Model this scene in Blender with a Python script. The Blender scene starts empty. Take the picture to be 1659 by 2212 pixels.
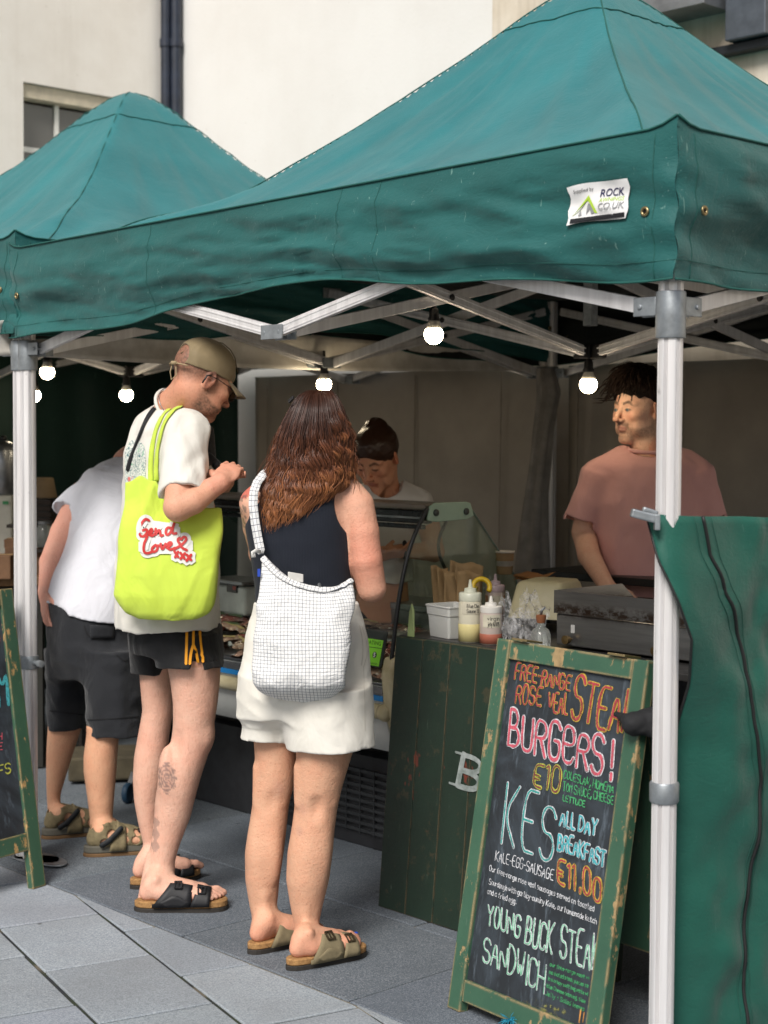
import bpy, math, random
import numpy as np
from mathutils import Vector, Matrix
from mathutils.bvhtree import BVHTree
random.seed(7)
RNG = np.random.default_rng(7)
C = bpy.context.scene.collection
SC = bpy.context.scene

# ---------------------------------------------------------------- camera, sky, sun, exposure
F, CX, CY, H = 3456., 829.5, 1106., 1.55          # the photograph measured on a 1659 x 2212 grid
PITCH, ROLL = math.radians(2.75), math.radians(0.3)
cam = bpy.data.cameras.new('camera')
cam.sensor_fit = 'HORIZONTAL'; cam.sensor_width = 24.0
cam.lens = 24.0 * F / 1659.0
cam.clip_start = 0.05; cam.clip_end = 400
camo = bpy.data.objects.new('camera', cam); C.objects.link(camo)
camo.location = (0, 0, H)
camo.rotation_euler = (math.radians(90) - PITCH, 0, 0)
camo.rotation_euler = (Matrix.Rotation(math.radians(90) - PITCH, 3, 'X') @ Matrix.Rotation(ROLL, 3, 'Z')).to_euler()
cam.dof.use_dof = True; cam.dof.focus_distance = 4.6; cam.dof.aperture_fstop = 3.6
SC.camera = camo

SUN_ELEV, SUN_AZ = math.radians(45), math.radians(200)   # azimuth of the sun, measured from +Y clockwise
w = bpy.data.worlds.new("World"); SC.world = w; w.use_nodes = True
wn = w.node_tree; bg = wn.nodes['Background']
sky = wn.nodes.new('ShaderNodeTexSky'); sky.sky_type = 'NISHITA'; sky.sun_disc = False
sky.sun_elevation = SUN_ELEV; sky.sun_rotation = SUN_AZ
sky.air_density = 1.0; sky.dust_density = 3.0; sky.ozone_density = 0.6
wn.links.new(sky.outputs[0], bg.inputs[0]); bg.inputs[1].default_value = 0.055
sl = bpy.data.lights.new('sun', 'SUN'); sl.energy = 2.15; sl.angle = math.radians(24); sl.color = (1.0, 0.965, 0.92)
so = bpy.data.objects.new('sun', sl); C.objects.link(so)
sd = Vector((math.sin(SUN_AZ) * math.cos(SUN_ELEV), math.cos(SUN_AZ) * math.cos(SUN_ELEV), math.sin(SUN_ELEV)))
so.rotation_euler = sd.to_track_quat('Z', 'Y').to_euler(); so.location = (0, -6, 12)
SC.view_settings.view_transform = 'Standard'; SC.view_settings.look = 'None'
SC.view_settings.exposure = 0.88; SC.view_settings.gamma = 1.0

# ---------------------------------------------------------------- measuring helpers
def ray(px, py):
    x = (px - CX) / F; y = -(py - CY) / F
    c, s = math.cos(ROLL), math.sin(ROLL)
    x, y = x * c - y * s, x * s + y * c
    cp, sp = math.cos(PITCH), math.sin(PITCH)
    return np.array([x, cp + y * sp, -sp + y * cp])
O = np.array([0, 0, H])
def P(px, py, Y):
    r = ray(px, py); return O + r * (Y / r[1])
def G(px, py, z=0.0):
    r = ray(px, py); return O + r * ((z - H) / r[2])
U = np.array([-.684, .7295, 0]); V = np.array([.7295, .684, 0]); R0 = np.array([.656, 3.69, 0])   # the tent's own axes
Z = np.array([0, 0, 1.0])
def UV(u, v, z=0.0): return R0 + u * U + v * V + np.array([0, 0, z])
def on_plane(px, py, p0, n):
    r = ray(px, py); return O + r * (np.dot(p0 - O, n) / np.dot(r, n))
def onv(px, py, v): return on_plane(px, py, UV(0, v), V)
def onu(px, py, u): return on_plane(px, py, UV(u, 0), U)
def nrm(a):
    a = np.asarray(a, float); return a / np.linalg.norm(a)
def lin(h):
    h = h.lstrip('#'); o = []
    for i in (0, 2, 4):
        c = int(h[i:i+2], 16) / 255; o.append(c / 12.92 if c <= .04045 else ((c + .055) / 1.055) ** 2.4)
    return tuple(o)

# ---------------------------------------------------------------- numeric noise
def vnoise(p, seed=0.0):
    p = np.asarray(p, np.float64); i = np.floor(p); f = p - i; f = f * f * (3 - 2 * f)
    def h(a, b, c):
        q = np.sin(a * 127.1 + b * 311.7 + c * 74.7 + seed * 17.13) * 43758.5453
        return q - np.floor(q)
    x, y, z = i[..., 0], i[..., 1], i[..., 2]; fx, fy, fz = f[..., 0], f[..., 1], f[..., 2]
    r = 0
    for a in (0, 1):
        for b in (0, 1):
            for c in (0, 1):
                r = r + h(x + a, y + b, z + c) * (fx if a else 1 - fx) * (fy if b else 1 - fy) * (fz if c else 1 - fz)
    return r * 2 - 1
def fbm(p, o=3, seed=0.0):
    p = np.asarray(p, np.float64); r = 0; a = 1.
    for k in range(o):
        r = r + a * vnoise(p * 2 ** k, seed + k * 3.7); a *= .5
    return r

# ---------------------------------------------------------------- materials
class NT:
    def __init__(s, name):
        s.m = bpy.data.materials.new(name); s.m.use_nodes = True
        s.t = s.m.node_tree; s.bsdf = s.t.nodes['Principled BSDF']; s.out = s.t.nodes['Material Output']
    def n(s, typ, ins=None, **props):
        nd = s.t.nodes.new('ShaderNode' + typ)
        for k, v in props.items(): setattr(nd, k, v)
        for k, v in (ins or {}).items(): s.set(nd.inputs[k], v)
        return nd
    def set(s, sock, v):
        if hasattr(v, 'node'): s.t.links.new(v, sock)
        elif isinstance(v, (tuple, list)) and len(v) == 3 and sock.type == 'RGBA': sock.default_value = (*v, 1)
        else: sock.default_value = v
    def b(s, **kw):
        for k, v in kw.items(): s.set(s.bsdf.inputs[k.replace('_', ' ')], v)
    def obj(s): return s.n('TexCoord').outputs['Object']
    def mapped(s, scale, src=None):
        return s.n('Mapping', {'Vector': src or s.obj(), 'Scale': scale}).outputs[0]
    def noise(s, scale, detail=4, rough=.55, src=None, dist=0):
        return s.n('TexNoise', {'Vector': src or s.obj(), 'Scale': scale, 'Detail': detail, 'Roughness': rough, 'Distortion': dist}).outputs[0]
    def ramp(s, fac, a, b, ca=(0, 0, 0), cb=(1, 1, 1)):
        r = s.n('ValToRGB', {'Fac': fac}); e = r.color_ramp.elements
        e[0].position = a; e[0].color = (*ca, 1); e[1].position = b; e[1].color = (*cb, 1); return r.outputs[0]
    def mix(s, fac, a, b, blend='MIX'):
        nd = s.n('Mix', data_type='RGBA', blend_type=blend)
        s.set(nd.inputs[0], fac); s.set(nd.inputs[6], a); s.set(nd.inputs[7], b); return nd.outputs[2]
    def math(s, op, a, b=0.0, clamp=False):
        nd = s.n('Math', operation=op, use_clamp=clamp); s.set(nd.inputs[0], a); s.set(nd.inputs[1], b); return nd.outputs[0]
    def attr(s, name='Col'): return s.n('Attribute', attribute_name=name).outputs['Color']
    def bump(s, h, strength=.3, dist=.01):
        s.b(Normal=s.n('Bump', {'Height': h, 'Strength': strength, 'Distance': dist}).outputs[0])

MATS = {}
def simple(name, c, rough=.6, metal=0.0, var=.12, nscale=14, bump=0.0, bscale=60, bdist=.004, spec=.5, c2=None, sheen=0, stretch=None):
    if name in MATS: return MATS[name]
    if isinstance(c, str): c = lin(c)
    if isinstance(c2, str): c2 = lin(c2)
    t = NT(name)
    src = t.mapped(stretch) if stretch else None
    c2 = c2 or tuple(max(0, x * (1 - var * 2.2)) for x in c); c1 = tuple(min(1, x * (1 + var)) for x in c)
    col = t.mix(t.ramp(t.noise(nscale, 5, .6, src), .3, .72), c2, c1)
    t.b(Base_Color=col, Roughness=rough, Metallic=metal, Specular_IOR_Level=spec)
    if sheen: t.b(Sheen_Weight=sheen)
    if rough > .12:
        rr = t.n('MapRange', {'Value': t.noise(nscale * 2.3, 3), 3: max(.05, rough - .1), 4: min(1, rough + .12)}); t.b(Roughness=rr.outputs[0])
    if bump: t.bump(t.noise(bscale, 4, .6, src), bump, bdist)
    MATS[name] = t.m; return t.m

def emis(name, c, s):
    t = NT(name); t.b(Base_Color=c, Emission_Color=c, Emission_Strength=s); return t.m

# ---------------------------------------------------------------- objects
ORG = {}
def thing(name, label, cat, loc=(0, 0, 0), group=None):
    o = bpy.data.objects.new(name, None); C.objects.link(o); o.empty_display_size = .1
    o.location = [float(a) for a in loc]; o['label'] = label; o['category'] = cat
    if group: o['group'] = group
    ORG[o.name] = np.array(loc, float); return o
def tag(o, label, cat, group=None, kind=None):
    if label: o['label'] = label
    if cat: o['category'] = cat
    if group: o['group'] = group
    if kind: o['kind'] = kind
    return o
def mesh_obj(name, verts, faces, mat, parent=None, smooth=False, col=None, vec=None, bevel=0, mats=None, midx=None, org=None):
    verts = np.asarray(verts, np.float64)
    if parent is not None: org = ORG[parent.name]
    elif org is None:
        org = np.array([verts[:, 0].mean(), verts[:, 1].mean(), verts[:, 2].min()])
    org = np.asarray(org, float)
    me = bpy.data.meshes.new(name)
    if isinstance(faces, np.ndarray) and faces.ndim == 2:
        n, m, q = len(verts), len(faces), faces.shape[1]
        me.vertices.add(n); me.vertices.foreach_set('co', (verts - org).astype(np.float32).ravel())
        me.loops.add(m * q); me.loops.foreach_set('vertex_index', faces.astype(np.int32).ravel())
        me.polygons.add(m); me.polygons.foreach_set('loop_start', np.arange(0, m * q, q, dtype=np.int32))
        me.update(calc_edges=True); me.validate()
    else:
        me.from_pydata((verts - org).tolist(), [], [list(map(int, f)) for f in faces])
    for m_ in (mats or [mat]): me.materials.append(m_)
    if midx is not None: me.polygons.foreach_set('material_index', np.asarray(midx, np.int32))
    if smooth: me.polygons.foreach_set('use_smooth', [True] * len(me.polygons))
    if col is not None:
        a = me.color_attributes.new('Col', 'FLOAT_COLOR', 'POINT')
        cc = np.ones((len(verts), 4), np.float32); cc[:, :3] = col; a.data.foreach_set('color', cc.ravel())
    if vec is not None:
        a = me.attributes.new('Map', 'FLOAT_VECTOR', 'POINT'); a.data.foreach_set('vector', np.asarray(vec, np.float32).ravel())
    me.update()
    o = bpy.data.objects.new(name, me); C.objects.link(o)
    if parent is not None: o.parent = parent
    else: o.location = org.tolist()
    ORG[o.name] = org
    if bevel:
        b = o.modifiers.new('bevel', 'BEVEL'); b.width = bevel; b.segments = 2; b.limit_method = 'ANGLE'; b.angle_limit = math.radians(40)
        b.harden_normals = False
    return o

class MB:
    def __init__(s): s.v = []; s.f = []; s.c = []
    def add(s, verts, faces, col=None):
        o = len(s.v); s.v += [list(map(float, a)) for a in verts]; s.f += [[i + o for i in f] for f in faces]
        s.c += [col or (1, 1, 1)] * len(verts); return s
    def box(s, c, ax, ay, az, col=None):
        """centre and three half-extent vectors"""
        c, ax, ay, az = [np.asarray(a, float) for a in (c, ax, ay, az)]
        if np.dot(np.cross(ax, ay), az) < 0: az = -az
        vs = [c + i * ax + j * ay + k * az for k in (-1, 1) for j in (-1, 1) for i in (-1, 1)]
        return s.add(vs, [[0, 2, 3, 1], [4, 5, 7, 6], [0, 1, 5, 4], [2, 6, 7, 3], [0, 4, 6, 2], [1, 3, 7, 5]], col)
    def uvbox(s, u0, u1, v0, v1, z0, z1, col=None):
        return s.box(UV((u0 + u1) / 2, (v0 + v1) / 2, (z0 + z1) / 2), U * (u1 - u0) / 2, V * (v1 - v0) / 2, Z * (z1 - z0) / 2, col)
    def bar(s, p, q, w, h, up=Z, col=None):
        p, q = np.asarray(p, float), np.asarray(q, float); d = q - p; L = np.linalg.norm(d); d /= L
        side = np.cross(d, up); side /= np.linalg.norm(side); upv = np.cross(side, d)
        return s.box((p + q) / 2, d * L / 2, side * w / 2, upv * h / 2, col)
    def tube(s, pts, rad, n=8, cap=True, col=None, flat=1.0):
        pts = np.asarray(pts, float); m = len(pts); rad = np.full(m, rad) if np.isscalar(rad) else np.asarray(rad, float)
        tan = np.gradient(pts, axis=0); tan /= np.linalg.norm(tan, axis=1)[:, None] + 1e-12
        ref = np.array([0, 0, 1.]) if abs(tan[0][2]) < .9 else np.array([1., 0, 0])
        a = np.cross(tan[0], ref); a /= np.linalg.norm(a); vs = []
        for i in range(m):
            a = a - tan[i] * np.dot(a, tan[i]); a /= np.linalg.norm(a); b = np.cross(tan[i], a)
            for k in range(n):
                t = 2 * math.pi * k / n; vs.append(pts[i] + rad[i] * (math.cos(t) * a + flat * math.sin(t) * b))
        fs = [[i * n + k, i * n + (k + 1) % n, (i + 1) * n + (k + 1) % n, (i + 1) * n + k] for i in range(m - 1) for k in range(n)]
        if cap: fs += [list(range(n))[::-1], [(m - 1) * n + k for k in range(n)]]
        return s.add(vs, fs, col)
    def lathe(s, c, prof, n=24, axis=Z, col=None):
        c = np.asarray(c, float); axis = nrm(axis); ref = np.array([1., 0, 0]) if abs(axis[0]) < .9 else np.array([0, 1., 0])
        a = nrm(np.cross(axis, ref)); b = np.cross(axis, a)
        vs = [c + axis * z + r * (math.cos(2 * math.pi * k / n) * a + math.sin(2 * math.pi * k / n) * b) for r, z in prof for k in range(n)]
        m = len(prof)
        fs = [[i * n + k, i * n + (k + 1) % n, (i + 1) * n + (k + 1) % n, (i + 1) * n + k] for i in range(m - 1) for k in range(n)]
        if prof[0][0] > 1e-6: fs.append(list(range(n))[::-1])
        if prof[-1][0] > 1e-6: fs.append([(m - 1) * n + k for k in range(n)])
        return s.add(vs, fs, col)
    def prism(s, poly, o, ax, ay, n, h, col=None):
        """2-D polygon (counter-clockwise) in plane o,ax,ay extruded by h along n"""
        o, ax, ay, n = [np.asarray(a, float) for a in (o, ax, ay, n)]; k = len(poly)
        lo = [o + x * ax + y * ay for x, y in poly]; hi = [p + n * h for p in lo]
        return s.add(lo + hi, [list(range(k))[::-1], list(range(k, 2 * k))] + [[i, (i + 1) % k, k + (i + 1) % k, k + i] for i in range(k)], col)
    def grid(s, nu, nv, fn, thick=None, col=None):
        vs = [fn(i / nu, j / nv) for j in range(nv + 1) for i in range(nu + 1)]
        return s.add(vs, [[j * (nu + 1) + i, j * (nu + 1) + i + 1, (j + 1) * (nu + 1) + i + 1, (j + 1) * (nu + 1) + i] for j in range(nv) for i in range(nu)], col)
    def build(s, name, mat, parent=None, smooth=False, bevel=0, col=False, solid=0, org=None, auto=None):
        o = mesh_obj(name, s.v, s.f, mat, parent, smooth, np.array(s.c) if col else None, None, bevel, org=org)
        if solid:
            m = o.modifiers.new('solid', 'SOLIDIFY'); m.thickness = solid; m.offset = 0
        if auto:
            me = o.data; me.polygons.foreach_set('use_smooth', [True] * len(me.polygons)); me.set_sharp_from_angle(angle=math.radians(auto))
        return o

# ---------------------------------------------------------------- signed-distance modelling: one continuous skin per body
def smooth_rows(zs, cols, m=160, k=9):
    zs = np.asarray(zs, float); o = np.argsort(zs); zs = zs[o]
    zz = np.linspace(zs[0], zs[-1], m); out = []
    ker = np.hanning(k + 2)[1:-1]; ker /= ker.sum()
    for c in cols:
        c = np.asarray(c, float)[o]; y = np.interp(zz, zs, c); yp = np.pad(y, k // 2, mode='reflect', reflect_type='odd')
        out.append(np.convolve(yp, ker, 'valid'))
    return zz, out
class SDF:
    def __init__(s, lo, hi, h):
        s.lo = np.asarray(lo, float); s.h = h
        n = np.ceil((np.asarray(hi, float) - s.lo) / h).astype(int) + 1
        s.ax = [s.lo[i] + h * np.arange(n[i]) for i in range(3)]; s.D = np.full(n, .06, np.float32)
    def _sl(s, lo, hi, pad):
        sl = []
        for i in range(3):
            a = int(max(0, math.floor((lo[i] - pad - s.lo[i]) / s.h))); b = int(min(len(s.ax[i]), math.ceil((hi[i] + pad - s.lo[i]) / s.h) + 1))
            if b <= a: return None
            sl.append(slice(a, b))
        X = s.ax[0][sl[0]][:, None, None]; Y = s.ax[1][sl[1]][None, :, None]; Zz = s.ax[2][sl[2]][None, None, :]
        return tuple(sl), X, Y, Zz
    def op(s, lo, hi, k, fn, sub=False):
        r = s._sl(lo, hi, k + .02)
        if r is None: return s
        sl, X, Y, Zz = r; a = s.D[sl]; b = np.broadcast_to(fn(X, Y, Zz), a.shape).astype(np.float32)
        if sub:
            b = -b; k = max(k, 1e-5); h = np.clip(.5 - .5 * (a - b) / k, 0, 1); s.D[sl] = a * (1 - h) + b * h + k * h * (1 - h)
        else:
            k = max(k, 1e-5); h = np.clip(.5 + .5 * (a - b) / k, 0, 1); s.D[sl] = a * (1 - h) + b * h - k * h * (1 - h)
        return s
    def cone(s, p0, p1, r0, r1, k=.02, sub=False):
        p0, p1 = np.asarray(p0, float), np.asarray(p1, float); d = p1 - p0; L2 = max(1e-9, d @ d); r = max(r0, r1)
        def fn(X, Y, Zz):
            t = np.clip(((X - p0[0]) * d[0] + (Y - p0[1]) * d[1] + (Zz - p0[2]) * d[2]) / L2, 0, 1)
            return np.sqrt((X - p0[0] - t * d[0]) ** 2 + (Y - p0[1] - t * d[1]) ** 2 + (Zz - p0[2] - t * d[2]) ** 2) - (r0 + (r1 - r0) * t)
        return s.op(np.minimum(p0, p1) - r, np.maximum(p0, p1) + r, k, fn, sub)
    def chain(s, pts, rad, k=.02):
        ps = [np.asarray(p, float) for p in pts]; r = max(rad)
        def fn(X, Y, Zz):
            o = None
            for i in range(len(ps) - 1):
                p0, d = ps[i], ps[i + 1] - ps[i]; t = np.clip(((X - p0[0]) * d[0] + (Y - p0[1]) * d[1] + (Zz - p0[2]) * d[2]) / max(1e-9, d @ d), 0, 1)
                q = np.sqrt((X - p0[0] - t * d[0]) ** 2 + (Y - p0[1] - t * d[1]) ** 2 + (Zz - p0[2] - t * d[2]) ** 2) - (rad[i] + (rad[i + 1] - rad[i]) * t)
                if o is None: o = q
                else:
                    h = np.clip(.5 + .5 * (o - q) / .006, 0, 1); o = o * (1 - h) + q * h - .006 * h * (1 - h)
            return o
        return s.op(np.min(ps, 0) - r, np.max(ps, 0) + r, k, fn)
    def ell(s, c, r, M=None, k=.02, sub=False):
        """ellipsoid; M columns are its axes"""
        c = np.asarray(c, float); r = np.asarray(r, float); M = np.eye(3) if M is None else np.asarray(M)
        e = np.sqrt(((M * r) ** 2).sum(1)); mn = r.min()
        def fn(X, Y, Zz):
            q = 0; q2 = 0
            for i in range(3):
                l = ((X - c[0]) * M[0, i] + (Y - c[1]) * M[1, i] + (Zz - c[2]) * M[2, i])
                q = q + (l / r[i]) ** 2; q2 = q2 + (l / r[i] ** 2) ** 2
            k0 = np.sqrt(q); return k0 * (k0 - 1) / np.maximum(np.sqrt(q2), 1e-6)
        return s.op(c - e, c + e, k, fn, sub)
    def stack(s, zs, cx, cy, a, b, k=.02, sub=False, yaw=0.0, n=2.0, grow=0.0, ret=False):
        zz, (cx, cy, a, b) = smooth_rows(zs, [cx, cy, a, b]); a = a + grow; b = b + grow
        ca, sa = math.cos(yaw), math.sin(yaw); m = max(a.max(), b.max())
        def fn(X, Y, Zz):
            z = np.asarray(Zz).ravel(); I = lambda q: np.interp(z, zz, q)[None, None, :]
            A, B = I(a), I(b); dx = X - I(cx); dy = Y - I(cy)
            lx = (dx * ca + dy * sa); ly = (-dx * sa + dy * ca)
            q = (np.abs(lx / A) ** n + np.abs(ly / B) ** n) ** (1 / n)
            g = np.sqrt((lx / A ** 2) ** 2 + (ly / B ** 2) ** 2) if n == 2 else None
            g2 = None if n == 2 else np.sqrt(((np.abs(lx) / A) ** (n - 1) / A) ** 2 + ((np.abs(ly) / B) ** (n - 1) / B) ** 2) * np.maximum(q, 1e-3) ** (1 - n)
            d = q * (q - 1) / np.maximum(g, 1e-6) if n == 2 else (q - 1) / np.maximum(g2, 1e-3)
            return np.maximum(d, np.maximum(Zz - zz[-1], zz[0] - Zz))
        lo = np.array([cx.min() - m, cy.min() - m, zz[0]]); hi = np.array([cx.max() + m, cy.max() + m, zz[-1]])
        return s.op(lo, hi, k, fn, sub)
    def cut(s, p, n, k=.004):
        """keep the side n points away from"""
        p, n = np.asarray(p, float), nrm(n)
        X, Y, Zz = s.ax[0][:, None, None], s.ax[1][None, :, None], s.ax[2][None, None, :]
        b = ((X - p[0]) * n[0] + (Y - p[1]) * n[1] + (Zz - p[2]) * n[2]).astype(np.float32)
        a = s.D; h = np.clip(.5 - .5 * (a - b) / k, 0, 1); s.D = a * (1 - h) + b * h + k * h * (1 - h); return s
    def warp(s, fn):
        """add fn(points) to the distance near the surface"""
        ii = np.argwhere(np.abs(s.D) < .03); p = s.lo + ii * s.h
        s.D[ii[:, 0], ii[:, 1], ii[:, 2]] += fn(p).astype(np.float32); return s
    def mesh(s, it=1):
        D = s.D; D[[0, -1]] = .05; D[:, [0, -1]] = .05; D[:, :, [0, -1]] = .05
        S = D < 0; n = np.array(D.shape)
        c = S[:-1, :-1, :-1].astype(np.int8)
        cnt = np.zeros(n - 1, np.int8)
        for i in (0, 1):
            for j in (0, 1):
                for k in (0, 1): cnt += S[i:n[0] - 1 + i, j:n[1] - 1 + j, k:n[2] - 1 + k]
        act = (cnt > 0) & (cnt < 8); idx = np.argwhere(act); ids = np.full(n - 1, -1, np.int32); ids[act] = np.arange(len(idx))
        val = {}
        for i in (0, 1):
            for j in (0, 1):
                for k in (0, 1): val[i, j, k] = D[idx[:, 0] + i, idx[:, 1] + j, idx[:, 2] + k]
        acc = np.zeros((len(idx), 3)); w = np.zeros(len(idx))
        for a in range(3):
            for p in (0, 1):
                for q in (0, 1):
                    e0 = [0, 0, 0]; o = [x for x in range(3) if x != a]; e0[o[0]] = p; e0[o[1]] = q; e1 = list(e0); e1[a] = 1
                    v0, v1 = val[tuple(e0)], val[tuple(e1)]; x = (v0 < 0) != (v1 < 0)
                    t = np.where(x, v0 / np.where(x, v0 - v1, 1), 0); pt = np.zeros((len(idx), 3)); pt[:, o[0]] = p; pt[:, o[1]] = q; pt[:, a] = t
                    acc += pt * x[:, None]; w += x
        vs = s.lo + (idx + acc / w[:, None]) * s.h; fs = []
        for a in range(3):
            sh = [slice(None)] * 3; sa = list(sh); sb = list(sh); sa[a] = slice(0, -1); sb[a] = slice(1, None)
            A, B = S[tuple(sa)], S[tuple(sb)]; o1, o2 = (a + 1) % 3, (a + 2) % 3
            e = np.argwhere(A != B); e = e[(e[:, o1] > 0) & (e[:, o2] > 0) & (e[:, o1] < n[o1] - 1) & (e[:, o2] < n[o2] - 1)]
            ins = A[e[:, 0], e[:, 1], e[:, 2]]
            def g(d1, d2):
                q = e.copy(); q[:, o1] += d1; q[:, o2] += d2; return ids[q[:, 0], q[:, 1], q[:, 2]]
            q = np.stack([g(-1, -1), g(0, -1), g(0, 0), g(-1, 0)], 1)
            q[~ins] = q[~ins][:, ::-1]; fs.append(q)
        fs = np.concatenate(fs)
        for _ in range(it):
            acc = np.zeros_like(vs); cn = np.zeros(len(vs))
            for k in range(4):
                a_, b_ = fs[:, k], fs[:, (k + 1) % 4]
                for d in range(3): acc[:, d] += np.bincount(a_, vs[b_, d], len(vs)) + np.bincount(b_, vs[a_, d], len(vs))
                cn += np.bincount(a_, minlength=len(vs)) + np.bincount(b_, minlength=len(vs))
            vs = vs * .5 + .5 * acc / np.maximum(cn, 1)[:, None]
        return vs, fs
def vnormals(vs, fs):
    n = np.cross(vs[fs[:, 2]] - vs[fs[:, 0]], vs[fs[:, 3]] - vs[fs[:, 1]]); N = np.zeros_like(vs)
    for k in range(4):
        for d in range(3): N[:, d] += np.bincount(fs[:, k], n[:, d], len(vs))
    return N / (np.linalg.norm(N, axis=1)[:, None] + 1e-12)
def rows_px(rows, Y):
    """(py, xl, xr[, Y]) measured on the photograph -> z, cx, cy, half width"""
    z, cx, cy, a = [], [], [], []
    for r in rows:
        y = r[3] if len(r) > 3 else Y
        l, q = P(r[1], r[0], y), P(r[2], r[0], y); z.append(l[2]); cx.append((l[0] + q[0]) / 2); a.append((q[0] - l[0]) / 2); cy.append(y)
    return z, cx, cy, a
def merge(parts):
    vs, fs, o = [], [], 0
    for v, f in parts: vs.append(v); fs.append(f + o); o += len(v)
    return np.concatenate(vs), np.concatenate(fs)

# ---------------------------------------------------------------- hand lettering: a small single-stroke alphabet
GL = {'A': "02 28 42;14 34", 'B': "02 08;08 28 37 36 25 05;25 35 44 43 32 02", 'C': "47 38 18 07 03 12 32 43", 'D': "02 08;08 28 46 44 22 02",
 'E': "48 08 02 42;05 35", 'F': "48 08 02;05 35", 'G': "47 38 18 07 03 12 32 43 45 25", 'H': "02 08;42 48;05 45", 'I': "12 18", 'J': "38 33 22 12 03",
 'K': "02 08;48 05 42", 'L': "08 02 32", 'M': "02 08 25 48 42", 'N': "02 08 42 48", 'O': "18 06 04 12 32 44 46 38 18", 'P': "02 08 38 47 46 35 05",
 'R': "02 08 38 47 46 35 05;25 42", 'S': "47 38 18 07 06 15 35 44 43 32 12 03", 'T': "08 48;28 22", 'U': "08 03 12 32 43 48", 'V': "08 22 48",
 'W': "08 12 26 32 48", 'X': "02 48;08 42", 'Y': "08 25 48;25 22", 'Z': "08 48 02 42",
 'a': "36 16 05 03 12 33;36 32", 'b': "08 02;05 16 26 35 33 22 02", 'c': "35 26 16 05 03 12 22 33", 'd': "38 32;36 16 05 03 12 22 33",
 'e': "04 34 35 26 16 05 03 12 32", 'f': "38 28 17 12;06 26", 'g': "36 31 20 00;36 16 05 03 12 32", 'h': "08 02;05 16 26 35 32", 'i': "12 16;17 18",
 'j': "26 21 10 00;27 28", 'k': "08 02;36 04 32", 'l': "18 13 22", 'm': "02 06;05 16 25 22;25 36 45 42", 'n': "02 06;05 16 26 35 32",
 'o': "16 05 03 12 22 33 35 26 16", 'p': "00 06;05 16 26 35 33 22 03", 'r': "02 06;04 16 26", 's': "35 26 06 05 14 24 33 22 02", 't': "18 13 22 32;06 36",
 'u': "06 03 12 22 33;36 32", 'v': "06 12 26", 'w': "06 12 25 32 46", 'x': "02 36;06 32", 'y': "06 13;36 10 00", 'z': "06 36 02 32",
 '0': "18 07 03 12 22 33 37 28 18", '1': "07 18 12", '2': "07 18 28 37 36 02 32", '3': "08 38 15 34 33 22 02", '4': "28 04 34;26 22",
 '5': "38 08 05 25 34 33 22 02", '7': "08 38 12", '6': "28 05 03 12 22 33 34 25 05", '9': "32 37 28 18 07 06 15 36",
 '€': "38 18 07 03 12 32;05 25;04 24", '!': "28 24;23 22", '-': "05 25", ',': "13 01", '.': "12 13", '+': "05 35;13 27", '/': "02 38", '@': "05 45 47 38 18 07 03 12 32 43", '|': "02 08"}
def chaikin(p):
    p = np.asarray(p, float)
    if len(p) < 3: return p
    o = [p[0]]
    for a, b in zip(p[:-1], p[1:]): o += [a * .75 + b * .25, a * .25 + b * .75]
    return np.array(o + [p[-1]])
def strokes(text, gap=1.3, jit=.12, rnd=True):
    out, x = [], 0.0
    for ch in text:
        if ch == ' ': x += 2.2; continue
        g = GL[ch]; wd = 0; jx = random.uniform(-jit, jit); sk = random.uniform(-.03, .03); sy = 1 + random.uniform(-jit, jit) * .35
        for st in g.split(';'):
            p = np.array([[int(a[0]), int(a[1]) - 2] for a in st.split()], float); wd = max(wd, p[:, 0].max())
            if len(p) > 2 and rnd: p = chaikin(chaikin(p))
            p[:, 1] = p[:, 1] * sy + jx; p[:, 0] += x + p[:, 1] * sk; out.append(p)
        x += wd + gap
    return out, max(x - gap, .5)
def ribbon(mb, pts, w, n, off, col=None, rough=0.0):
    """flat brush stroke through 3-D points on a surface with normal n"""
    pts = np.asarray(pts, float); m = len(pts); N = np.broadcast_to(np.asarray(n, float), (m, 3))
    tan = np.gradient(pts, axis=0); tan /= np.linalg.norm(tan, axis=1)[:, None] + 1e-9
    sd_ = np.cross(N, tan); sd_ /= np.linalg.norm(sd_, axis=1)[:, None] + 1e-9
    if rough: sd_ = sd_ * (1 + rough * vnoise(pts * 90.0, float(m)))[:, None]
    q = pts + N * off; vs = []
    e0 = q[0] - tan[0] * w * .42; e1 = q[-1] + tan[-1] * w * .42
    vs.append(e0 + sd_[0] * w * .28); vs.append(e0 - sd_[0] * w * .28)
    for i in range(m): vs += [q[i] + sd_[i] * w / 2, q[i] - sd_[i] * w / 2]
    vs.append(e1 + sd_[-1] * w * .28); vs.append(e1 - sd_[-1] * w * .28)
    mb.add(vs, [[2 * i, 2 * i + 1, 2 * i + 3, 2 * i + 2] for i in range(m + 1)], col)
def write(mb, text, o, xv, yv, n, w, off, col=None, gap=1.3, jit=.12, fit=None, step=4e-5):
    """o, xv, yv: baseline origin and the vectors of the whole line's width and of the cap height"""
    st, wd = strokes(text, gap, jit); k = 0
    for p in st:
        q = o + np.outer(p[:, 0] / wd, xv) + np.outer(p[:, 1] / 6, yv); ribbon(mb, q, w, n, off + k * step, col, .38); k += 1
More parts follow.
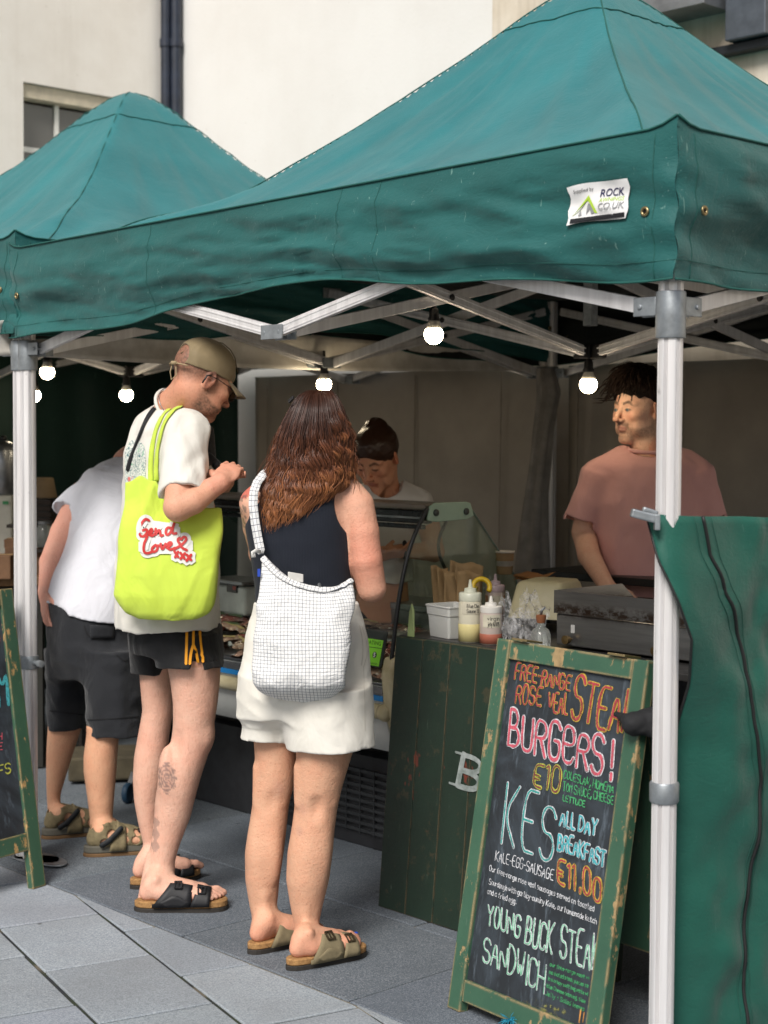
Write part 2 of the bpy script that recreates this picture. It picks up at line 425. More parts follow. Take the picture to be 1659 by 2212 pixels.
def font_mesh(body, size=1.0, shear=0.0, bold=0.0):
    cu = bpy.data.curves.new('t', 'FONT'); cu.body = body; cu.size = size; cu.shear = shear; cu.offset = bold; cu.resolution_u = 3
    ob = bpy.data.objects.new('t', cu); C.objects.link(ob); dg = bpy.context.evaluated_depsgraph_get(); me = ob.evaluated_get(dg).to_mesh()
    v = np.array([x.co[:] for x in me.vertices]); f = [list(p.vertices) for p in me.polygons]
    bpy.data.objects.remove(ob); bpy.data.curves.remove(cu)
    return v, f
def print_text(mb, body, o, xv, yv, off, n, fitw=None, shear=0., bold=0., col=None):
    """font lettering mapped so that its width and height fill xv and yv"""
    v, f = font_mesh(body, 1.0, shear, bold); lo, hi = v.min(0), v.max(0)
    q = [np.asarray(o) + xv * (a[0] - lo[0]) / (hi[0] - lo[0]) + yv * (a[1] - lo[1]) / (hi[1] - lo[1]) + np.asarray(n) * off for a in v]
    mb.add(q, f, col)
# ================================================================ SETTING
# ---- ground sheet and paving flags
def paving_mat(name, ca, cb, stain):
    t = NT(name); ob = t.obj()
    tone = t.attr('Col')
    n1 = t.ramp(t.noise(160, 6, .75), .36, .66, ca, cb)
    spk = t.ramp(t.noise(260, 3, .6), .48, .64)
    n1 = t.mix(t.math('MULTIPLY', spk, .35), n1, lin('#b9bfc6'))
    big = t.ramp(t.noise(2.2, 5, .6), .38, .68)
    c = t.mix(t.math('MULTIPLY', big, .5), n1, stain)
    c = t.mix(1.0, c, tone, 'MULTIPLY')
    v = t.n('TexVoronoi', {'Vector': t.mapped((1, 1, 1)), 'Scale': 7.0, 'Randomness': 1.0}); gum = t.ramp(v.outputs['Distance'], .045, .075, (1, 1, 1), (0, 0, 0))
    gm = t.math('MULTIPLY', gum, t.ramp(t.noise(1.1, 2), .5, .6))
    c = t.mix(t.math('MULTIPLY', gm, .75), c, (.03, .031, .033))
    t.b(Base_Color=c, Roughness=.82, Specular_IOR_Level=.35)
    t.bump(t.math('ADD', t.noise(170, 5, .7), t.math('MULTIPLY', t.noise(12, 3), .6)), .5, .004); return t.m
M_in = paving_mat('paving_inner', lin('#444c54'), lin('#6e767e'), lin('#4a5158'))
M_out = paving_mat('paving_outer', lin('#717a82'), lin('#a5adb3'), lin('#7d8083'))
def joint_mat():
    t = NT('joint_dirt'); c = t.mix(t.ramp(t.noise(9, 5, .6), .45, .6), lin('#24272b'), lin('#2c3420'))
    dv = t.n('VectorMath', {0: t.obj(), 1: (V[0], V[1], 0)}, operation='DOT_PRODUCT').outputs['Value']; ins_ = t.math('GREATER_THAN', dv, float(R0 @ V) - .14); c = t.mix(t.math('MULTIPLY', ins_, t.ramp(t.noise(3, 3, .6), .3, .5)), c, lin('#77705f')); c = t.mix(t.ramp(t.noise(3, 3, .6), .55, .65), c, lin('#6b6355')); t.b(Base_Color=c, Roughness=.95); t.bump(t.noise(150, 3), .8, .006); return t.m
M_joint = joint_mat()
g = MB(); g.add([(-40, -30, -.004), (40, -30, -.004), (40, 40, -.004), (-40, 40, -.004)], [[0, 1, 2, 3]])
tag(g.build('ground', M_joint, org=(0, 0, 0)), 'dark soil and mortar bed under the paving flags', 'ground', kind='structure')
def clip(poly, p, n):
    out = []
    for i in range(len(poly)):
        a, b = poly[i], poly[(i + 1) % len(poly)]; da, db = np.dot(a - p, n), np.dot(b - p, n)
        if da <= 0: out.append(a)
        if (da <= 0) != (db <= 0): out.append(a + (b - a) * (da / (da - db)))
    return out
def inset(poly, d):
    poly = [p for i, p in enumerate(poly) if np.linalg.norm(p - poly[i - 1]) > .006]
    c = []; n = len(poly)
    for i in range(n):
        a, b, e = poly[i - 1], poly[i], poly[(i + 1) % n]; d1 = b - a; d2 = e - b
        if np.linalg.norm(d1) < 1e-6 or np.linalg.norm(d2) < 1e-6: continue
        d1 /= np.linalg.norm(d1); d2 /= np.linalg.norm(d2); n1 = np.array([-d1[1], d1[0]]); n2 = np.array([-d2[1], d2[0]])
        k = n1 + n2; L = k @ k
        c.append(b + k / max(L, .5) * 2 * d)
    return c
def flags(name, quads, keep, mat, gap, label):
    mb = MB()
    for q in quads:
        c = sum(q) / 4
        if not (-5 < c[0] < 4.5 and 1.2 < c[1] < 11): continue
        for p, n in keep: q = clip(q, p, n)
        q = [p for i, p in enumerate(q) if np.linalg.norm(p - q[i - 1]) > .006]
        if len(q) < 3: continue
        ar = .5 * abs(sum(q[i][0] * q[(i + 1) % len(q)][1] - q[(i + 1) % len(q)][0] * q[i][1] for i in range(len(q))))
        if ar < .004: continue
        gg = gap * random.uniform(.7, 1.4)
        a = inset(q, gg); b = inset(q, gg + .004)
        if len(a) < 3 or len(a) != len(b): continue
        z = .002 + random.uniform(-.0012, .0012); tn = random.uniform(.88, 1.08); cc = (tn, tn * random.uniform(.985, 1.01), tn * random.uniform(.97, 1.02)); k = len(a)
        vs = [(*p, -.012) for p in a] + [(*p, z - .003) for p in a] + [(*p, z) for p in b]
        fs = [[i + j * k, (i + 1) % k + j * k, (i + 1) % k + (j + 1) * k, i + (j + 1) * k] for j in (0, 1) for i in range(k)] + [[2 * k + i for i in range(k)]]
        mb.add(vs, fs, cc)
    return tag(mb.build(name, mat, col=True, org=(0, 0, 0)), label, 'paving', kind='structure')
ux, vx, r0 = U[:2], V[:2], R0[:2]
qs = []
for j in range(-1, 14):
    for i in range(-9, 12):
        u0 = .964 - 3 * .77 + .77 * i + (.36 if j % 2 else 0); v0 = -.12 + .6 * j
        qs.append([r0 + a * ux + b * vx for a, b in ((u0, v0), (u0 - .77 + .77, v0 + .6), (u0 + .77, v0 + .6), (u0 + .77, v0))])
def ccw(q):
    s_ = sum(q[i][0] * q[(i + 1) % 4][1] - q[(i + 1) % 4][0] * q[i][1] for i in range(4)); return q if s_ > 0 else q[::-1]
qs = [ccw([np.array(p) for p in q]) for q in qs]
line_p = r0 - .12 * vx
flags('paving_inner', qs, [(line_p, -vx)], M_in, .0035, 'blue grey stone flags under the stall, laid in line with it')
a_ = nrm([.49, -.87]); b_ = nrm([.87, .49]); J2 = np.array([-.973, 4.535]); qs = []
for j in range(-12, 14):
    s0 = [0.0, .215, .1, .3][j % 4]
    for i in range(-12, 14):
        o_ = J2 + b_ * (.333 * j) + a_ * (.465 * i + s0)
        qs.append(ccw([o_, o_ + b_ * .333, o_ + b_ * .333 + a_ * .465, o_ + a_ * .465]))
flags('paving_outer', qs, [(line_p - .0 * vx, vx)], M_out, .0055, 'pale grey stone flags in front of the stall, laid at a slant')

# ---- rendered building walls
def wall_mat(name, base, stain, amt, streak=0):
    t = NT(name)
    c = t.mix(t.ramp(t.noise(1.3, 6, .62), .42, .72), base, stain)
    c = t.mix(t.math('MULTIPLY', t.ramp(t.noise(5.5, 5, .7), .5, .75), amt), c, stain)
    if streak:
        st = t.ramp(t.noise(1.0, 5, .65, t.mapped((7, 7, .45))), .5, .72); c = t.mix(t.math('MULTIPLY', st, streak), c, lin('#8e7f69'))
    fl = t.ramp(t.noise(34, 2), .72, .78); c = t.mix(t.math('MULTIPLY', fl, .35), c, lin('#a49b8e'))
    t.b(Base_Color=c, Roughness=.9, Specular_IOR_Level=.25); t.bump(t.noise(55, 5, .6), .25, .004); return t.m
M_wall = wall_mat('render_white', lin('#d9d8d5'), lin('#d2d0cc'), .2, .02)
M_wall_l = wall_mat('render_side', lin('#ddd8d0'), lin('#cfc8be'), .3, .1)
M_wall_s = wall_mat('render_stained', lin('#d6cdbf'), lin('#b9ab95'), .5, .5)
WV, WU = 3.15, 6.32
wl = MB(); wl.uvbox(-6, WU + .4, WV, WV + .4, 0, 9.0)
ledge = MB()
w1 = wl.build('building_wall', M_wall); tag(w1, 'tall white rendered wall standing right behind both stalls', 'wall')
pil = MB(); pil.uvbox(-6, 3.484, WV - .035, WV - .002, 0, 9.0); pil.build('wall_pier', M_wall_s, w1)
e1 = onv(540, 370, WV); e2 = onv(770, 315, WV)
crk = MB()
for a, b in (((870, 345), (760, 372)), ((760, 372), (600, 402))):
    p, q = onv(*a, WV), onv(*b, WV); crk.bar(p - V * .002, q - V * .002, .004, .006)
crk.build('render_joint', simple('render_crack', '#bdb4a8', .9), w1)
# side wall with the sash window
wtl = onu(50, 176, WU); wa, wb, wz0, wz1 = np.dot(wtl - R0, V), np.dot(wtl - R0, V) + .86, 2.3, wtl[2]
ws = MB()
ws.uvbox(WU, WU + .4, -8, wa, 0, 9.0); ws.uvbox(WU, WU + .4, wb, WV - .003, 0, 9.0); ws.uvbox(WU, WU + .4, wa, wb, wz1, 9.0); ws.uvbox(WU, WU + .4, wa, wb, 0, wz0)
w2 = ws.build('side_wall', M_wall_l); tag(w2, 'cream rendered side wall with a sash window, left of the drainpipes', 'wall')
win = thing('sash_window', 'white sash window with dark panes in the cream side wall', 'window', UV(WU + .1, (wa + wb) / 2, wz0))
M_wht = simple('white_gloss_paint', '#e6e3dc', .45, var=.06); M_creamp = simple('cream_paint', '#c9bda6', .6, var=.1)
hb = MB(); hb.uvbox(WU + .03, WU + .16, wa + .002, wb - .002, wz1 - .085, wz1 - .002); hb.uvbox(WU + .01, WU + .16, wa - .05, wb + .05, wz0 - .05, wz0 - .002)
hb.build('frame', M_creamp, win, bevel=.004)
sb = MB(); st_ = wa + .004
for k in range(4):
    vv = wa + .02 + k * (wb - wa - .04) / 3; sb.uvbox(WU + .1, WU + .135, vv - (.03 if k in (0, 3) else .015), vv + (.03 if k in (0, 3) else .015), wz0, wz1 - .087)
for k in range(4):
    zz = wz1 - .09 - .29 - .29 * k + .0; sb.uvbox(WU + .103, WU + .132, wa + .003, wb - .003, zz - .016, zz + .016)
sb.build('sash', M_wht, win, bevel=.002)
t = NT('window_glass'); t.b(Base_Color=(.13, .125, .115), Roughness=.14, Specular_IOR_Level=.6); t.bump(t.noise(4, 2), .05, .01)
gp = MB(); gp.uvbox(WU + .115, WU + .121, wa + .004, wb - .004, wz0, wz1 - .102); gp.build('pane', t.m, win)
bk = MB(); bk.uvbox(WU + .2, WU + .22, wa, wb, wz0, wz1); bk.build('blind', simple('blind', '#6d675e', .9), win)
# drainpipes in the corner
M_pipe = simple('pipe_paint', '#232a38', .38, var=.2)
def pipe(u, v, r, label):
    t_ = thing('drainpipe', label, 'drainpipe', UV(u, v, 0), 'drainpipes in the wall corner'); b = MB(); b.lathe(UV(u, v, 0), [(r, 0), (r, 2.9), (r * 1.14, 2.9), (r * 1.14, 3.02), (r, 3.02), (r, 5.7), (r * 1.14, 5.7), (r * 1.14, 5.82), (r, 5.82), (r, 8.9)], 20)
    b.build('pipe', M_pipe, t_, auto=40); br = MB()
    for z in (1.5, 4.02, 6.9): br.lathe(UV(u, v, z), [(r * 1.2, 0), (r * 1.2, .05)], 18); br.bar(UV(u, v + .0, z + .025) - (V if u < WU - .2 else -U) * -.02, UV(u, v, z + .025) + (U * .12 if u > WU - .2 else V * .12), .03, .04)
    br.build('bracket', M_pipe, t_, auto=40)
q1_ = onv(358, 150, WV - .10); q2_ = onv(380, 150, WV - .05)
pipe(float(np.dot(q1_ - R0, U)), WV - .10, .032, 'dark navy drainpipe with a wall bracket, nearer the side wall')
pipe(float(np.dot(q2_ - R0, U)), WV - .05, .036, 'right hand dark navy drainpipe against the white wall')
# ventilation duct
M_galv = simple('galvanised', '#9a9da0', .42, .85, var=.16, nscale=6)
dct = thing('ventilation_duct', 'galvanised square ventilation duct sticking out of the wall above the big stall', 'duct', UV(2.3, 3.0, 3.46))
db = MB(); db.uvbox(2.0, 2.75, 2.86, WV - .037, 3.46, 4.0); db.build('duct_box', M_galv, dct, bevel=.004)
db = MB(); db.uvbox(1.985, 2.0, 2.845, WV - .04, 3.445, 4.02); db.uvbox(1.97, 2.765, 2.84, 2.86, 3.44, 3.475); db.build('flange', M_galv, dct, bevel=.002)
db = MB(); db.uvbox(1.76, 1.97, 3.0, WV - .038, 3.3, 4.2); db.build('riser', simple('duct_dark', '#5a6068', .5, .5), dct, bevel=.006)
db = MB(); db.uvbox(1.7, 2.4, 3.04, WV - .04, 3.255, 3.295); db.build('bracket_rail', simple('duct_dark2', '#2c2f33', .5, .5), dct, bevel=.004)
# ================================================================ THE TWO STALLS
def fabric_green(name, c1, c2, scr=.5, inner=False):
    t = NT(name)
    c = t.mix(t.ramp(t.noise(2.2, 5, .6), .35, .7), lin(c1), lin(c2))
    sc1 = t.ramp(t.noise(6, 6, .8, t.mapped((2.5, 2.5, 9)), 1.5), .66, .74); c = t.mix(t.math('MULTIPLY', sc1, scr * .28), c, lin('#7fa79c'))
    fn = t.ramp(t.noise(55, 2, .5, t.mapped((1, 1, .12)), 2.5), .71, .74); c = t.mix(t.math('MULTIPLY', fn, scr * .35), c, lin('#8fb5aa'))
    sp = t.ramp(t.noise(120, 2, .5), .74, .77); c = t.mix(t.math('MULTIPLY', sp, scr * .3), c, lin('#a9c4bb'))
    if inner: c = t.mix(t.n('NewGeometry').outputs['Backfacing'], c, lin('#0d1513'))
    t.b(Base_Color=c, Roughness=.62, Specular_IOR_Level=.35, Sheen_Weight=.12)
    weave = t.noise(700, 2); cr = t.noise(7, 6, .62, None, 1.2); cr2 = t.noise(26, 4, .6, t.mapped((1, 1, 2)), 2)
    t.bump(t.math('ADD', t.math('ADD', t.math('MULTIPLY', cr, .55), t.math('MULTIPLY', cr2, .2)), t.math('MULTIPLY', weave, .03)), .55, .012)
    return t.m
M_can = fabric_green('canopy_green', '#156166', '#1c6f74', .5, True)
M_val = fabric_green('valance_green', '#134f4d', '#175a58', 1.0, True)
def alu_mat():
    t = NT('aluminium'); n = t.noise(30, 4, .6, t.mapped((1, 1, .06)))
    c = t.mix(t.ramp(n, .35, .7), lin('#cfcdcd'), lin('#e9e8e8')); c = t.mix(t.ramp(t.noise(22, 4), .68, .8), c, lin('#b0aeae'))
    t.b(Base_Color=c, Roughness=.38, Metallic=.3); t.bump(n, .12, .003); return t.m
M_alu = alu_mat()
M_galv2 = simple('grey_casting', '#92989c', .45, .55, var=.15, nscale=30)
M_blk = simple('black_plastic', '#1b1b1d', .45, var=.2)
M_brass = simple('brass', '#a4936c', .35, .9)
def pole_profile(r):
    pts = []
    for k in range(192):
        a = 2 * math.pi * k / 192 + .35; f = math.cos(((a + math.pi / 6) % (math.pi / 3)) - math.pi / 6); rr = r * (.93 + .07 * (1 / max(f, .85) - .9) * 4)
        ph = (a % (math.pi / 3)) / (math.pi / 3)
        if .04 < ph < .42 and (k % 4) in (0, 1): rr -= .0034
        pts.append((rr * math.cos(a), rr * math.sin(a)))
    return pts
def pole_mesh(mb, u, v, z0, z1, r=.029):
    pr = pole_profile(r); mb.prism(pr, UV(u, v, z0), V, U, Z, z1 - z0) if False else mb.prism(pr[::-1], UV(u, v, z0), U, V, Z, z1 - z0)

EAVE, EBOT, PEAK = 2.245, 1.935, 1.02
def tent(uo, W, D, label, seed, near):
    root = thing('market_stall', label, 'market stall', UV(uo, 0, 0))
    cu, cv, hw, hd = uo + W / 2, D / 2, W / 2 + .045, D / 2 + .045
    # roof: concave slack pyramid with seams and radiating creases
    N = 150 if near else 110; g = np.linspace(-1, 1, N + 1); A, B = np.meshgrid(g, g, indexing='ij')
    t_ = 1 - np.maximum(abs(A), abs(B)); t_ = np.clip(1 - np.sqrt((1 - t_) ** 2 + (.05 if near else .03) ** 2), 0, 1); z = EAVE + (PEAK if near else PEAK + .05) * np.power(np.maximum(t_, 0), 1.68)
    z -= .05 * np.exp(-((1 - t_) / .06) ** 2)
    ang = np.arctan2(B, A); rad = np.maximum(abs(A), abs(B))
    pw = np.stack([np.cos(ang) * 7 + seed, np.sin(ang) * 7, t_ * 2.2], -1); fade = np.clip(t_ * 9, 0, 1) * np.clip((1 - t_) * 3.2, 0, 1)
    z += fade * (.020 * (.45 - np.abs(fbm(pw, 2, seed))) + .012 * fbm(np.stack([A * 4, B * 4, A * 0 + seed], -1), 4, seed + 4))
    cor = np.exp(-(((abs(A) - .72) / .2) ** 2 + ((abs(B) - .72) / .2) ** 2)); z += cor * .022 * np.sin(ang * 34 + 5 * t_ * 3) * np.clip((1 - abs(ang % (math.pi / 2) - math.pi / 4) * 2.2), 0, 1)
    z += .012 * np.exp(-((t_ / .02) ** 2)); z -= .012 + .042 * (A + 1) / 2
    pu, pv = cu + A * hw, cv + B * hd
    vs = (R0[None, None] + pu[..., None] * U + pv[..., None] * V + z[..., None] * Z).reshape(-1, 3)
    ii = np.arange((N + 1) ** 2).reshape(N + 1, N + 1); fs = np.stack([ii[:-1, :-1], ii[:-1, 1:], ii[1:, 1:], ii[1:, :-1]], -1).reshape(-1, 4)
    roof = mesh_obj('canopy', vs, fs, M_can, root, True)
    # seams of the roof: stitched cords along the hips and round the cap
    sm = MB()
    def zr(a, b):
        i, j = (a + 1) / 2 * N, (b + 1) / 2 * N; i0, j0 = int(min(i, N - 1)), int(min(j, N - 1)); fi, fj = i - i0, j - j0
        return z[i0, j0] * (1 - fi) * (1 - fj) + z[i0 + 1, j0] * fi * (1 - fj) + z[i0, j0 + 1] * (1 - fi) * fj + z[i0 + 1, j0 + 1] * fi * fj
    def pr(a, b, o=.0025): return UV(cu + a * hw, cv + b * hd, zr(a, b) + o)
    for sa, sb_ in ((1, 1), (1, -1), (-1, 1), (-1, -1)):
        sm.tube([pr(sa * k, sb_ * k) for k in np.linspace(.01, .985, 70)], .0028, 5)
    q = .155; loop = [(-q, -q), (q, -q), (q, q), (-q, q)]
    for k in range(4):
        a, b = loop[k], loop[(k + 1) % 4]; sm.tube([pr(a[0] + (b[0] - a[0]) * s, a[1] + (b[1] - a[1]) * s) for s in np.linspace(0, 1, 24)], .0028, 5)
    sm.build('seam', simple('seam_dark', '#12564f', .8), roof, smooth=True)
    # valance: four hanging sides with long slack folds
    cs = [(uo - .045, -.045), (uo + W + .045, -.045), (uo + W + .045, D + .045), (uo - .045, D + .045)]
    nrmv = [-V, U, V, -U]; allv, allf, off = [], [], 0; edge = {}
    for k in range(4):
        a, b = np.array(cs[k]), np.array(cs[(k + 1) % 4]); M1, M2 = 150, 24; S_, T_ = np.meshgrid(np.linspace(0, 1, M1 + 1), np.linspace(0, 1, M2 + 1), indexing='ij')
        end = np.clip(np.minimum(S_, 1 - S_) * 14, 0, 1)
        rise = .085 * np.exp(-((S_ - .47) / .22) ** 2) + .02 * np.exp(-((S_ - .2) / .1) ** 2)
        drop = (EAVE - EBOT) * T_ - rise * T_ ** 1.6 + end * .006 * np.sin(S_ * 25 + seed + k) * T_
        nz = np.stack([S_ * 3.1 + k * 9, T_ * 2.3 + S_ * 1.4, S_ * 0 + seed], -1); nz2 = np.stack([S_ * 9 + k * 9, T_ * 7 + S_ * 8, S_ * 0 + seed], -1)
        o_ = end * (.040 * fbm(nz, 2, seed) + .020 * (.45 - np.abs(fbm(nz2, 2, seed + 2))) + .006 * fbm(nz2 * 2.3, 3, seed + 6)) * np.clip(T_ * 4, .0, 1)
        o_ += .022 * np.sin(np.clip(T_ * 3.2, 0, math.pi)) * end ** .5 + .012 * np.exp(-((T_ - .66 - .12 * np.sin(S_ * 5)) / .07) ** 2) * end
        o_ += .0025 * (T_ > .93); nearc = np.minimum(S_, 1 - S_); o_ += .007 * np.sin(T_ * 21 + S_ * 60) * np.exp(-(nearc / .035) ** 2) * np.clip(T_ * 3, 0, 1)
        pu = a[0] + (b[0] - a[0]) * S_; pv = a[1] + (b[1] - a[1]) * S_
        fr = (pu - uo) / W; top = EAVE - .042 * fr + .004; bot = EBOT - .03 - .014 * fr
        zz = top + (bot - top) * T_ + rise * T_ ** 1.6 - end * .006 * np.sin(S_ * 25 + seed + k) * T_ + .022 * np.exp(-(nearc / .012) ** 2) * (T_ < .2)
        vs = R0[None, None] + pu[..., None] * U + pv[..., None] * V + zz[..., None] * Z + o_[..., None] * nrmv[k]
        edge[k] = (vs, S_, T_)
        ii = np.arange((M1 + 1) * (M2 + 1)).reshape(M1 + 1, M2 + 1) + off; fs = np.stack([ii[:-1, :-1], ii[1:, :-1], ii[1:, 1:], ii[:-1, 1:]], -1).reshape(-1, 4)
        allv.append(vs.reshape(-1, 3)); allf.append(fs); off += (M1 + 1) * (M2 + 1)
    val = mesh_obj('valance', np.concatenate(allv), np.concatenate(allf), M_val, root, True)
    def vp(k, s, t2, o=0.0):
        vs, S_, T_ = edge[k]; i, j = int(round(s * 150)), int(round(t2 * 24)); return vs[i, j] + nrmv[k] * o
    hs = MB()
    for k in range(4):
        hs.tube([vp(k, s, 1.0, .002) for s in np.linspace(0, 1, 76)], .003, 5); hs.tube([vp(k, s, 0.0, .003) for s in np.linspace(0, 1, 76)], .0032, 5)
        for s in (.02, .98): hs.tube([vp(k, s, t2, .001) for t2 in np.linspace(.05, 1, 20)], .0010, 4)
        for s in (.33, .39, .7): hs.tube([vp(k, s, t2, .0012) for t2 in np.linspace(.0, 1, 20)], .0006, 4)
        hs.tube([vp(k, s, .875, .0012) for s in np.linspace(.0, 1, 60)], .0007, 4)
    hs.build('hem', simple('hem_green', '#16564f', .8), val, smooth=True)
    # grommets at each corner
    for k in range(4):
        for s in (.03, .97):
            p = vp(k, s, .56 if s < .5 else .54, .004); gm = MB(); gm.lathe(p, [(.0055, 0), (.0055, .003), (.0085, .0045), (.0115, .003), (.012, 0)], 18, nrmv[k]); o = gm.build('grommet', M_brass, val, smooth=True)
            hl = MB(); hl.lathe(p, [(.0, .0012), (.0057, .0012)], 14, nrmv[k]); hl.build('hole', simple('hole_dark', '#050505', .9), o)
    # poles, collars, feet
    for i, (pu, pv) in enumerate(((uo, 0), (uo + W, 0), (uo + W, D), (uo, D))):
        mb = MB(); pole_mesh(mb, pu, pv, .003, 2.19); po = mb.build('pole', M_alu, root, bevel=0, auto=30)
        fb = MB(); fb.prism([(.085 * math.cos(a) + .0, .05 * math.sin(a)) for a in np.linspace(0, 2 * math.pi, 22)[:-1]], UV(pu, pv, .003), U, V, Z, .006)
        fb.prism([(.085 * math.cos(a), .05 * math.sin(a)) for a in np.linspace(0, 2 * math.pi, 22)[:-1]], UV(pu - .1, pv + .02, .0095), U, V, Z, .005)
        fb.build('foot_plate', M_galv2, po, bevel=.002)
        cb = MB(); cb.lathe(UV(pu, pv, 1.775), [(.0335, 0), (.0345, .004), (.0345, .104), (.033, .108)], 28)
        du = 1 if pu == uo else -1; dv = 1 if pv == 0 else -1
        for ax, sg in ((U, du), (V, dv)):
            c = UV(pu, pv, 1.85) + ax * sg * .062; cb.box(c + np.cross(ax, Z) * .017, ax * .032, np.cross(ax, Z) * .002, Z * .022); cb.box(c - np.cross(ax, Z) * .017, ax * .032, np.cross(ax, Z) * .002, Z * .022)
            cb.lathe(c + ax * sg * .012 - np.cross(ax, Z) * .024, [(.0, 0), (.006, 0.001), (.006, .048), (0, .049)], 10, np.cross(ax, Z))
        cb.build('collar', M_galv2, po, bevel=.0015, auto=35)
        lb = MB(); lb.lathe(UV(pu, pv, .70), [(.032, 0), (.0345, .004), (.0345, .044), (.032, .048)], 28); lb.build('height_clamp', M_galv2, po, auto=40)
        if not (i == 0 and near): kb = MB(); s_ = U * -du; kb.lathe(UV(pu, pv, .725) - s_ * .034 * -1 * (1 if i == 0 else -1), [(.008, 0), (.008, .03), (.013, .03), (.013, .05), (.006, .052)], 12, -s_ * -1 * (1 if i == 0 else -1)); kb.build('clamp_knob', M_galv2, po, auto=40)
    # scissor trusses
    zl, zh = 1.85, 2.14
    def truss(p, q, n, nx, a0, a1, zl=zl, zh=zh):
        p, q = np.asarray(p), np.asarray(q); L = q - p
        for k in range(nx):
            A, Bq = p + L * k / nx, p + L * (k + 1) / nx
            if k == 0: A = A + nrm(L) * a0
            if k == nx - 1: Bq = Bq - nrm(L) * a1
            lo_first = (k % 2 == 0)
            for s, (z0, z1) in ((1, (zl, zh)), (-1, (zh, zl))):
                if not lo_first: z0, z1 = z1, z0
                mb = MB(); a = A + n * s * .0125 + Z * z0; b = Bq + n * s * .0125 + Z * z1
                mb.bar(a, b, .018, .036, np.cross(n, nrm(b - a))); d = nrm(b - a); up = nrm(np.cross(n, d))
                for e in (-.009, .009): mb.bar(a + n * s * .0092 + up * e, b + n * s * .0092 + up * e, .003, .006, up)
                mb.build('truss_bar', M_alu, root, bevel=.0015)
            mid = (A + Bq) / 2 + Z * (zl + zh) / 2; jb = MB(); jb.lathe(mid - n * .026, [(0, 0), (.011, .001), (.011, .051), (0, .052)], 12, n); jb.build('pivot', M_blk, root, auto=40)
        for k in range(1, nx):
            if k % 2 == 1 or True:
                for z in (zl, zh):
                    c = p + L * k / nx + Z * z; jb = MB(); d = nrm(L); jb.box(c + n * .027, d * .048, n * .003, Z * .021); jb.box(c - n * .027, d * .048, n * .003, Z * .021); jb.box(c, d * .009, n * .0235, Z * .019)
                    for e in (-.033, .033): jb.lathe(c + d * e - n * .032, [(0, 0), (.006, .001), (.006, .063), (0, .064)], 10, n)
                    jb.build('truss_joint', M_galv2 if n is not None else M_blk, root, bevel=.001)
    cA, cB, cC, cD = UV(uo, 0), UV(uo + W, 0), UV(uo + W, D), UV(uo, D)
    truss(cA, cB, V, 2, .07, .07); truss(cD, cC, V, 2, .07, .07); truss(cA, cD, U, 2, .07, .07); truss(cB, cC, U, 2, .07, .07)
    mid = UV(cu, cv)
    truss(UV(cu, 0), mid, U, 1, .03, .05); truss(UV(cu, D), mid, U, 1, .03, .05); truss(UV(uo, cv), mid, V, 1, .03, .05); truss(UV(uo + W, cv), mid, V, 1, .03, .05)
    mb = MB(); mb.box(UV(cu, cv, 2.5), U * .019, V * .019, Z * .56); mb.build('mast', M_galv2, root, bevel=.003)
    for z in (zl, zh): jb = MB(); jb.box(UV(cu, cv, z), U * .06, V * .022, Z * .024); jb.box(UV(cu, cv, z), U * .022, V * .06, Z * .0235); jb.build('centre_hub', M_blk, root, bevel=.003)
    hb_ = MB(); hb_.lathe(UV(cu, cv, 2.98), [(.0, .06), (.06, .05), (.12, .02), (.13, 0), (.02, -.02)], 24); hb_.build('peak_cushion', M_blk, root, smooth=True)
    return root, val, edge, nrmv, vp
W1, D1 = 2.83, 2.85
stall1, val1, edge1, nv1, vp1 = tent(0, W1, D1, 'large green pop-up market stall over the meat counter, nearest the camera', 1.3, True)
stall2, val2, edge2, nv2, vp2 = tent(W1 + .05, W1 - .04, D1, 'second green pop-up stall behind on the left, its peak below the drainpipes', 5.2, False)
# roll the roof peaks into soft points
# supplier's patch sewn to the front valance
def vs_at(px, py, off=0.004):
    q = onv(px, py, -.045); u = np.dot(q - R0, U); s = (u + .045) / (W1 + .09); vs, S_, T_ = edge1[0]; i = s * 150; i0 = int(i); f = i - i0
    col = vs[i0] * (1 - f) + vs[min(i0 + 1, 150)] * f; j = int(np.argmin(abs(col[:, 2] - q[2]))); o = np.dot(col[j] - UV(u, -.045, col[j][2]), -V)
    return q, u, o
pu0 = vs_at(1235, 415)[1]; pu1 = vs_at(1365, 390)[1]
def patch_pt(a, b, off):     # a 0..1 left to right, b 0..1 bottom to top
    u = pu0 + (pu1 - pu0) * a; z = 2.05 + .091 * b + .004 * math.sin(a * 3); s = (u + .045) / (W1 + .09); vs, S_, T_ = edge1[0]; i = s * 150; i0 = int(i); f = i - i0
    col = vs[i0] * (1 - f) + vs[i0 + 1] * f; zz = col[:, 2][::-1]; oo = np.array([np.dot(c - UV(u, -.045, 0), -V) for c in col])[::-1]
    return UV(u, -.045, z) - V * (np.interp(z, zz, oo) + off)
pb = MB(); rag = lambda a, b: .012 * math.sin(b * 9 + a * 4) * (1 if a in (0, 1) else 0)
pb.grid(16, 10, lambda a, b: patch_pt(a + (.02 * math.sin(b * 11 + a * 5) if a in (0, 1) else 0), b + (.015 * math.sin(a * 7) if b in (0, 1) else 0), .0065))
patch = pb.build('supplier_patch', simple('patch_white', '#dfdfdf', .45, var=.04), val1, smooth=True)
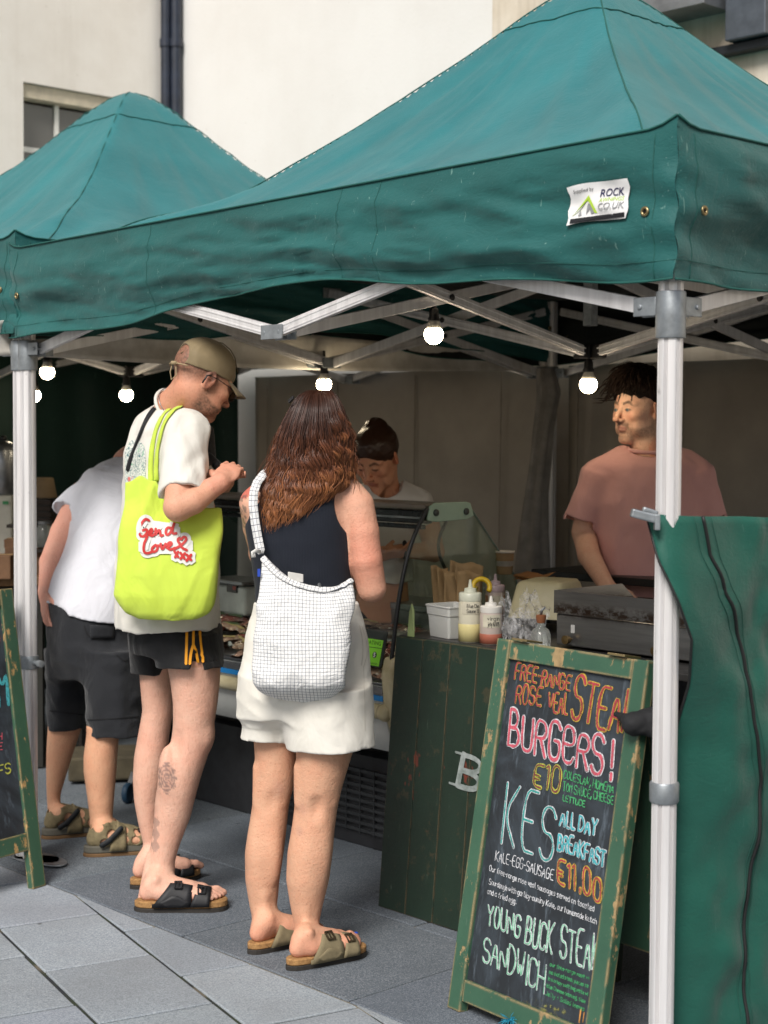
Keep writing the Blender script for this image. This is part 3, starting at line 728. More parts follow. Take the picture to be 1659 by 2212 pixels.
def patch_print(name, items, colr):
    mb = MB()
    for k, it in enumerate(items):
        if it[0] == 'poly':
            n = len(it[1]); mb.add([patch_pt(a, b, .0078 + .0002 * k) for a, b in it[1]], [list(range(n))])
        else:
            _, body, a0, b0, a1, b1, bold, shear = it; v, f = font_mesh(body, 1, shear, bold); lo, hi = v.min(0), v.max(0)
            mb.add([patch_pt(a0 + (a1 - a0) * (q[0] - lo[0]) / (hi[0] - lo[0]), b0 + (b1 - b0) * (q[1] - lo[1]) / (hi[1] - lo[1]), .0082) for q in v], f)
    return mb.build(name, simple(name + '_ink', colr, .5, var=.03), patch)
patch_print('black_print', [('poly', [(.06, .04), (.97, .04), (.97, .16), (.06, .16)]), ('t', 'Supplied by', .1, .77, .42, .89, 0, 0)], '#15151a')
patch_print('navy_print', [('t', 'ROCK', .53, .6, .93, .8, .012, .2)], '#1b1c4a')
patch_print('lime_print', [('t', 'AWNINGS', .52, .47, .93, .575, .0, .2), ('poly', [(.06, .2), (.1, .26), (.3, .63), (.34, .7), (.36, .63), (.5, .2), (.44, .22), (.36, .5), (.32, .56), (.24, .46), (.12, .3)])], '#a5c53a')
patch_print('grey_print', [('t', 'CO.UK', .52, .27, .96, .44, .01, 0), ('poly', [(.3, .2), (.33, .5), (.37, .46), (.45, .22), (.39, .2), (.36, .35)]), ('poly', [(.17, .2), (.2, .36), (.23, .2)])], '#8a8c8e')
tp = MB(); v, f = font_mesh('Tel: 01254 691127', 1, 0, .01); lo, hi = v.min(0), v.max(0)
tp.add([patch_pt(.25 + .54 * (q[0] - lo[0]) / (hi[0] - lo[0]), .065 + .075 * (q[1] - lo[1]) / (hi[1] - lo[1]), .0092) for q in v], f); tp.build('white_print', simple('print_white', '#e8e8e8', .5), patch)

# gutter strip hung between the two stalls
M_pvc = simple('grey_pvc', '#d4d0c9', .5, var=.08, nscale=9, c2='#b3ada3', bump=.2, bscale=20)
def gut(a, b):
    v = -.16 + (D1 + .12) * a; z = 1.955 - .118 * b + .02 * math.sin(a * 6) * (1 - b) - .03 * math.sin(a * math.pi) * b + .03 * a
    if a < .05: z += -.02 * (1 - a / .05)
    return UV(W1 + .075 + .02 * math.sin(b * 3) + .012 * math.sin(a * 23) * b, v, z)
mb = MB(); mb.grid(80, 8, gut); tag(mb.build('rain_gutter', M_pvc, smooth=True, solid=.003), 'long grey plastic rain strip hung between the two stalls', 'gutter')
# bunched grey curtain at the back left pole
def cur(a, b):
    py = 795 + 450 * a; xc = np.interp(a, [0, .12, .3, .6, 1], [1178, 1186, 1172, 1158, 1152]); hw = np.interp(a, [0, .1, .3, .6, 1], [16, 22, 20, 22, 34]) / F * 7.3
    th = b * 2 * math.pi; r = 1 + .22 * math.sin(5 * th + a * 4) + .12 * math.sin(11 * th + a * 2); c = P(xc, py, 7.42)
    return c + np.array([hw * r * math.cos(th), hw * .7 * r * math.sin(th), 0])
mb = MB(); mb.grid(26, 40, lambda a, b: cur(b, a)); tag(mb.build('stall_curtain', simple('curtain_grey', '#84807b', .8, var=.15, bump=.2, bscale=30), smooth=True), 'bunched grey curtain hanging by the back left pole of the big stall', 'curtain')
# dark green side sheets of the far stall
M_dark = fabric_green('sheet_dark_green', '#0c2a24', '#103029', .2)
def sheet(u0, v0, u1, v1, z0, z1, name, label):
    L = math.hypot(u1 - u0, v1 - v0); n = nrm(np.cross(UV(u1, v1) - UV(u0, v0), Z)); mb = MB()
    mb.grid(50, 10, lambda a, b: UV(u0 + (u1 - u0) * a, v0 + (v1 - v0) * a, z0 + (z1 - z0) * b) + n * (.02 * math.sin(a * L * 9) + .012 * math.sin(a * L * 23 + b * 3)))
    return tag(mb.build(name, M_dark, smooth=True, solid=.003), label, 'side sheet')
U2 = W1 + .05 + W1 - .04
sheet(U2 - .03, -.02, U2 - .03, D1, .1, 2.0, 'side_sheet', 'dark green side sheet closing the far side of the second stall')
sheet(U2 - .03, D1 - .03, U2 - .42, D1 - .03, .1, 2.0, 'side_sheet', 'narrow dark green back sheet in the far corner of the second stall')

# green half-height side sheet with zips on the right
M_sheet = fabric_green('sheet_green', '#0e493e', '#125446', .2)
hb_b = [0, .08, .15, .22, .30, .42, 1.0]; hE_u = [.036, -.012, -.055, -.062, -.035, .022, .028]; hE_v = [-.040, -.054, -.035, .01, .04, .05, .045]; hC_u = [-.05, -.07, -.075, -.072, -.066, -.03, -.02]; hC_v = [-.065, -.06, -.0, .07, .10, .12, .12]
def half(a, b):
    """a along the side (0 at its zipped edge), b 0 top to 1 bottom: wraps the pole at the top, passes behind it lower down"""
    I = lambda q: float(np.interp(b, hb_b, q)); t = min(1, a / .13)
    u = (1 - t) ** 2 * I(hE_u) + 2 * t * (1 - t) * I(hC_u) + t * t * -.058; v = (1 - t) ** 2 * I(hE_v) + 2 * t * (1 - t) * I(hC_v) + t * t * .22
    if a > .13: v = .22 + (a - .13) * 1.6; u = -.058
    far = min(1, max(0, (a - .03) / .08))
    z = (1.375 - .03 * a - .02 * math.sin(min(1, a * 1.2) * math.pi)) * (1 - b) + .06 * b
    o = .014 * math.sin(a * 17 + b * 3) * b + .018 * float(fbm(np.array([a * 9, b * 5, .3]), 3)) + .012 * math.sin(b * 9 - a * 14) * math.exp(-a * 3) + .008 * float(vnoise(np.array([a * 30 + b * 8, b * 16 - a * 9, 2.]))) + .014 * abs(float(vnoise(np.array([a * 14 - b * 11, b * 9 + a * 12, 5.]))))
    return UV(u, v, z) - U * o * far
mb = MB(); mb.grid(90, 70, half)
hsheet = mb.build('half_side_sheet', M_sheet, smooth=True, solid=.002); tag(hsheet, 'waist high green side sheet clipped to the front right pole', 'side sheet')
def zcol(b):
    z_ = 1.35 * (1 - b) + .06 * b; py = 1115 + b * (2400 - 1115) ; px = np.interp(py, [1115, 1300, 1420, 1600, 1750, 1900, 2212, 2400], [1562, 1575, 1590, 1606, 1626, 1620, 1606, 1600]); q = onu(px, py, -.045); return float(.13 + (np.dot(q - R0, V) - .22) / 1.6)
M_zip = simple('zip_black', '#141617', .6)
zb = MB()
def zipline(fn, w_, k=60):
    pts = [fn(t2) for t2 in np.linspace(0, 1, k)]; zb.tube(pts, w_, 6)
zipline(lambda t2: half(0, t2) - U * .002, .0032); zb.build('edge_zip', M_zip, hsheet, smooth=True)
zb = MB(); zipline(lambda t2: half(zcol(t2), t2) - U * .004, .0045, 90); zb.build('zip', M_zip, hsheet, smooth=True)
zb = MB()
for d in (-.018, .018): zipline(lambda t2: half(zcol(t2) + d * .6, t2) - U * .003, .0012, 70)
zb.build('zip_seam', simple('hem_green2', '#124a3f', .8), hsheet, smooth=True)
# clip that holds the sheet's top
clp = thing('pole_clamp', 'grey metal clamp gripping the front right pole above the green sheet', 'clamp', UV(0, 0, 1.37))
cb = MB(); d_ = nrm(P(1365, 1108, 3.62) - P(1418, 1122, 3.62)); q0 = P(1420, 1122, 3.64); cb.bar(q0, q0 + d_ * .062, .026, .02); cb.bar(q0 + np.array([0.004, .02, .012]), q0 + d_ * .036 + np.array([0.004, .02, .014]), .02, .012); cb.build('jaw', M_galv2, clp, bevel=.004)
cb = MB(); cb.box(P(1419, 1128, 3.635), np.array([.006, 0, 0]), np.array([0, .012, 0]), Z * .018); cb.build('bracket', M_galv2, clp, bevel=.002)

# ---- lamps
M_bulb = emis('bulb_glow', (1.0, .82, .56), 32.0)
M_cap = simple('bulb_collar', '#cfc9bd', .4, var=.05)
def bulb(p, label, s=1.0, drop=.05):
    """p: centre of the glowing globe"""
    b = thing('light_bulb', label, 'light bulb', p, 'light bulbs hanging in the stalls'); r = .031 * s
    m = MB(); prof = [(r * math.sin(a), -r * math.cos(a)) for a in np.linspace(0.0, 2.2, 16)]; m.lathe(p, prof, 24); m.build('globe', M_bulb, b, smooth=True)
    zt = -r * math.cos(2.2); m = MB(); m.lathe(p, [(r * .82, zt - .001), (r * .72, zt + .012), (r * .5, zt + .026), (r * .45, zt + .03)], 20); m.build('collar', M_cap, b, smooth=True)
    m = MB(); m.lathe(p, [(r * .62, zt + .026), (r * .66, zt + .034), (r * .52, zt + .04), (r * .5, zt + .062), (r * .3, zt + .07), (.006, zt + .072), (.005, zt + .072 + drop)], 18); m.build('socket', M_blk, b, auto=45)
def pxbulb(px, py, Y, label, s=1.0, drop=.05): bulb(P(px, py, Y), label, s, drop)
pxbulb(937, 723, 5.2, 'lit bulb hanging highest, under the crossing bars left of the mast')
pxbulb(1271, 831, 5.66, 'lit bulb hanging below the mast, beside the man in pink')
pxbulb(700, 830, 6.72, "lit bulb hanging just over the long haired woman's head", 1.0)
pxbulb(273, 853, 7.7, 'lit bulb in the second stall, left of the man with the cap', 1.05)
pxbulb(102, 804, 7.3, 'lit bulb in the second stall, nearest the front left pole', 1.05)
pxbulb(74, 854, 8.4, 'lit bulb half hidden behind the front left pole', 1.1)
cb = MB(); pts = [P(700, 790, 6.72), P(760, 778, 6.5), P(830, 752, 6.1), P(900, 712, 5.5), P(937, 690, 5.2), P(960, 668, 5.25)]
cb.tube([pts[0]] + [a for a in chaikin(chaikin(pts))], .0042, 6); cb2 = [P(960, 668, 5.25), P(1060, 720, 5.4), P(1180, 765, 5.55), P(1271, 775, 5.66)]
cb.tube(chaikin(chaikin(cb2)), .0042, 6); tag(cb.build('festoon_cable', M_blk, smooth=True), 'thin black lamp cable slung along the stall frame', 'cable')
# taupe back sheets of the near stall
M_taupe = simple('sheet_taupe', '#aaa196', .85, var=.1, nscale=2.2, bump=.2, bscale=8, bdist=.02)
def back_sheet(u0, u1, label):
    mb = MB(); mb.grid(60, 10, lambda a, b: UV(u0 + (u1 - u0) * a, D1 + .10 + .012 * math.sin(a * (u1 - u0) * 7) + .006 * math.sin(a * 31 + b * 4), .05 + 1.84 * b))
    o = tag(mb.build('back_sheet', M_taupe, smooth=True, solid=.003), label, 'back sheet'); k = 0
    for u in np.arange(u0 + .3, u1, .62): sm = MB(); sm.tube([UV(u, D1 + .083, .06), UV(u + .006, D1 + .08, 1.0), UV(u, D1 + .083, 1.87)], .0035, 6); sm.build('seam', simple('sheet_seam', '#9b9287', .85), o, smooth=True)
    return o
back_sheet(-.05, W1 - .02, 'taupe back sheet behind the man in pink')
back_sheet(W1 + .1, U2 - .45, 'taupe back sheet of the second stall, seen above the meat counter')
# ================================================================ MEAT COUNTER, TABLE AND WHAT STANDS ON IT
def glass_mat(name, tint, refl=.5, alpha=.04, haze=0.0):
    t = NT(name); tr = t.n('BsdfTransparent', {'Color': tint}); gl = t.n('BsdfGlossy', {'Roughness': .03})
    ge = t.n('NewGeometry'); dt = t.n('VectorMath', operation='DOT_PRODUCT'); t.set(dt.inputs[0], ge.outputs['Normal']); t.set(dt.inputs[1], ge.outputs['Incoming']); fr = t.math('ADD', .045, t.math('MULTIPLY', .95, t.math('POWER', t.math('SUBTRACT', 1.0, t.math('ABSOLUTE', dt.outputs['Value']), True), 5.0))); mx = t.n('MixShader', {0: t.math('MULTIPLY', fr, refl, True), 1: tr.outputs[0], 2: gl.outputs[0]})
    if haze:
        df = t.n('BsdfDiffuse', {'Color': lin('#c9cfc2')}); sm = t.ramp(t.noise(7, 6, .7), .45, .75); mx = t.n('MixShader', {0: t.math('MULTIPLY', sm, haze), 1: mx.outputs[0], 2: df.outputs[0]})
    t.t.links.new(mx.outputs[0], t.out.inputs[0]); return t.m
M_glass = glass_mat('counter_glass', (.86, .9, .87), .7)
M_glass_e = glass_mat('end_glass', (.78, .86, .78), .8, haze=.16)
M_cream = simple('cream_plastic', '#cfc7a8', .45, var=.1, nscale=7, c2='#a79c78')
M_white_p = simple('white_enamel', '#c3c6c2', .35, var=.07, nscale=4)
M_steel = simple('steel', '#8d9094', .33, .85, var=.15, nscale=12)
M_dk = simple('dark_rubber', '#15181a', .45, var=.2)
fu0, fu1 = 1.66, 3.35
ctr = thing('meat_counter', 'long refrigerated meat counter with a curved glass front and cream bumper', 'display counter', UV(2.5, 1.0))
mb = MB()
prof = [(1.36, .43), (.86, .43), (.775, .455), (.735, .50), (.715, .56), (.708, .62), (.704, .66), (.704, .695), (.75, .70), (1.30, .79), (1.36, .79)]
mb.prism([(a, b) for a, b in prof][::-1], UV(fu0 + .04, 0, 0), V, Z, U, fu1 - fu0 - .04); mb.build('cabinet', M_white_p, ctr, bevel=.003, auto=25)
mb = MB(); mb.tube([UV(u, .700, .607) for u in np.linspace(fu0 + .035, fu1, 12)], .026, 14); mb.lathe(UV(fu0 + .035, .700, .607), [(0, -.034), (.02, -.03), (.03, -.015), (.032, 0), (.026, .02)], 16, U); mb.build('bumper', M_cream, ctr, smooth=True)
mb = MB(); mb.uvbox(fu0 + .042, fu1, .694, .7035, .643, .662); mb.build('blue_trim', simple('blue_trim', '#1b78b9', .35, var=.05), ctr, bevel=.002)
mb = MB(); mb.uvbox(fu0 + .042, fu1, .692, .7035, .667, .690); mb.uvbox(fu0 + .042, fu1, .69, .74, .702, .708); mb.build('price_rail', M_steel, ctr, bevel=.002)
mb = MB(); mb.prism([(1.4, .40), (.83, .40), (.75, .47), (.69, .60), (.675, .74), (.69, .80), (.76, .80), (.80, .76), (1.36, .80), (1.40, .80)][::-1], UV(fu0 - .02, 0, 0), V, Z, U, .055); mb.build('end_panel', M_cream, ctr, bevel=.012, auto=40)
mb = MB(); mb.uvbox(1.95, fu1, 1.02, 1.36, .003, .35); mb.build('plinth', simple('plinth_dark', '#26282c', .6, var=.2), ctr, bevel=.004)
mb = MB()
for k in range(9): mb.uvbox(2.0, 2.62, 1.008, 1.022, .06 + k * .028, .073 + k * .028)
for k in range(9): mb.uvbox(2.0 + k * .0775, 2.004 + k * .0775, 1.006, 1.018, .055, .3)
mb.build('grille', simple('grille_dark', '#3a3d40', .5, .3), ctr)
mb = MB(); mb.uvbox(1.7, fu1, 1.1, 1.36, .35, .43); mb.build('underframe', M_dk, ctr)
for u in (1.75, 3.2):
    for v in (.85, 1.25): mb = MB(); mb.uvbox(u, u + .05, v, v + .05, .003, .43); mb.build('leg', M_dk, ctr)
gc = [(.690, .735), (.70, .82), (.718, .94), (.742, 1.06), (.785, 1.19), (.861, 1.30)]
gcs = np.array([np.array(p) for p in chaikin(chaikin(np.array(gc)))])
mb = MB(); mb.grid(6, len(gcs) - 1, lambda a, b: UV(fu0 + .004 + (fu1 - fu0) * a, *gcs[int(round(b * (len(gcs) - 1)))])); mb.build('front_glass', M_glass, ctr, smooth=True)
mb = MB(); mb.tube([UV(fu0, v, z) for v, z in gcs], .0075, 8); mb.build('glass_edge', M_dk, ctr, smooth=True)
mb = MB(); ep = [(v, z) for v, z in gcs] + [(.90, 1.31), (1.067, 1.308), (1.325, 1.031), (1.34, .80), (.72, .80)]
mb.prism(ep[::-1], UV(fu0 + .006, 0, 0), V, Z, U, .006); mb.build('end_glass', M_glass_e, ctr)
mb = MB(); mb.tube([UV(fu0 + .006, .90, 1.312), UV(fu0 + .006, 1.067, 1.31), UV(fu0 + .006, 1.325, 1.033), UV(fu0 + .006, 1.342, .82)], .0035, 6); mb.build('glass_rim', simple('glass_rim', '#5e7268', .3), ctr, smooth=True)
mb = MB(); mb.uvbox(fu0 + .014, fu1, .865, 1.06, 1.292, 1.312); mb.build('top_glass_shelf', simple('shelf_brown', '#6e655a', .35, .2), ctr, bevel=.003)
mb = MB(); mb.uvbox(fu0 + .014, fu1, .862, .90, 1.245, 1.290); mb.uvbox(fu0 + .014, fu1, .855, .87, 1.226, 1.242); mb.build('top_rail', simple('rail_black', '#27292d', .25, .6), ctr, bevel=.004)
mb = MB(); mb.uvbox(fu0 + .014, fu1, .853, .862, 1.262, 1.268); mb.build('rail_strip', M_steel, ctr)
mb = MB(); mb.prism([(.856, 1.258), (.9, 1.252), (1.05, 1.256), (1.085, 1.268), (1.068, 1.313), (1.045, 1.318), (.89, 1.318), (.868, 1.306)], UV(fu0 + .0, 0, 0), V, Z, -U, .008); mb.build('glass_bracket', simple('bracket_green', '#8fa995', .35, var=.06), ctr, bevel=.002)
mb = MB()
for v in (.895, 1.045): mb.lathe(UV(fu0 - .008, v, 1.284), [(.0, .007), (.006, .006), (.012, .004), (.0125, 0)], 16, -U)
mb.build('bracket_bolt', simple('bolt_dark', '#4a4f4c', .4, .6), ctr, auto=40)
mb = MB(); pts = [UV(1.72, 1.02, 1.255), UV(1.72, .97, 1.18), UV(1.72, .99, 1.1), UV(1.72, 1.08, 1.01), UV(1.72, 1.12, .98)]; mb.tube(chaikin(chaikin(np.array(pts))), .006, 6); mb.build('wire', M_dk, ctr, smooth=True)
mb = MB(); mb.uvbox(fu0 + .05, fu1, 1.36, 1.62, .86, .885); mb.uvbox(fu0 + .05, fu1, 1.362, 1.40, .45, .858); mb.build('serving_slab', M_steel, ctr, bevel=.003)
# packs of meat: four kinds, laid out in rows; nobody could tell them apart
def pack_mat(name, c1, c2):
    t = NT(name); c = t.mix(t.ramp(t.noise(28, 5, .65), .35, .65), lin(c1), lin(c2)); c = t.mix(t.ramp(t.noise(60, 3), .62, .7), c, lin('#d8d2c6')); t.b(Base_Color=c, Roughness=.16, Specular_IOR_Level=.6, Coat_Weight=.5, Coat_Roughness=.08); t.bump(t.noise(45, 5, .7, None, 1.5), .9, .006); return t.m
M_pk = [pack_mat('pack_dark', '#5b2f2a', '#8a5148'), pack_mat('pack_pale', '#8d6a5a', '#b89a86'), pack_mat('pack_brown', '#3e2c24', '#6d5340'), pack_mat('pack_red', '#74352f', '#a2746a')]
M_pl = [simple('pack_label_green', '#4f6440', .5), simple('pack_label_kraft', '#c0aa74', .6), simple('pack_label_white', '#c9c8c0', .5)]
protos = []
for k in range(4):
    t_ = thing('meat_pack', 'vacuum sealed pack of meat lying with many others in the counter', 'meat pack', (0, 0, 0), 'packs of meat in the counter')
    sx, sy = (.085, .06), (.095, .05); mb = MB(); nx = 14
    def fn(a, b, k=k, top=True):
        x, y = (a * 2 - 1) * .09, (b * 2 - 1) * (.06 - .004 * k); e = max(0, 1 - max(abs(a * 2 - 1), abs(b * 2 - 1)) ** 2.2)
        return np.array([x + .008 * math.sin(b * 9 + k), y + .008 * math.sin(a * 8 + k), .004 + .020 * e * (1 + .35 * float(fbm(np.array([a * 3 + k * 5, b * 3, 1.]), 2))) + .004 * math.sin(a * 21 + b * 5)])
    mb.grid(nx, nx, fn); mb.grid(2, 2, lambda a, b: np.array([(a * 2 - 1) * .088, -(b * 2 - 1) * .056, 0]))
    mb.build('wrapped_meat', M_pk[k], t_, smooth=True)
    if k != 2:
        lb = MB(); lb.grid(6, 6, lambda a, b: fn(.22 + a * .56, .2 + b * .55) + np.array([0, 0, .0025])); lb.build('label', M_pl[k % 3], t_, smooth=True)
    protos.append(t_)
def dup(root, loc, eul, label=None):
    r = root.copy(); C.objects.link(r); r.location = [float(a) for a in loc]; r.rotation_euler = eul
    if label: r['label'] = label
    for ch in list(root.children):
        c = ch.copy(); C.objects.link(c); c.parent = r
        for g_ in ch.children:
            d = g_.copy(); C.objects.link(d); d.parent = c
    return r
first = set(); au = math.atan2(U[1], U[0])
for i in range(15):
    for j in range(4):
        u = 1.80 + i * .098 + random.uniform(-.02, .02); v = .79 + j * .135 + random.uniform(-.015, .015); z = .708 + (v - .75) * .163 + random.choice([0, .022, .03])
        k = random.randrange(4); e = (random.uniform(-.1, .3), random.uniform(-.16, .16), au + random.uniform(-.9, .9))
        if k not in first: first.add(k); protos[k].location = UV(u, v, z).tolist(); protos[k].rotation_euler = e
        else: dup(protos[k], UV(u, v, z), e)
# weighing scale and price card in the counter
sc = thing('weighing_scale', 'white shop scale with a small dark display behind the counter glass', 'scale', onv(515, 1320, 1.15))
q = onv(515, 1292, 1.15); mb = MB(); mb.box(q, U * .13, V * .07, Z * .062); mb.build('scale_body', simple('scale_white', '#b9bbb8', .4), sc, bevel=.012)
mb = MB(); mb.box(onv(502, 1270, 1.078), U * .035, V * .004, Z * .018); d = mb.build('display', simple('display_black', '#101214', .2), sc, bevel=.002); mb = MB(); mb.box(onv(506, 1270, 1.0735), U * .01, V * .001, Z * .008); mb.build('digits', simple('digit_red', '#8b3a32', .4), d)
mb = MB(); mb.box(q + Z * .075, U * .14, V * .09, Z * .008); mb.build('pan', M_steel, sc, bevel=.003)
# food hygiene card inside the glass
hc0 = onv(802, 1440, .745); hn = -V
hcard = thing('hygiene_card', 'black and lime food hygiene rating card standing inside the counter glass', 'card', hc0)
ch, cw = .124, .20
def hp(a, b, o=0.0): return hc0 + Z * (.0 + ch * b) - U * ((a - .75) * cw) + V * (.03 * b) - V * o
mb = MB(); mb.add([hp(a, b) for a, b in ((0, 0), (1, 0), (1, 1), (0, 1))] + [hp(a, b, -.004) for a, b in ((0, 0), (1, 0), (1, 1), (0, 1))], [[0, 1, 2, 3], [7, 6, 5, 4], [0, 4, 5, 1], [1, 5, 6, 2], [2, 6, 7, 3], [3, 7, 4, 0]]); mb.build('card', simple('card_black', '#16171a', .35), hcard)
M_lime = simple('card_lime', '#7fc52f', .4, var=.03)
mb = MB(); mb.add([hp(a, b, .0012) for a, b in ((.03, .04), (.94, .04), (.94, .75), (.03, .75))], [[0, 1, 2, 3]]); lm = mb.build('lime_field', M_lime, hcard)
mb = MB(); mb.add([hp(a, b, .002) for a, b in ((.03, .52), (.94, .52), (.94, .535), (.03, .535))], [[0, 1, 2, 3]])
n_ = 20
for cxx, rr in ((.79, .085),): mb.add([hp(cxx + rr * math.cos(t2) * .62, .33 + rr * math.sin(t2), .002) for t2 in np.linspace(0, 2 * math.pi, n_ + 1)[:-1]], [list(range(n_))])
print_text(mb, 'HYGIENE RATING', hp(.08, .60), hp(.90, .60) - hp(.08, .60), hp(0, .11) - hp(0, 0), .002, hn)
print_text(mb, 'VERY GOOD', hp(.5, .07), hp(.9, .07) - hp(.5, .07), hp(0, .05) - hp(0, 0), .002, hn); mb.build('black_print', simple('ink_black', '#101010', .5), hcard)
mb = MB(); print_text(mb, '5', hp(.765, .27), hp(.815, .27) - hp(.765, .27), hp(0, .12) - hp(0, 0), .003, hn, bold=.02); mb.build('white_print', simple('ink_white', '#e4e4e4', .5), hcard)

# ---- painted wood: green paint worn down to timber along its edges
def worn(name, green, g2, wood, edge=.5, patch=.0, pcol='#6d3226', bevr=.006, stretch=(1, 1, 1)):
    t = NT(name)
    c = t.mix(t.ramp(t.noise(5, 5, .6), .3, .7), lin(green), lin(g2))
    sc1 = t.ramp(t.noise(18, 5, .75, t.mapped((4, 4, .5))), .66, .72); c = t.mix(t.math('MULTIPLY', sc1, .3), c, lin('#7f8f7c'))
    if patch:
        pm = t.ramp(t.noise(5.5, 4, .62, t.mapped((1.6, 1.6, .8))), .64, .665); c = t.mix(t.math('MULTIPLY', pm, patch), c, lin(pcol))
    geo = t.n('NewGeometry').outputs['Normal']; bv = t.n('Bevel', {'Radius': bevr}, samples=6).outputs[0]
    dt = t.n('VectorMath', operation='DOT_PRODUCT'); t.set(dt.inputs[0], geo); t.set(dt.inputs[1], bv)
    em = t.math('SUBTRACT', 1.0, dt.outputs['Value']); em = t.math('MULTIPLY', em, 9.0, True)
    nz = t.noise(16, 6, .7, t.mapped(stretch)); m1 = t.math('MULTIPLY', em, t.ramp(nz, .4, .5)); m2 = t.math('MULTIPLY', t.ramp(t.noise(11, 6, .75, t.mapped(stretch)), .585, .61), edge)
    m_ = t.math('MAXIMUM', m1, m2); wd = t.mix(t.ramp(t.noise(40, 4), .35, .7), lin(wood), tuple(x * .6 for x in lin(wood)))
    c = t.mix(m_, c, wd); t.b(Base_Color=c, Roughness=.55); t.bump(t.math('ADD', t.math('MULTIPLY', m_, -.6), t.noise(60, 4)), .3, .003); return t.m
M_plank = worn('plank_green', '#17261d', '#1c3025', '#8a6a48', .12, .8, bevr=.0025)
M_frame = worn('frame_green', '#2f5240', '#3a5e49', '#b59468', .75, bevr=.012, stretch=(1.2, 1.2, .6))
# table
tb = thing('serving_table', 'dark edged serving table behind the green plank board', 'table', UV(.8, .9))
mb = MB(); mb.uvbox(-.25, 1.545, .618, 1.24, .872, .895); mb.build('tabletop', simple('table_dark', '#3b3a39', .4, .3), tb, bevel=.004)
for u in (-.15, 1.45):
    for v in (.64, 1.16): mb = MB(); mb.uvbox(u - .02, u + .02, v - .02, v + .02, .003, .872); mb.build('leg', M_dk, tb, bevel=.002)
# plank board
pbd = thing('plank_board', 'dark green wooden plank board leaning against the table, lettered in grey', 'board', UV(.9, .54))
mb = MB(); u = 1.555; lean = lambda z: .552 + .056 * z / .89
while u > .6:
    wdt = random.uniform(.118, .132); u1_ = max(u - wdt, .5)
    zt = .893
    pa = [UV(u - .0009, lean(0) - .012, .003), UV(u1_ + .0009, lean(0) - .012, .003), UV(u1_ + .0009 - .02, lean(.89) - .012, zt), UV(u - .0009 - .02, lean(.89) - .012, zt)]
    mb.add(pa + [p + V * .022 for p in pa], [[0, 1, 2, 3], [7, 6, 5, 4], [0, 4, 5, 1], [1, 5, 6, 2], [2, 6, 7, 3], [3, 7, 4, 0]]); u = u1_
mb.build('planks', M_plank, pbd, bevel=.003)
def bp(px, py, o=.004): 
    q = onv(px, py, .57); return UV(np.dot(q - R0, U), lean(q[2]) - .012 - o, q[2])
M_letter = simple('letter_grey', '#9aa1a1', .7, var=.12, nscale=30, c2='#5f6b66')
mb = MB()
bo = bp(972, 1693); bx = bp(1030, 1712) - bo; by = bp(983, 1622) - bo
def bq(x, y): return bo + bx * x + by * y
k_ = 0
for pts, w_ in (([(.32, .05), (.32, .97)], .021), ([(.02, .04), (.62, .04)], .008), ([(.02, .97), (.55, .97)], .008), ([(.32, .96), (.7, .96), (.95, .88), (1.0, .74), (.92, .6), (.7, .53), (.34, .53)], .016), ([(.34, .52), (.78, .5), (1.02, .4), (1.06, .24), (.95, .1), (.7, .04), (.34, .04)], .018)):
    ribbon(mb, chaikin(np.array([bq(*p) for p in pts])) if len(pts) > 2 else np.array([bq(*p) for p in pts]), w_, -V, k_ * 1e-4); k_ += 1
for pts, w_ in (([(1.32, -.05), (1.32, .6)], .019), ([(1.14, .6), (1.34, .6)], .008), ([(1.12, -.06), (1.58, -.1)], .008), ([(1.36, .4), (1.5, .58), (1.7, .62), (1.76, .5)], .011)):
    ribbon(mb, chaikin(np.array([bq(*p) for p in pts])) if len(pts) > 2 else np.array([bq(*p) for p in pts]), w_, -V, k_ * 1e-4); k_ += 1
mb.build('lettering', M_letter, pbd)

# ---- things on the table (top z = .895)
TZ = .895
def squeeze(px, py, hgt, r, liq, lvl, body, capc, label, txt, lab0, lab1, cone=True):
    p = G(px, py, TZ); t_ = thing('squeeze_bottle', label, 'squeeze bottle', p, 'sauce bottles on the table')
    hb = hgt * .66; mb = MB(); mb.lathe(p, [(r * .9, .0005), (r, .005), (r, hb * .92), (r * .93, hb)], 28); mb.build('bottle', body, t_, auto=50)
    mb = MB(); mb.lathe(p, [(r * 1.002, .004), (r * 1.004, hb * lvl), (r * .99, hb * lvl + .001)], 28); mb.build('sauce', liq, t_, smooth=True)
    mb = MB(); mb.lathe(p, [(r * .95, hb), (r * .97, hb + .003), (r * .97, hb + hgt * .12), (r * .9, hb + hgt * .135), (r * .55, hb + hgt * .14), (r * .5, hb + hgt * .2), (r * .2, hb + hgt * .215), (r * .1, hgt), (.0, hgt)], 26); mb.build('cap', capc, t_, auto=45)
    d = nrm([-p[0], -p[1], 0]); a0 = math.atan2(d[1], d[0]); mb = MB()
    def lp(a, b, o=0): th = a0 - .75 + 1.7 * a; return p + np.array([math.cos(th), math.sin(th), 0]) * (r * 1.02 + o) + Z * (hb * (lab0 + (lab1 - lab0) * b))
    mb.grid(12, 2, lambda a, b: lp(a, b, .0006)); l = mb.build('label', simple('bottle_label', '#cfc9b4', .6), t_, smooth=True)
    mb = MB(); k = 0
    for i, line in enumerate(txt):
        st, wd = strokes(line, 1.2, .1)
        for s_ in st: ribbon(mb, np.array([lp(.28 + .62 * x / max(wd, 18), (.56 - .44 * i) + y / 6 * .3, .0006) for x, y in s_]), .0013, -nrm(ray(px, py)), .0009 + k * 2e-5); k += 1
    mb.build('handwriting', simple('marker_black', '#121212', .6), l)
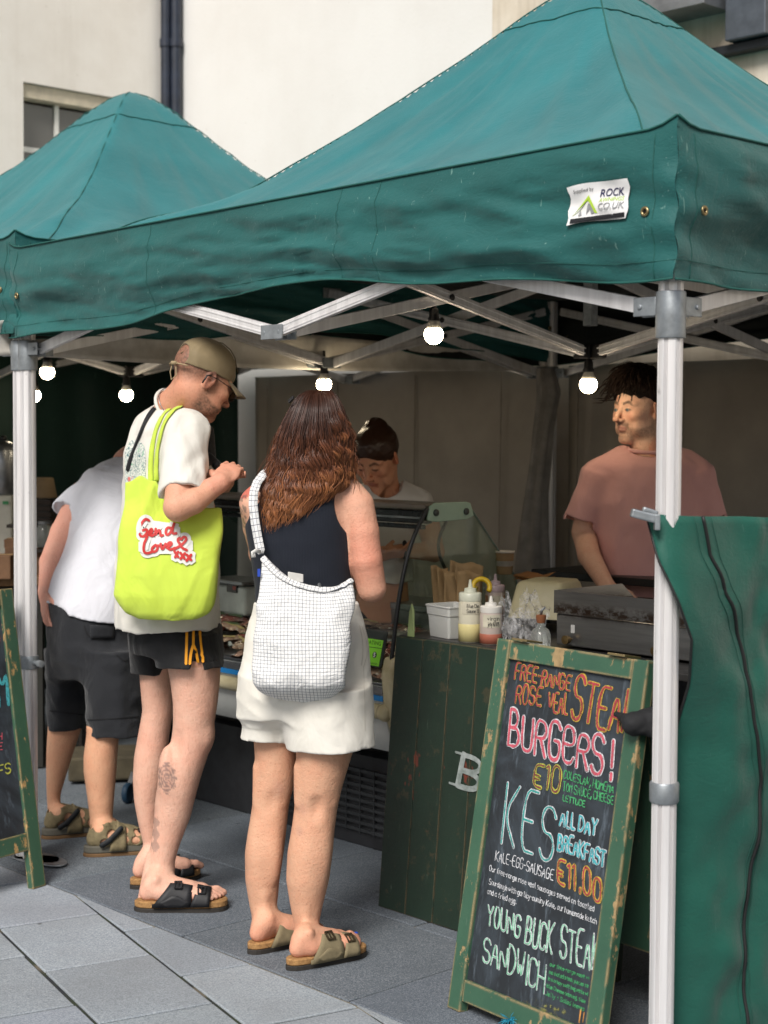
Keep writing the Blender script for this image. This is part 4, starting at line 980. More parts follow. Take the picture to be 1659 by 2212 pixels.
def plastic(name, c, rough=.3, trans=.35):
    t = NT(name); c = lin(c); t.b(Base_Color=c, Roughness=rough, Transmission_Weight=trans, IOR=1.3, Subsurface_Weight=.0); return t.m
M_ppc = plastic('clear_pp', '#d8d3bd', .35, .2); M_pps = plastic('cloudy_pp', '#c9bab0', .35, .25); M_wcap = simple('white_cap', '#d6d3cc', .35, var=.04)
squeeze(1015, 1386, .198, .037, simple('sauce_cream', '#cfc38a', .5, var=.05), .45, M_ppc, simple('cap_natural', '#bdbfae', .35, var=.04), 'tall squeeze bottle of pale yellow sauce beside the white tub', ['Blue Che', 'Sauce 13'], .70, .98)
squeeze(1060, 1391, .152, .0355, simple('sauce_pink', '#a5604c', .5, var=.06), .34, M_pps, M_wcap, 'shorter squeeze bottle with pink sauce and a white cap', ['virgin', 'jelly 14/7/25'], .55, .95)
squeeze(1069, 1352, .18, .034, simple('sauce_brown', '#a57b58', .5, var=.06), .9, M_pps, simple('cap_mauve', '#b3a0a3', .35, var=.04), 'squeeze bottle of brown sauce standing behind the pink one', ['x'], .6, .9)
tubp = G(943, 1378, TZ); tub = thing('plastic_tub', 'white translucent plastic tub at the left end of the table', 'tub', tubp)
td = nrm(G(990, 1386, TZ) - G(895, 1368, TZ)); tn_ = np.cross(Z, td); mb = MB()
def ring(h, s, zz): return [tubp + tn_ * .06 + td * x * s + tn_ * y * s + Z * zz for x, y in [(.062, .05), (.055, .057), (-.055, .057), (-.062, .05), (-.062, -.05), (-.055, -.057), (.055, -.057), (.062, -.05)]]
lv = [(0, .88, .0005), (0, .9, .004), (0, .98, .072), (0, 1.03, .074), (0, 1.06, .1), (0, 1.1, .1), (0, 1.1, .106), (0, 1.05, .106), (0, .97, .07), (0, .88, .006)]
vs = sum([ring(*l) for l in lv], []); mb.add(vs, [[i * 8 + k, (i + 1) * 8 + k, (i + 1) * 8 + (k + 1) % 8, i * 8 + (k + 1) % 8] for i in range(len(lv) - 1) for k in range(8)] + [list(range(8)), [(len(lv) - 1) * 8 + k for k in range(8)][::-1]])
mb.build('tub_body', plastic('tub_pp', '#cfd0cc', .35, .3), tub, bevel=.002, auto=40)
cp_ = thing('price_card', 'pale green upright card leaning by the end of the meat counter', 'card', G(880, 1372, TZ)); mb = MB(); a, b = G(880, 1374, TZ), G(894, 1376, TZ); mb.add([a, b, P(894, 1318, b[1]), P(889, 1304, b[1]), P(884, 1322, a[1])] + [q + V * .003 for q in (a, b, P(894, 1318, b[1]), P(889, 1304, b[1]), P(884, 1322, a[1]))], [[0, 1, 2, 3, 4], [9, 8, 7, 6, 5], [0, 5, 6, 1], [1, 6, 7, 2], [2, 7, 8, 3], [3, 8, 9, 4], [4, 9, 5, 0]]); mb.build('card', simple('card_pale_green', '#8f9f6a', .6), cp_)
# yellow tape dispenser loop
yp = P(1040, 1268, 5.3); yl = thing('tape_dispenser', 'bright yellow loop shaped tape gun between the sauce bottles', 'tape gun', yp - Z * .1); mb = MB(); mb.tube([yp + np.array([.028 * math.cos(t2), 0.01 * math.sin(t2), .026 * math.sin(t2)]) for t2 in np.linspace(-.6, 3.6, 20)], .0085, 8, flat=1.0); mb.build('handle', simple('yellow_plastic', '#d2b01f', .4, var=.05), yl, smooth=True)
mb = MB(); mb.bar(P(1028, 1268, 5.3), P(992, 1322, 5.22), .018, .012); mb.build('blade', simple('yellow_dark', '#8f7d26', .4), yl, bevel=.002)
# kraft paper bags
M_kraft = simple('kraft', '#8f7550', .85, var=.12, nscale=9, bump=.3, bscale=14, bdist=.01)
kb = thing('paper_bag', 'bundle of brown paper bags standing behind the tub', 'paper bags', P(985, 1310, 5.45))
for k, (x0, x1, yt, Yd, tl) in enumerate(((938, 975, 1222, 5.48, -8), (948, 985, 1228, 5.45, -4), (965, 1020, 1212, 5.42, 8), (978, 1038, 1216, 5.40, 6), (960, 1000, 1236, 5.385, 0), (985, 1034, 1232, 5.37, 4))):
    mb = MB(); a, b = P(x0, 1325, Yd), P(x1, 1325, Yd + .02); c, d = P(x1 + tl, yt + 6, Yd + .03), P(x0 + tl, yt, Yd + .01)
    mb.grid(10, 10, lambda s, t2: (a * (1 - s) + b * s) * (1 - t2) + (d * (1 - s) + c * s) * t2 + np.array([0, .006 * math.sin(s * 9 + t2 * 4 + k), .004 * math.sin(s * 7 + k) * t2])); mb.build('bag', M_kraft, kb, smooth=True, solid=.004)
# take away cup, paper sheets, cream tray
cupp = P(1090, 1240, 5.75); cu_ = thing('paper_cup', 'brown paper cup with a white rim behind the counter glass', 'cup', cupp); mb = MB(); mb.lathe(cupp, [(.026, 0), (.028, .002), (.034, .078)], 24); mb.build('cup_body', M_kraft, cu_, auto=50); mb = MB(); mb.lathe(cupp, [(.034, .077), (.0365, .079), (.0365, .084), (.033, .084), (.031, .03), (0, .03)], 24); mb.build('rim', simple('cup_white', '#c9c2b4', .6), cu_, smooth=True)
cs_ = thing('side_counter', 'dark work surface behind the serving table where the cup stands', 'work surface', UV(1.2, 1.6)); mb = MB(); mb.uvbox(.9, 1.75, 1.5, 1.95, P(1090, 1240, 5.75)[2] - .03, P(1090, 1240, 5.75)[2] - .002); mb.build('worktop', M_dk, cs_, bevel=.003)
for a in (.95, 1.7): mb = MB(); mb.uvbox(a - .02, a + .02, 1.53, 1.57, .015, P(1090, 1240, 5.75)[2] - .03); mb.uvbox(a - .02, a + .02, 1.88, 1.92, .015, P(1090, 1240, 5.75)[2] - .03); mb.build('leg', M_dk, cs_)
ps = thing('wrapping_paper', 'loose stack of orange brown wrapping paper beside the cream tray', 'paper', P(1155, 1255, 5.6))
for k in range(4):
    mb = MB(); z0 = P(1150, 1256, 5.55)[2] + .004 * k; a, b, c, d = P(1108, 1256, 5.6), P(1170, 1262, 5.5), P(1200, 1250, 5.6), P(1140, 1244, 5.8)
    mb.grid(8, 8, lambda s, t2: np.array([*((a * (1 - s) + b * s) * (1 - t2) + (d * (1 - s) + c * s) * t2)[:2], z0 + .012 * math.sin(s * 3 + k + t2) + .01 * s * t2])); mb.build('sheet', simple('wrap_orange', '#8f6233', .7, var=.1), ps, smooth=True, solid=.001)
ctp = P(1185, 1328, 5.4); ct = thing('cream_tray', 'upturned cream plastic tray between the bags and the griddle', 'tray', ctp); mb = MB()
dx, dy = nrm([.8, -.35, 0]), nrm([.4, .9, 0]); lv = [(1.0, 0), (.97, .02), (.8, .105), (.72, .118), (.5, .122)]
def rr(s, z): return [ctp + dx * x * s * .105 + dy * y * s * .14 + Z * z for x, y in [(1, .8), (.92, .95), (.75, 1), (-.75, 1), (-.92, .95), (-1, .8), (-1, -.8), (-.92, -.95), (-.75, -1), (.75, -1), (.92, -.95), (1, -.8)]]
vs = sum([rr(*l) for l in lv], []); mb.add(vs, [[i * 12 + k, i * 12 + (k + 1) % 12, (i + 1) * 12 + (k + 1) % 12, (i + 1) * 12 + k] for i in range(4) for k in range(12)] + [[48 + k for k in range(12)]]); mb.build('tray_body', simple('tray_cream', '#b8b08c', .45, var=.06), ct, bevel=.004, auto=45)
# crumpled clear film
film = NT('clear_film'); film.b(Base_Color=(.85, .86, .88), Roughness=.18, Specular_IOR_Level=1.0); film.bump(film.noise(30, 5, .7, None, 2), 1.0, .012)
fmx = film.n('MixShader', {0: film.ramp(film.noise(24, 4, .7, None, 1.5), .42, .7, (.12, .12, .12), (.6, .6, .6)), 1: film.n('BsdfTransparent').outputs[0], 2: film.bsdf.outputs[0]}); film.t.links.new(fmx.outputs[0], film.out.inputs[0])
fl = thing('plastic_film', 'crumpled clear plastic wrap lying on the table beside the bottles', 'plastic wrap', G(1120, 1390, TZ))
for k, (a, b, w_) in enumerate((((1082, 1302), (1110, 1378), .035), ((1120, 1330), (1165, 1385), .05), ((1125, 1300), (1180, 1345), .045), ((1095, 1350), (1150, 1390), .04))):
    p, q = P(*a, 5.05 + .03 * k), P(*b, 5.0 + .03 * k); mb = MB(); d = nrm(q - p); sx = nrm(np.cross(d, [0, 1., 0]))
    mb.grid(18, 18, lambda s, t2: p * (1 - t2) + q * t2 + sx * ((s - .5) * w_ * 1.5) + np.array([0, .05, .022]) * float(fbm(np.array([s * 4 + k * 7, t2 * 5, k]), 3)) + Z * .01 * float(fbm(np.array([s * 9, t2 * 9 + k, 2.]), 2))); mb.build('film_sheet', film.m, fl, smooth=True)
# oil bottle with a cork pourer
op = G(1168, 1405, TZ); ob_ = thing('oil_bottle', 'small glass oil bottle with a cork and steel pourer', 'bottle', op)
t = NT('bottle_glass'); t.b(Base_Color=(.75, .78, .74), Roughness=.04, Transmission_Weight=.85, IOR=1.35)
mb = MB(); mb.lathe(op, [(.027, .001), (.031, .006), (.031, .045), (.026, .062), (.011, .074), (.0105, .088), (0, .088)], 24); mb.build('glass', t.m, ob_, smooth=True)
mb = MB(); mb.lathe(op + Z * .085, [(.012, 0), (.0155, .012), (.0155, .024), (.0, .025)], 18); mb.build('cork', simple('cork', '#8a5330', .8, var=.15), ob_, auto=50)
mb = MB(); mb.tube([op + Z * .108, op + np.array([.002, 0, .122]), op + np.array([.012, -.003, .134])], [.0045, .004, .0028], 8); mb.build('pourer', M_steel, ob_, smooth=True)
# griddle
def steel_dirty():
    t = NT('griddle_steel'); n = t.noise(3, 5, .6, t.mapped((1, 1, 14))); c = t.mix(t.ramp(n, .3, .7), lin('#6f6f6f'), lin('#8b8a88')); z = t.n('SeparateXYZ', {'Vector': t.obj()}).outputs[2]
    band = t.math('SUBTRACT', 1.0, t.ramp(t.math('ABSOLUTE', t.math('SUBTRACT', z, .120)), .006, .03)); gr = t.math('MULTIPLY', t.ramp(t.noise(26, 6, .75, t.mapped((1, 1, 1.6))), .44, .56), band)
    c = t.mix(t.math('MULTIPLY', gr, .9), c, lin('#3c2a1c')); c = t.mix(t.math('MULTIPLY', t.ramp(t.noise(40, 5, .8), .7, .74), .5), c, lin('#4a3827')); t.b(Base_Color=c, Metallic=.85, Roughness=.3); t.bump(n, .1, .003); return t.m
M_gr = steel_dirty()
gu0, gu1, gv0, gv1 = 1.0, .30, .775, 1.19
gd = thing('griddle', 'stained stainless steel griddle on the table in front of the man in pink', 'griddle', UV(gu0, gv0, TZ))
mb = MB(); mb.uvbox(gu1, gu0, gv0, gv1, TZ + .008, TZ + .105); mb.build('griddle_body', M_gr, gd, bevel=.004)
mb = MB(); mb.uvbox(gu1, gu0 + .004, gv0 - .008, gv0 - .004, TZ + .107, TZ + .178); mb.uvbox(gu0, gu0 + .004, gv0 - .0035, gv1 - .09, TZ + .107, TZ + .178)
mb.prism([(0, 0), (.09, 0), (0, .0705)], UV(gu0, gv1 - .09, TZ + .107), V, Z, U, .004); mb.uvbox(gu1, gu0, gv1 - .01, gv1 - .006, TZ + .107, TZ + .13); mb.build('splash_guard', M_gr, gd)
mb = MB(); mb.uvbox(gu1 + .01, gu0 - .01, gv0 + .01, gv1 - .02, TZ + .106, TZ + .112); mb.build('hot_plate', simple('plate_black', '#1d1b19', .5, .5), gd)
mb = MB()
for k in (.06, .4): mb.lathe(UV(gu0 - k, gv0, TZ + .03), [(.004, 0), (.006, .012), (.012, .013), (.014, .03), (.0, .032)], 14, -V)
mb.build('tap', simple('tap_brass', '#6d5a39', .4, .7), gd, auto=40)
mb = MB(); mb.uvbox(gu0 - .075, gu0 - .06, gv0 - .0015, gv0 - .0005, TZ + .05, TZ + .075); mb.build('sticker', simple('sticker_grey', '#b7b7b3', .5), gd)
pn = thing('frying_pan', 'black frying pan lying on the griddle, partly behind the pole', 'pan', UV(.55, 1.0, TZ + .115)); mb = MB(); mb.lathe(UV(.62, .98, TZ + .14), [(.0, 0), (.085, 0), (.105, .03), (.108, .032), (.102, .03), (.083, .004), (0, .004)], 30); mb.build('pan_body', simple('pan_black', '#151515', .4, .3), pn, auto=50); mb = MB(); mb.bar(UV(.52, .98, TZ + .168), UV(.34, .96, TZ + .19), .022, .012); mb.build('handle', M_blk, pn, bevel=.004)
# ---- the things behind on the left, in the second stall
lt = thing('packing_counter', 'brown topped counter in the second stall behind the left poles', 'counter', P(0, 1400, 7.4)); z0 = P(20, 1250, 7.2)[2]
mb = MB(); mb.box(np.array([-2.0, 7.5, z0 - .02]), np.array([.42, .1, 0]), np.array([-.06, .3, 0]), Z * .02); mb.build('worktop', simple('wood_brown', '#7c5a36', .6, var=.15), lt, bevel=.004); mb = MB(); mb.box(np.array([-2.0, 7.5, (z0 - .04) / 2]), np.array([.38, .09, 0]), np.array([-.05, .26, 0]), Z * (z0 - .04) / 2 * .98); mb.build('base', simple('base_dark', '#24241f', .8), lt)
M_card = simple('cardboard', '#6f5138', .8, var=.14)
for k, (a, b, yt, yb, Yd, lab) in enumerate(((-20, 30, 1198, 1248, 7.25, 'wide cardboard box on the brown counter behind the left poles'), (18, 62, 1180, 1225, 7.45, 'small cardboard box stacked behind the wide one'), (16, 40, 1163, 1182, 7.46, 'flat brown carton on top of the cardboard stack'), (84, 104, 1182, 1240, 7.5, 'upright cardboard box right of the front left pole'))):
    p, q = P(a, yb, Yd), P(b, yt, Yd); bx_ = thing('cardboard_box', lab, 'cardboard box', (*((p + q) / 2)[:2], p[2]), 'boxes behind the left poles'); mb = MB(); mb.box((p + q) / 2, [(q[0] - p[0]) / 2, 0, 0], [0, .07, 0], [0, 0, (q[2] - p[2]) / 2]); mb.build('carton', M_card, bx_, bevel=.003); mb = MB(); mb.box(((p + q) / 2) + Z * ((q[2] - p[2]) / 2 + .001), [(q[0] - p[0]) / 2 * .99, 0, 0], [0, .018, 0], [0, 0, .0012]); mb.build('tape', simple('parcel_tape', '#a2845a', .3), bx_)
p, q = P(-40, 1255, 7.9), P(32, 1072, 7.9); wf = thing('white_fridge', 'white enamel fridge end behind the left poles', 'fridge', (*((p + q) / 2)[:2], 0.015)); mb = MB(); zc = q[2]; mb.box([(p[0] + q[0]) / 2, 7.98, zc / 2 + .01], [(q[0] - p[0]) / 2, 0, 0], [0, .14, 0], [0, 0, zc / 2 - .005]); mb.build('case', simple('fridge_white', '#b9bbb2', .35, var=.06), wf, bevel=.01); mb = MB(); mb.box(P(12, 1086, 7.828), [.014, 0, 0], [0, .002, 0], Z * .008); mb.build('badge', simple('badge_green', '#2f8a55', .4), wf)
p = P(96, 1076, 7.6); ls = thing('lampshade', 'tan fabric lampshade on the dark crate right of the left pole', 'lampshade', p); mb = MB(); mb.lathe(p, [(.058, 0), (.06, .002), (.043, .092), (.036, .098), (0, .099)], 24); mb.build('shade', simple('shade_tan', '#6b5a41', .8, var=.1), ls, auto=50); mb = MB(); mb.tube([p + np.array([.0595 * math.cos(a), .0595 * math.sin(a), .003]) for a in np.linspace(0, 6.283, 25)], .003, 6, False); mb.build('trim', simple('shade_trim', '#4d412f', .8), ls, smooth=True)
a, b = P(84, 1130, 7.6), P(107, 1078, 7.6); dc = thing('dark_crate', 'dark slatted wooden crate under the lampshade', 'crate', (*((a + b) / 2)[:2], a[2])); mb = MB()
for k in range(4): zz = a[2] + (b[2] - a[2]) * (k + .5) / 4; mb.box([(a[0] + b[0]) / 2, 7.6, zz], [(b[0] - a[0]) / 2 + .02, 0, 0], [0, .07, 0], [0, 0, (b[2] - a[2]) / 8 * .8])
mb.build('slats', simple('crate_dark', '#2c231d', .8), dc, bevel=.002); mb = MB(); mb.box([(a[0] + b[0]) / 2, 7.6, (a[2] + b[2]) / 2], [(b[0] - a[0]) / 2 + .01, 0, 0], [0, .06, 0], [0, 0, (b[2] - a[2]) / 2 * .98]); mb.build('lining', M_dk, dc)
p = P(97, 1182, 7.45); gj = thing('glass_jar', 'clear glass jar with blue reflections right of the front left pole', 'jar', p); mb = MB(); mb.lathe(p, [(.04, 0), (.045, .005), (.045, .085), (.03, .1), (.03, .112)], 22); mb.build('jar_glass', t.m, gj, smooth=True); mb = MB(); mb.lathe(p + Z * .108, [(.033, 0), (.033, .014), (0, .015)], 20); mb.build('lid', M_steel, gj, auto=40)
shf = thing('shelf_unit', 'dark shelf unit holding the jar, crate and cardboard box in the second stall', 'shelf', P(96, 1240, 7.55)); mb = MB()
for y_, Yd in ((1131, 7.6), (1183, 7.5), (1241, 7.5)): q = P(97, y_, Yd); mb.box(q - Z * .008, [.16, 0, 0], [0, .1, 0], Z * .0075)
q0, q1 = P(97, 1241, 7.6)[2], P(97, 1131, 7.6)[2]
mb.box([P(97, 1241, 7.55)[0] + .152, 7.66, q1 / 2 - .015], [.008, 0, 0], [0, .05, 0], Z * (q1 / 2 - .02)); mb.box([P(97, 1241, 7.55)[0] - .152, 7.66, q1 / 2 - .015], [.008, 0, 0], [0, .05, 0], Z * (q1 / 2 - .02)); mb.build('shelf_frame', simple('shelf_dark', '#2a241e', .7), shf)
p = P(8, 1030, 7.8); sj = thing('steel_urn', 'grey steel urn standing on the fridge behind the left poles', 'urn', P(8, 1072, 7.95)); mb = MB(); mb.lathe(P(8, 1072, 7.95), [(.075, 0.003), (.08, .01), (.08, .22), (.06, .26), (.01, .28)], 24); mb.build('urn_body', M_steel, sj, auto=50); mb = MB(); mb.lathe(P(8, 1072, 7.95) + Z * .278, [(.012, 0), (.018, .01), (.012, .022), (0, .024)], 14); mb.build('lid_knob', M_blk, sj, smooth=True)
# crate and trolley under / beside the counter
a, b = G(160, 1700), G(305, 1690); sb_ = thing('stone_trough', 'low brown block behind the bending man and the counter plinth', 'block', (a + b) / 2 + np.array([0, .1, .015])); mb = MB(); c_ = (a + b) / 2; ext = P(230, 1640, c_[1])[2]; mb.box([c_[0], c_[1] + .15, ext / 2 + .012], [(b[0] - a[0]) / 2 + .05, .04, 0], [-.02, .14, 0], [0, 0, ext / 2 - .004]); mb.build('block_body', simple('block_brown', '#4a4332', .85, var=.2, bump=.4, bscale=20), sb_, bevel=.01)
wp = G(277, 1735); cs2 = thing('castor', 'blue rubber castor wheel under the meat counter', 'castor', wp); mb = MB(); mb.lathe(wp + np.array([-.014, 0, .044]), [(.0, 0), (.02, 0), (.026, .003), (.038, .002), (.043, .008), (.043, .02), (.038, .026), (.026, .025), (.02, .028), (0, .028)], 24, nrm([1, -.3, 0])); mb.build('wheel', simple('castor_blue', '#24455e', .5), cs2, auto=40); mb = MB(); mb.bar(wp + np.array([.0, .03, .05]), wp + np.array([.02, .05, .12]), .03, .02); mb.build('fork', M_steel, cs2, bevel=.002)
# ================================================================ CHALK BOARDS
def chalk_mat():
    t = NT('blackboard'); c = t.mix(t.ramp(t.noise(3.2, 6, .65, t.mapped((1, 1, 1)), 1.2), .42, .75), lin('#1d2227'), lin('#3d4750'))
    st = t.ramp(t.noise(9, 6, .75, t.mapped((5, 5, .35))), .55, .75); c = t.mix(t.math('MULTIPLY', st, .5), c, lin('#75838f'))
    gr = t.ramp(t.noise(6, 5, .7, t.mapped((3, 3, .6))), .68, .76); c = t.mix(t.math('MULTIPLY', gr, .3), c, lin('#3e6a4c'))
    pk = t.ramp(t.noise(7, 5, .7, t.mapped((2.5, 2.5, 1.1))), .7, .76); c = t.mix(t.math('MULTIPLY', pk, .3), c, lin('#7c3a44')); t.b(Base_Color=c, Roughness=.7); return t.m
M_chalkb = chalk_mat()
def chalk(name, c, k=.5):
    t = NT(name); n = t.ramp(t.noise(90, 5, .7, t.mapped((1, 1, .5))), .4, .58); c = lin(c); t.b(Base_Color=t.mix(n, tuple(x * (k + .25) for x in c), c), Roughness=.9); cov = t.ramp(t.noise(120, 5, .75, t.mapped((1, 1, .6))), .36, .5, (.3, .3, .3)); mx = t.n('MixShader', {0: cov, 1: t.n('BsdfTransparent').outputs[0], 2: t.bsdf.outputs[0]}); t.t.links.new(mx.outputs[0], t.out.inputs[0]); return t.m
CH = {k: chalk('chalk_' + k, v, .42) for k, v in dict(yellow='#bfa144', red='#a83c46', white='#d4d6da', pink='#c95868', teal='#2f9d97', cyan='#49adb6', green='#46a066', mint='#7fc8a2', maroon='#7d3e40', lime='#b9bb4e', orange='#c58a45').items()}
def a_board(nm, label, TL, TR, BLdir, Lh, stile, rail_t, rail_b_at, rail_b):
    """front leaf from top corners; BLdir unit vector down the slope; lengths in metres"""
    root = thing(nm, label, 'chalkboard', (TL + TR) / 2 + BLdir * Lh)
    x = TR - TL; Wd = np.linalg.norm(x); x = x / Wd; n = nrm(np.cross(BLdir, x)); th = .03
    if n[2] < 0 and False: n = -n
    return root, x, Wd, n
# main board: fit its plane from the photograph
TL = P(1074, 1376, 4.37); TR = P(1401, 1430, 3.93); TR[2] = TL[2] = (TL[2] + TR[2]) / 2
tx = TR - TL; best = None
for yf in np.linspace(3.5, 4.6, 400):
    q = P(960, 2212, yf); d = abs(np.dot(q - TL, tx))
    if best is None or d < best[0]: best = (d, yf, q)
sl_ = nrm(best[2] - TL); bx_ = nrm(tx); BW = np.linalg.norm(tx)
def board(name, TL, bx_, BW, sl_, px_bottom_rail, label, group=None, mainb=True, ST=.052, Ltot=None):
    n = nrm(np.cross(bx_, sl_)); 
    if n[1] > 0: n = -n
    Lg = TL[2] / -sl_[2] if Ltot is None else Ltot
    root = thing(name, label, 'chalkboard', TL + bx_ * BW / 2 + sl_ * Lg, group)
    def bpt(x, s, o=0.0): return TL + bx_ * x + sl_ * s + n * o
    def barr(x0, x1, s0, s1, o0, o1, nm, mat):
        mb = MB(); vs = [bpt(x, s, o) for o in (o0, o1) for s in (s0, s1) for x in (x0, x1)]; c = sum(vs) / 8; mb.box(c, bx_ * (x1 - x0) / 2, sl_ * (s1 - s0) / 2, n * (o1 - o0) / 2); return mb.build(nm, mat, root, bevel=.003)
    barr(0, ST, 0, Lg - .003, -.032, 0, 'stile', M_frame); barr(BW - ST, BW, 0, Lg - .003, -.032, 0, 'stile', M_frame)
    barr(ST + .001, BW - ST - .001, .001, ST, -.03, -.001, 'rail', M_frame)
    return root, bpt, n, Lg, barr
Q = lambda px, py: on_plane(px, py, TL, nrm(np.cross(bx_, sl_)))
mroot, bpt, bn, LG, barr = board('chalkboard_sign', TL, bx_, BW, sl_, None, 'big green framed chalk menu board lettered burgers, beside the front right pole')
bx = lambda q: (np.dot(q - TL, bx_), np.dot(q - TL, sl_))
sbot = bx(Q(1000, 2115))[1]
barr(.053, BW - .053, sbot, sbot + .058, -.03, -.001, 'rail', M_frame)
pan = barr(.045, BW - .045, .045, sbot + .01, -.018, -.012, 'board_panel', M_chalkb)
# back leaf
mb = MB(); bk = nrm(sl_ + bn * -2 * np.dot(sl_, bn) * 0 + np.array([0, 0, 0])); sl2 = nrm(np.array([-sl_[0], -sl_[1], sl_[2]])); t0 = TL - bn * .036 + sl_ * .0
for x in (0, BW - .05): mb.box(t0 + bx_ * (x + .025) + sl2 * (LG / 2 - .006), bx_ * .025, sl2 * (LG / 2 - .008), nrm(np.cross(bx_, sl2)) * .014)
mb.box(t0 + bx_ * BW / 2 + sl2 * .03, bx_ * (BW / 2 - .051), sl2 * .025, nrm(np.cross(bx_, sl2)) * .013); mb.box(t0 + bx_ * BW / 2 + sl2 * LG * .42, bx_ * (BW / 2 - .051), sl2 * LG * .38, nrm(np.cross(bx_, sl2)) * .004); mb.build('back_leaf', M_frame, mroot, bevel=.003)
mb = MB()
for x in (.1, BW - .1): mb.box(TL + bx_ * x - bn * .018 - sl_ * .004, bx_ * .03, bn * .03, sl_ * .003)
mb.build('hinge', M_brass, mroot, bevel=.001)
c4 = lambda x, y: ((1750 + x / 1.255) * .54, (2500 + y / 1.255) * .54)
WP = 3.5 / F
def line(mb, text, BL, BR, TLp, wpx, o, gap=1.3, jit=.28):
    a, b, c = Q(*c4(*BL)), Q(*c4(*BR)), Q(*c4(*TLp)); write(mb, text, a, b - a, c - a, bn, wpx * .43 * WP, -.012 + o, gap=gap, jit=jit, step=1.2e-5)
def layer(nm, mat, items, o, jit=.1):
    for text, BL, BR, TLp, wpx, *r in items:
        mb = MB(); random.seed(len(text) * 13 + int(BL[0])); line(mb, text, BL, BR, TLp, wpx, o, *(r or [])); mb.build(nm, mat, pan)
L1 = [('FREE-RANGE', (374, 268), (650, 332), (384, 190)), ('ROSE', (378, 388), (505, 408), (388, 296)), ('VEAL', (540, 425), (637, 452), (548, 330))]
L2 = [('STEAK', (655, 470), (960, 555), (688, 262))]
layer('yellow_lettering', CH['yellow'], [(*a, 17) for a in L1] + [(a[0], a[1], a[2], a[3], 28) for a in L2] + [('€11.00', (588, 1290), (805, 1392), (592, 1170), 24)], .002)
layer('red_lettering', CH['red'], [(*a, 10) for a in L1] + [(*a, 15) for a in L2] + [('€11.00', (588, 1290), (805, 1392), (592, 1170), 10)], .0034)
BU = [('BURG@RS!', (342, 604), (858, 770), (356, 430))]
layer('white_lettering', CH['white'], [(*a, 30) for a in BU] + [('KES', (308, 1090), (560, 1185), (338, 810), 22, 2.0), ('YOUNG', (235, 1505), (398, 1568), (243, 1398), 15), ('BUCK', (425, 1598), (560, 1650), (440, 1460), 16), ('STEAK', (600, 1668), (790, 1745), (612, 1500), 16), ('SANDWICH', (212, 1680), (520, 1850), (224, 1550), 15, 1.0)], .002)
layer('pink_lettering', CH['pink'], [(*a, 18) for a in BU], .0034)
layer('lime_lettering', CH['lime'], [('€10', (466, 800), (595, 845), (482, 685), 22)], .002)
layer('maroon_lettering', CH['maroon'], [('€10', (466, 800), (595, 845), (482, 685), 10)], .0034)
layer('teal_lettering', CH['teal'], [('KES', (308, 1090), (560, 1185), (338, 810), 11, 2.0)], .0034)
layer('pale_lettering', CH['white'], [('ALL DAY', (600, 1005), (782, 1058), (608, 932), 20), ('BREAKFAST', (590, 1125), (825, 1215), (597, 1045), 20)], .002)
layer('cyan_lettering', CH['cyan'], [('ALL DAY', (600, 1005), (782, 1058), (608, 932), 12), ('BREAKFAST', (590, 1125), (825, 1215), (597, 1045), 12)], .0034)
layer('green_lettering', CH['green'], [('COLESLAW, HOMEMA', (618, 768), (868, 845), (624, 728), 7), ('TOM SAUCE, CHEESE', (615, 830), (868, 900), (619, 788), 7), ('LETTUCE', (615, 882), (725, 912), (618, 852), 7),
   ('our free-range rose ve', (550, 1712), (748, 1782), (553, 1694), 4), ('marinated steak pieces se', (546, 1750), (742, 1822), (549, 1732), 4), ('in a crispy soft baguette wi', (540, 1783), (740, 1862), (542, 1766), 4), ('blue Cheese dressing, Sloe', (534, 1820), (727, 1900), (536, 1802), 4), ('Jelly + Salad leaves', (529, 1858), (722, 1940), (532, 1838), 4)], .002)
layer('small_white_lettering', CH['white'], [('KALE-EGG-SAUSAGE', (275, 1182), (566, 1280), (281, 1132), 5.5), ('Our free-range rose veal sausages served on toasted', (246, 1232), (772, 1438), (249, 1206), 4.2), ('Sourdough with garlicy-cuminy Kale, our homemade ketch', (244, 1300), (785, 1502), (247, 1274), 4.2), ('and a fried egg.', (236, 1348), (380, 1402), (239, 1322), 4.2)], .002)
layer('mint_lettering', CH['mint'], [('YOUNG', (235, 1505), (398, 1568), (243, 1398), 7), ('BUCK', (425, 1598), (560, 1650), (440, 1460), 7), ('STEAK', (600, 1668), (790, 1745), (612, 1500), 7), ('SANDWICH', (212, 1680), (520, 1850), (224, 1550), 7, 1.0)], .0034)
layer('orange_lettering', CH['orange'], [('|', (697, 1995), (701, 1996), (705, 1932), 10), ('|', (715, 1998), (719, 1999), (722, 1950), 7)], .002)
# chalk smears at the foot of the board
mb = MB(); random.seed(3)
for k in range(26):
    a = Q(*c4(random.uniform(330, 560), random.uniform(1880, 1960) )); d = bx_ * random.uniform(.02, .07) + sl_ * random.uniform(-.008, .012); ribbon(mb, np.array([a + d * s for s in np.linspace(0, 1, 5)]), random.uniform(.004, .012), bn, -.0095 + k * 2e-5)
sme = NT('chalk_smear'); n = sme.ramp(sme.noise(60, 5, .7), .5, .62); mx = sme.n('MixShader', {0: sme.math('MULTIPLY', n, .5), 1: sme.n('BsdfTransparent').outputs[0], 2: sme.bsdf.outputs[0]}); sme.b(Base_Color=lin('#8b8a4e'), Roughness=.9); sme.t.links.new(mx.outputs[0], sme.out.inputs[0])
mb.build('chalk_smear', sme.m, pan)
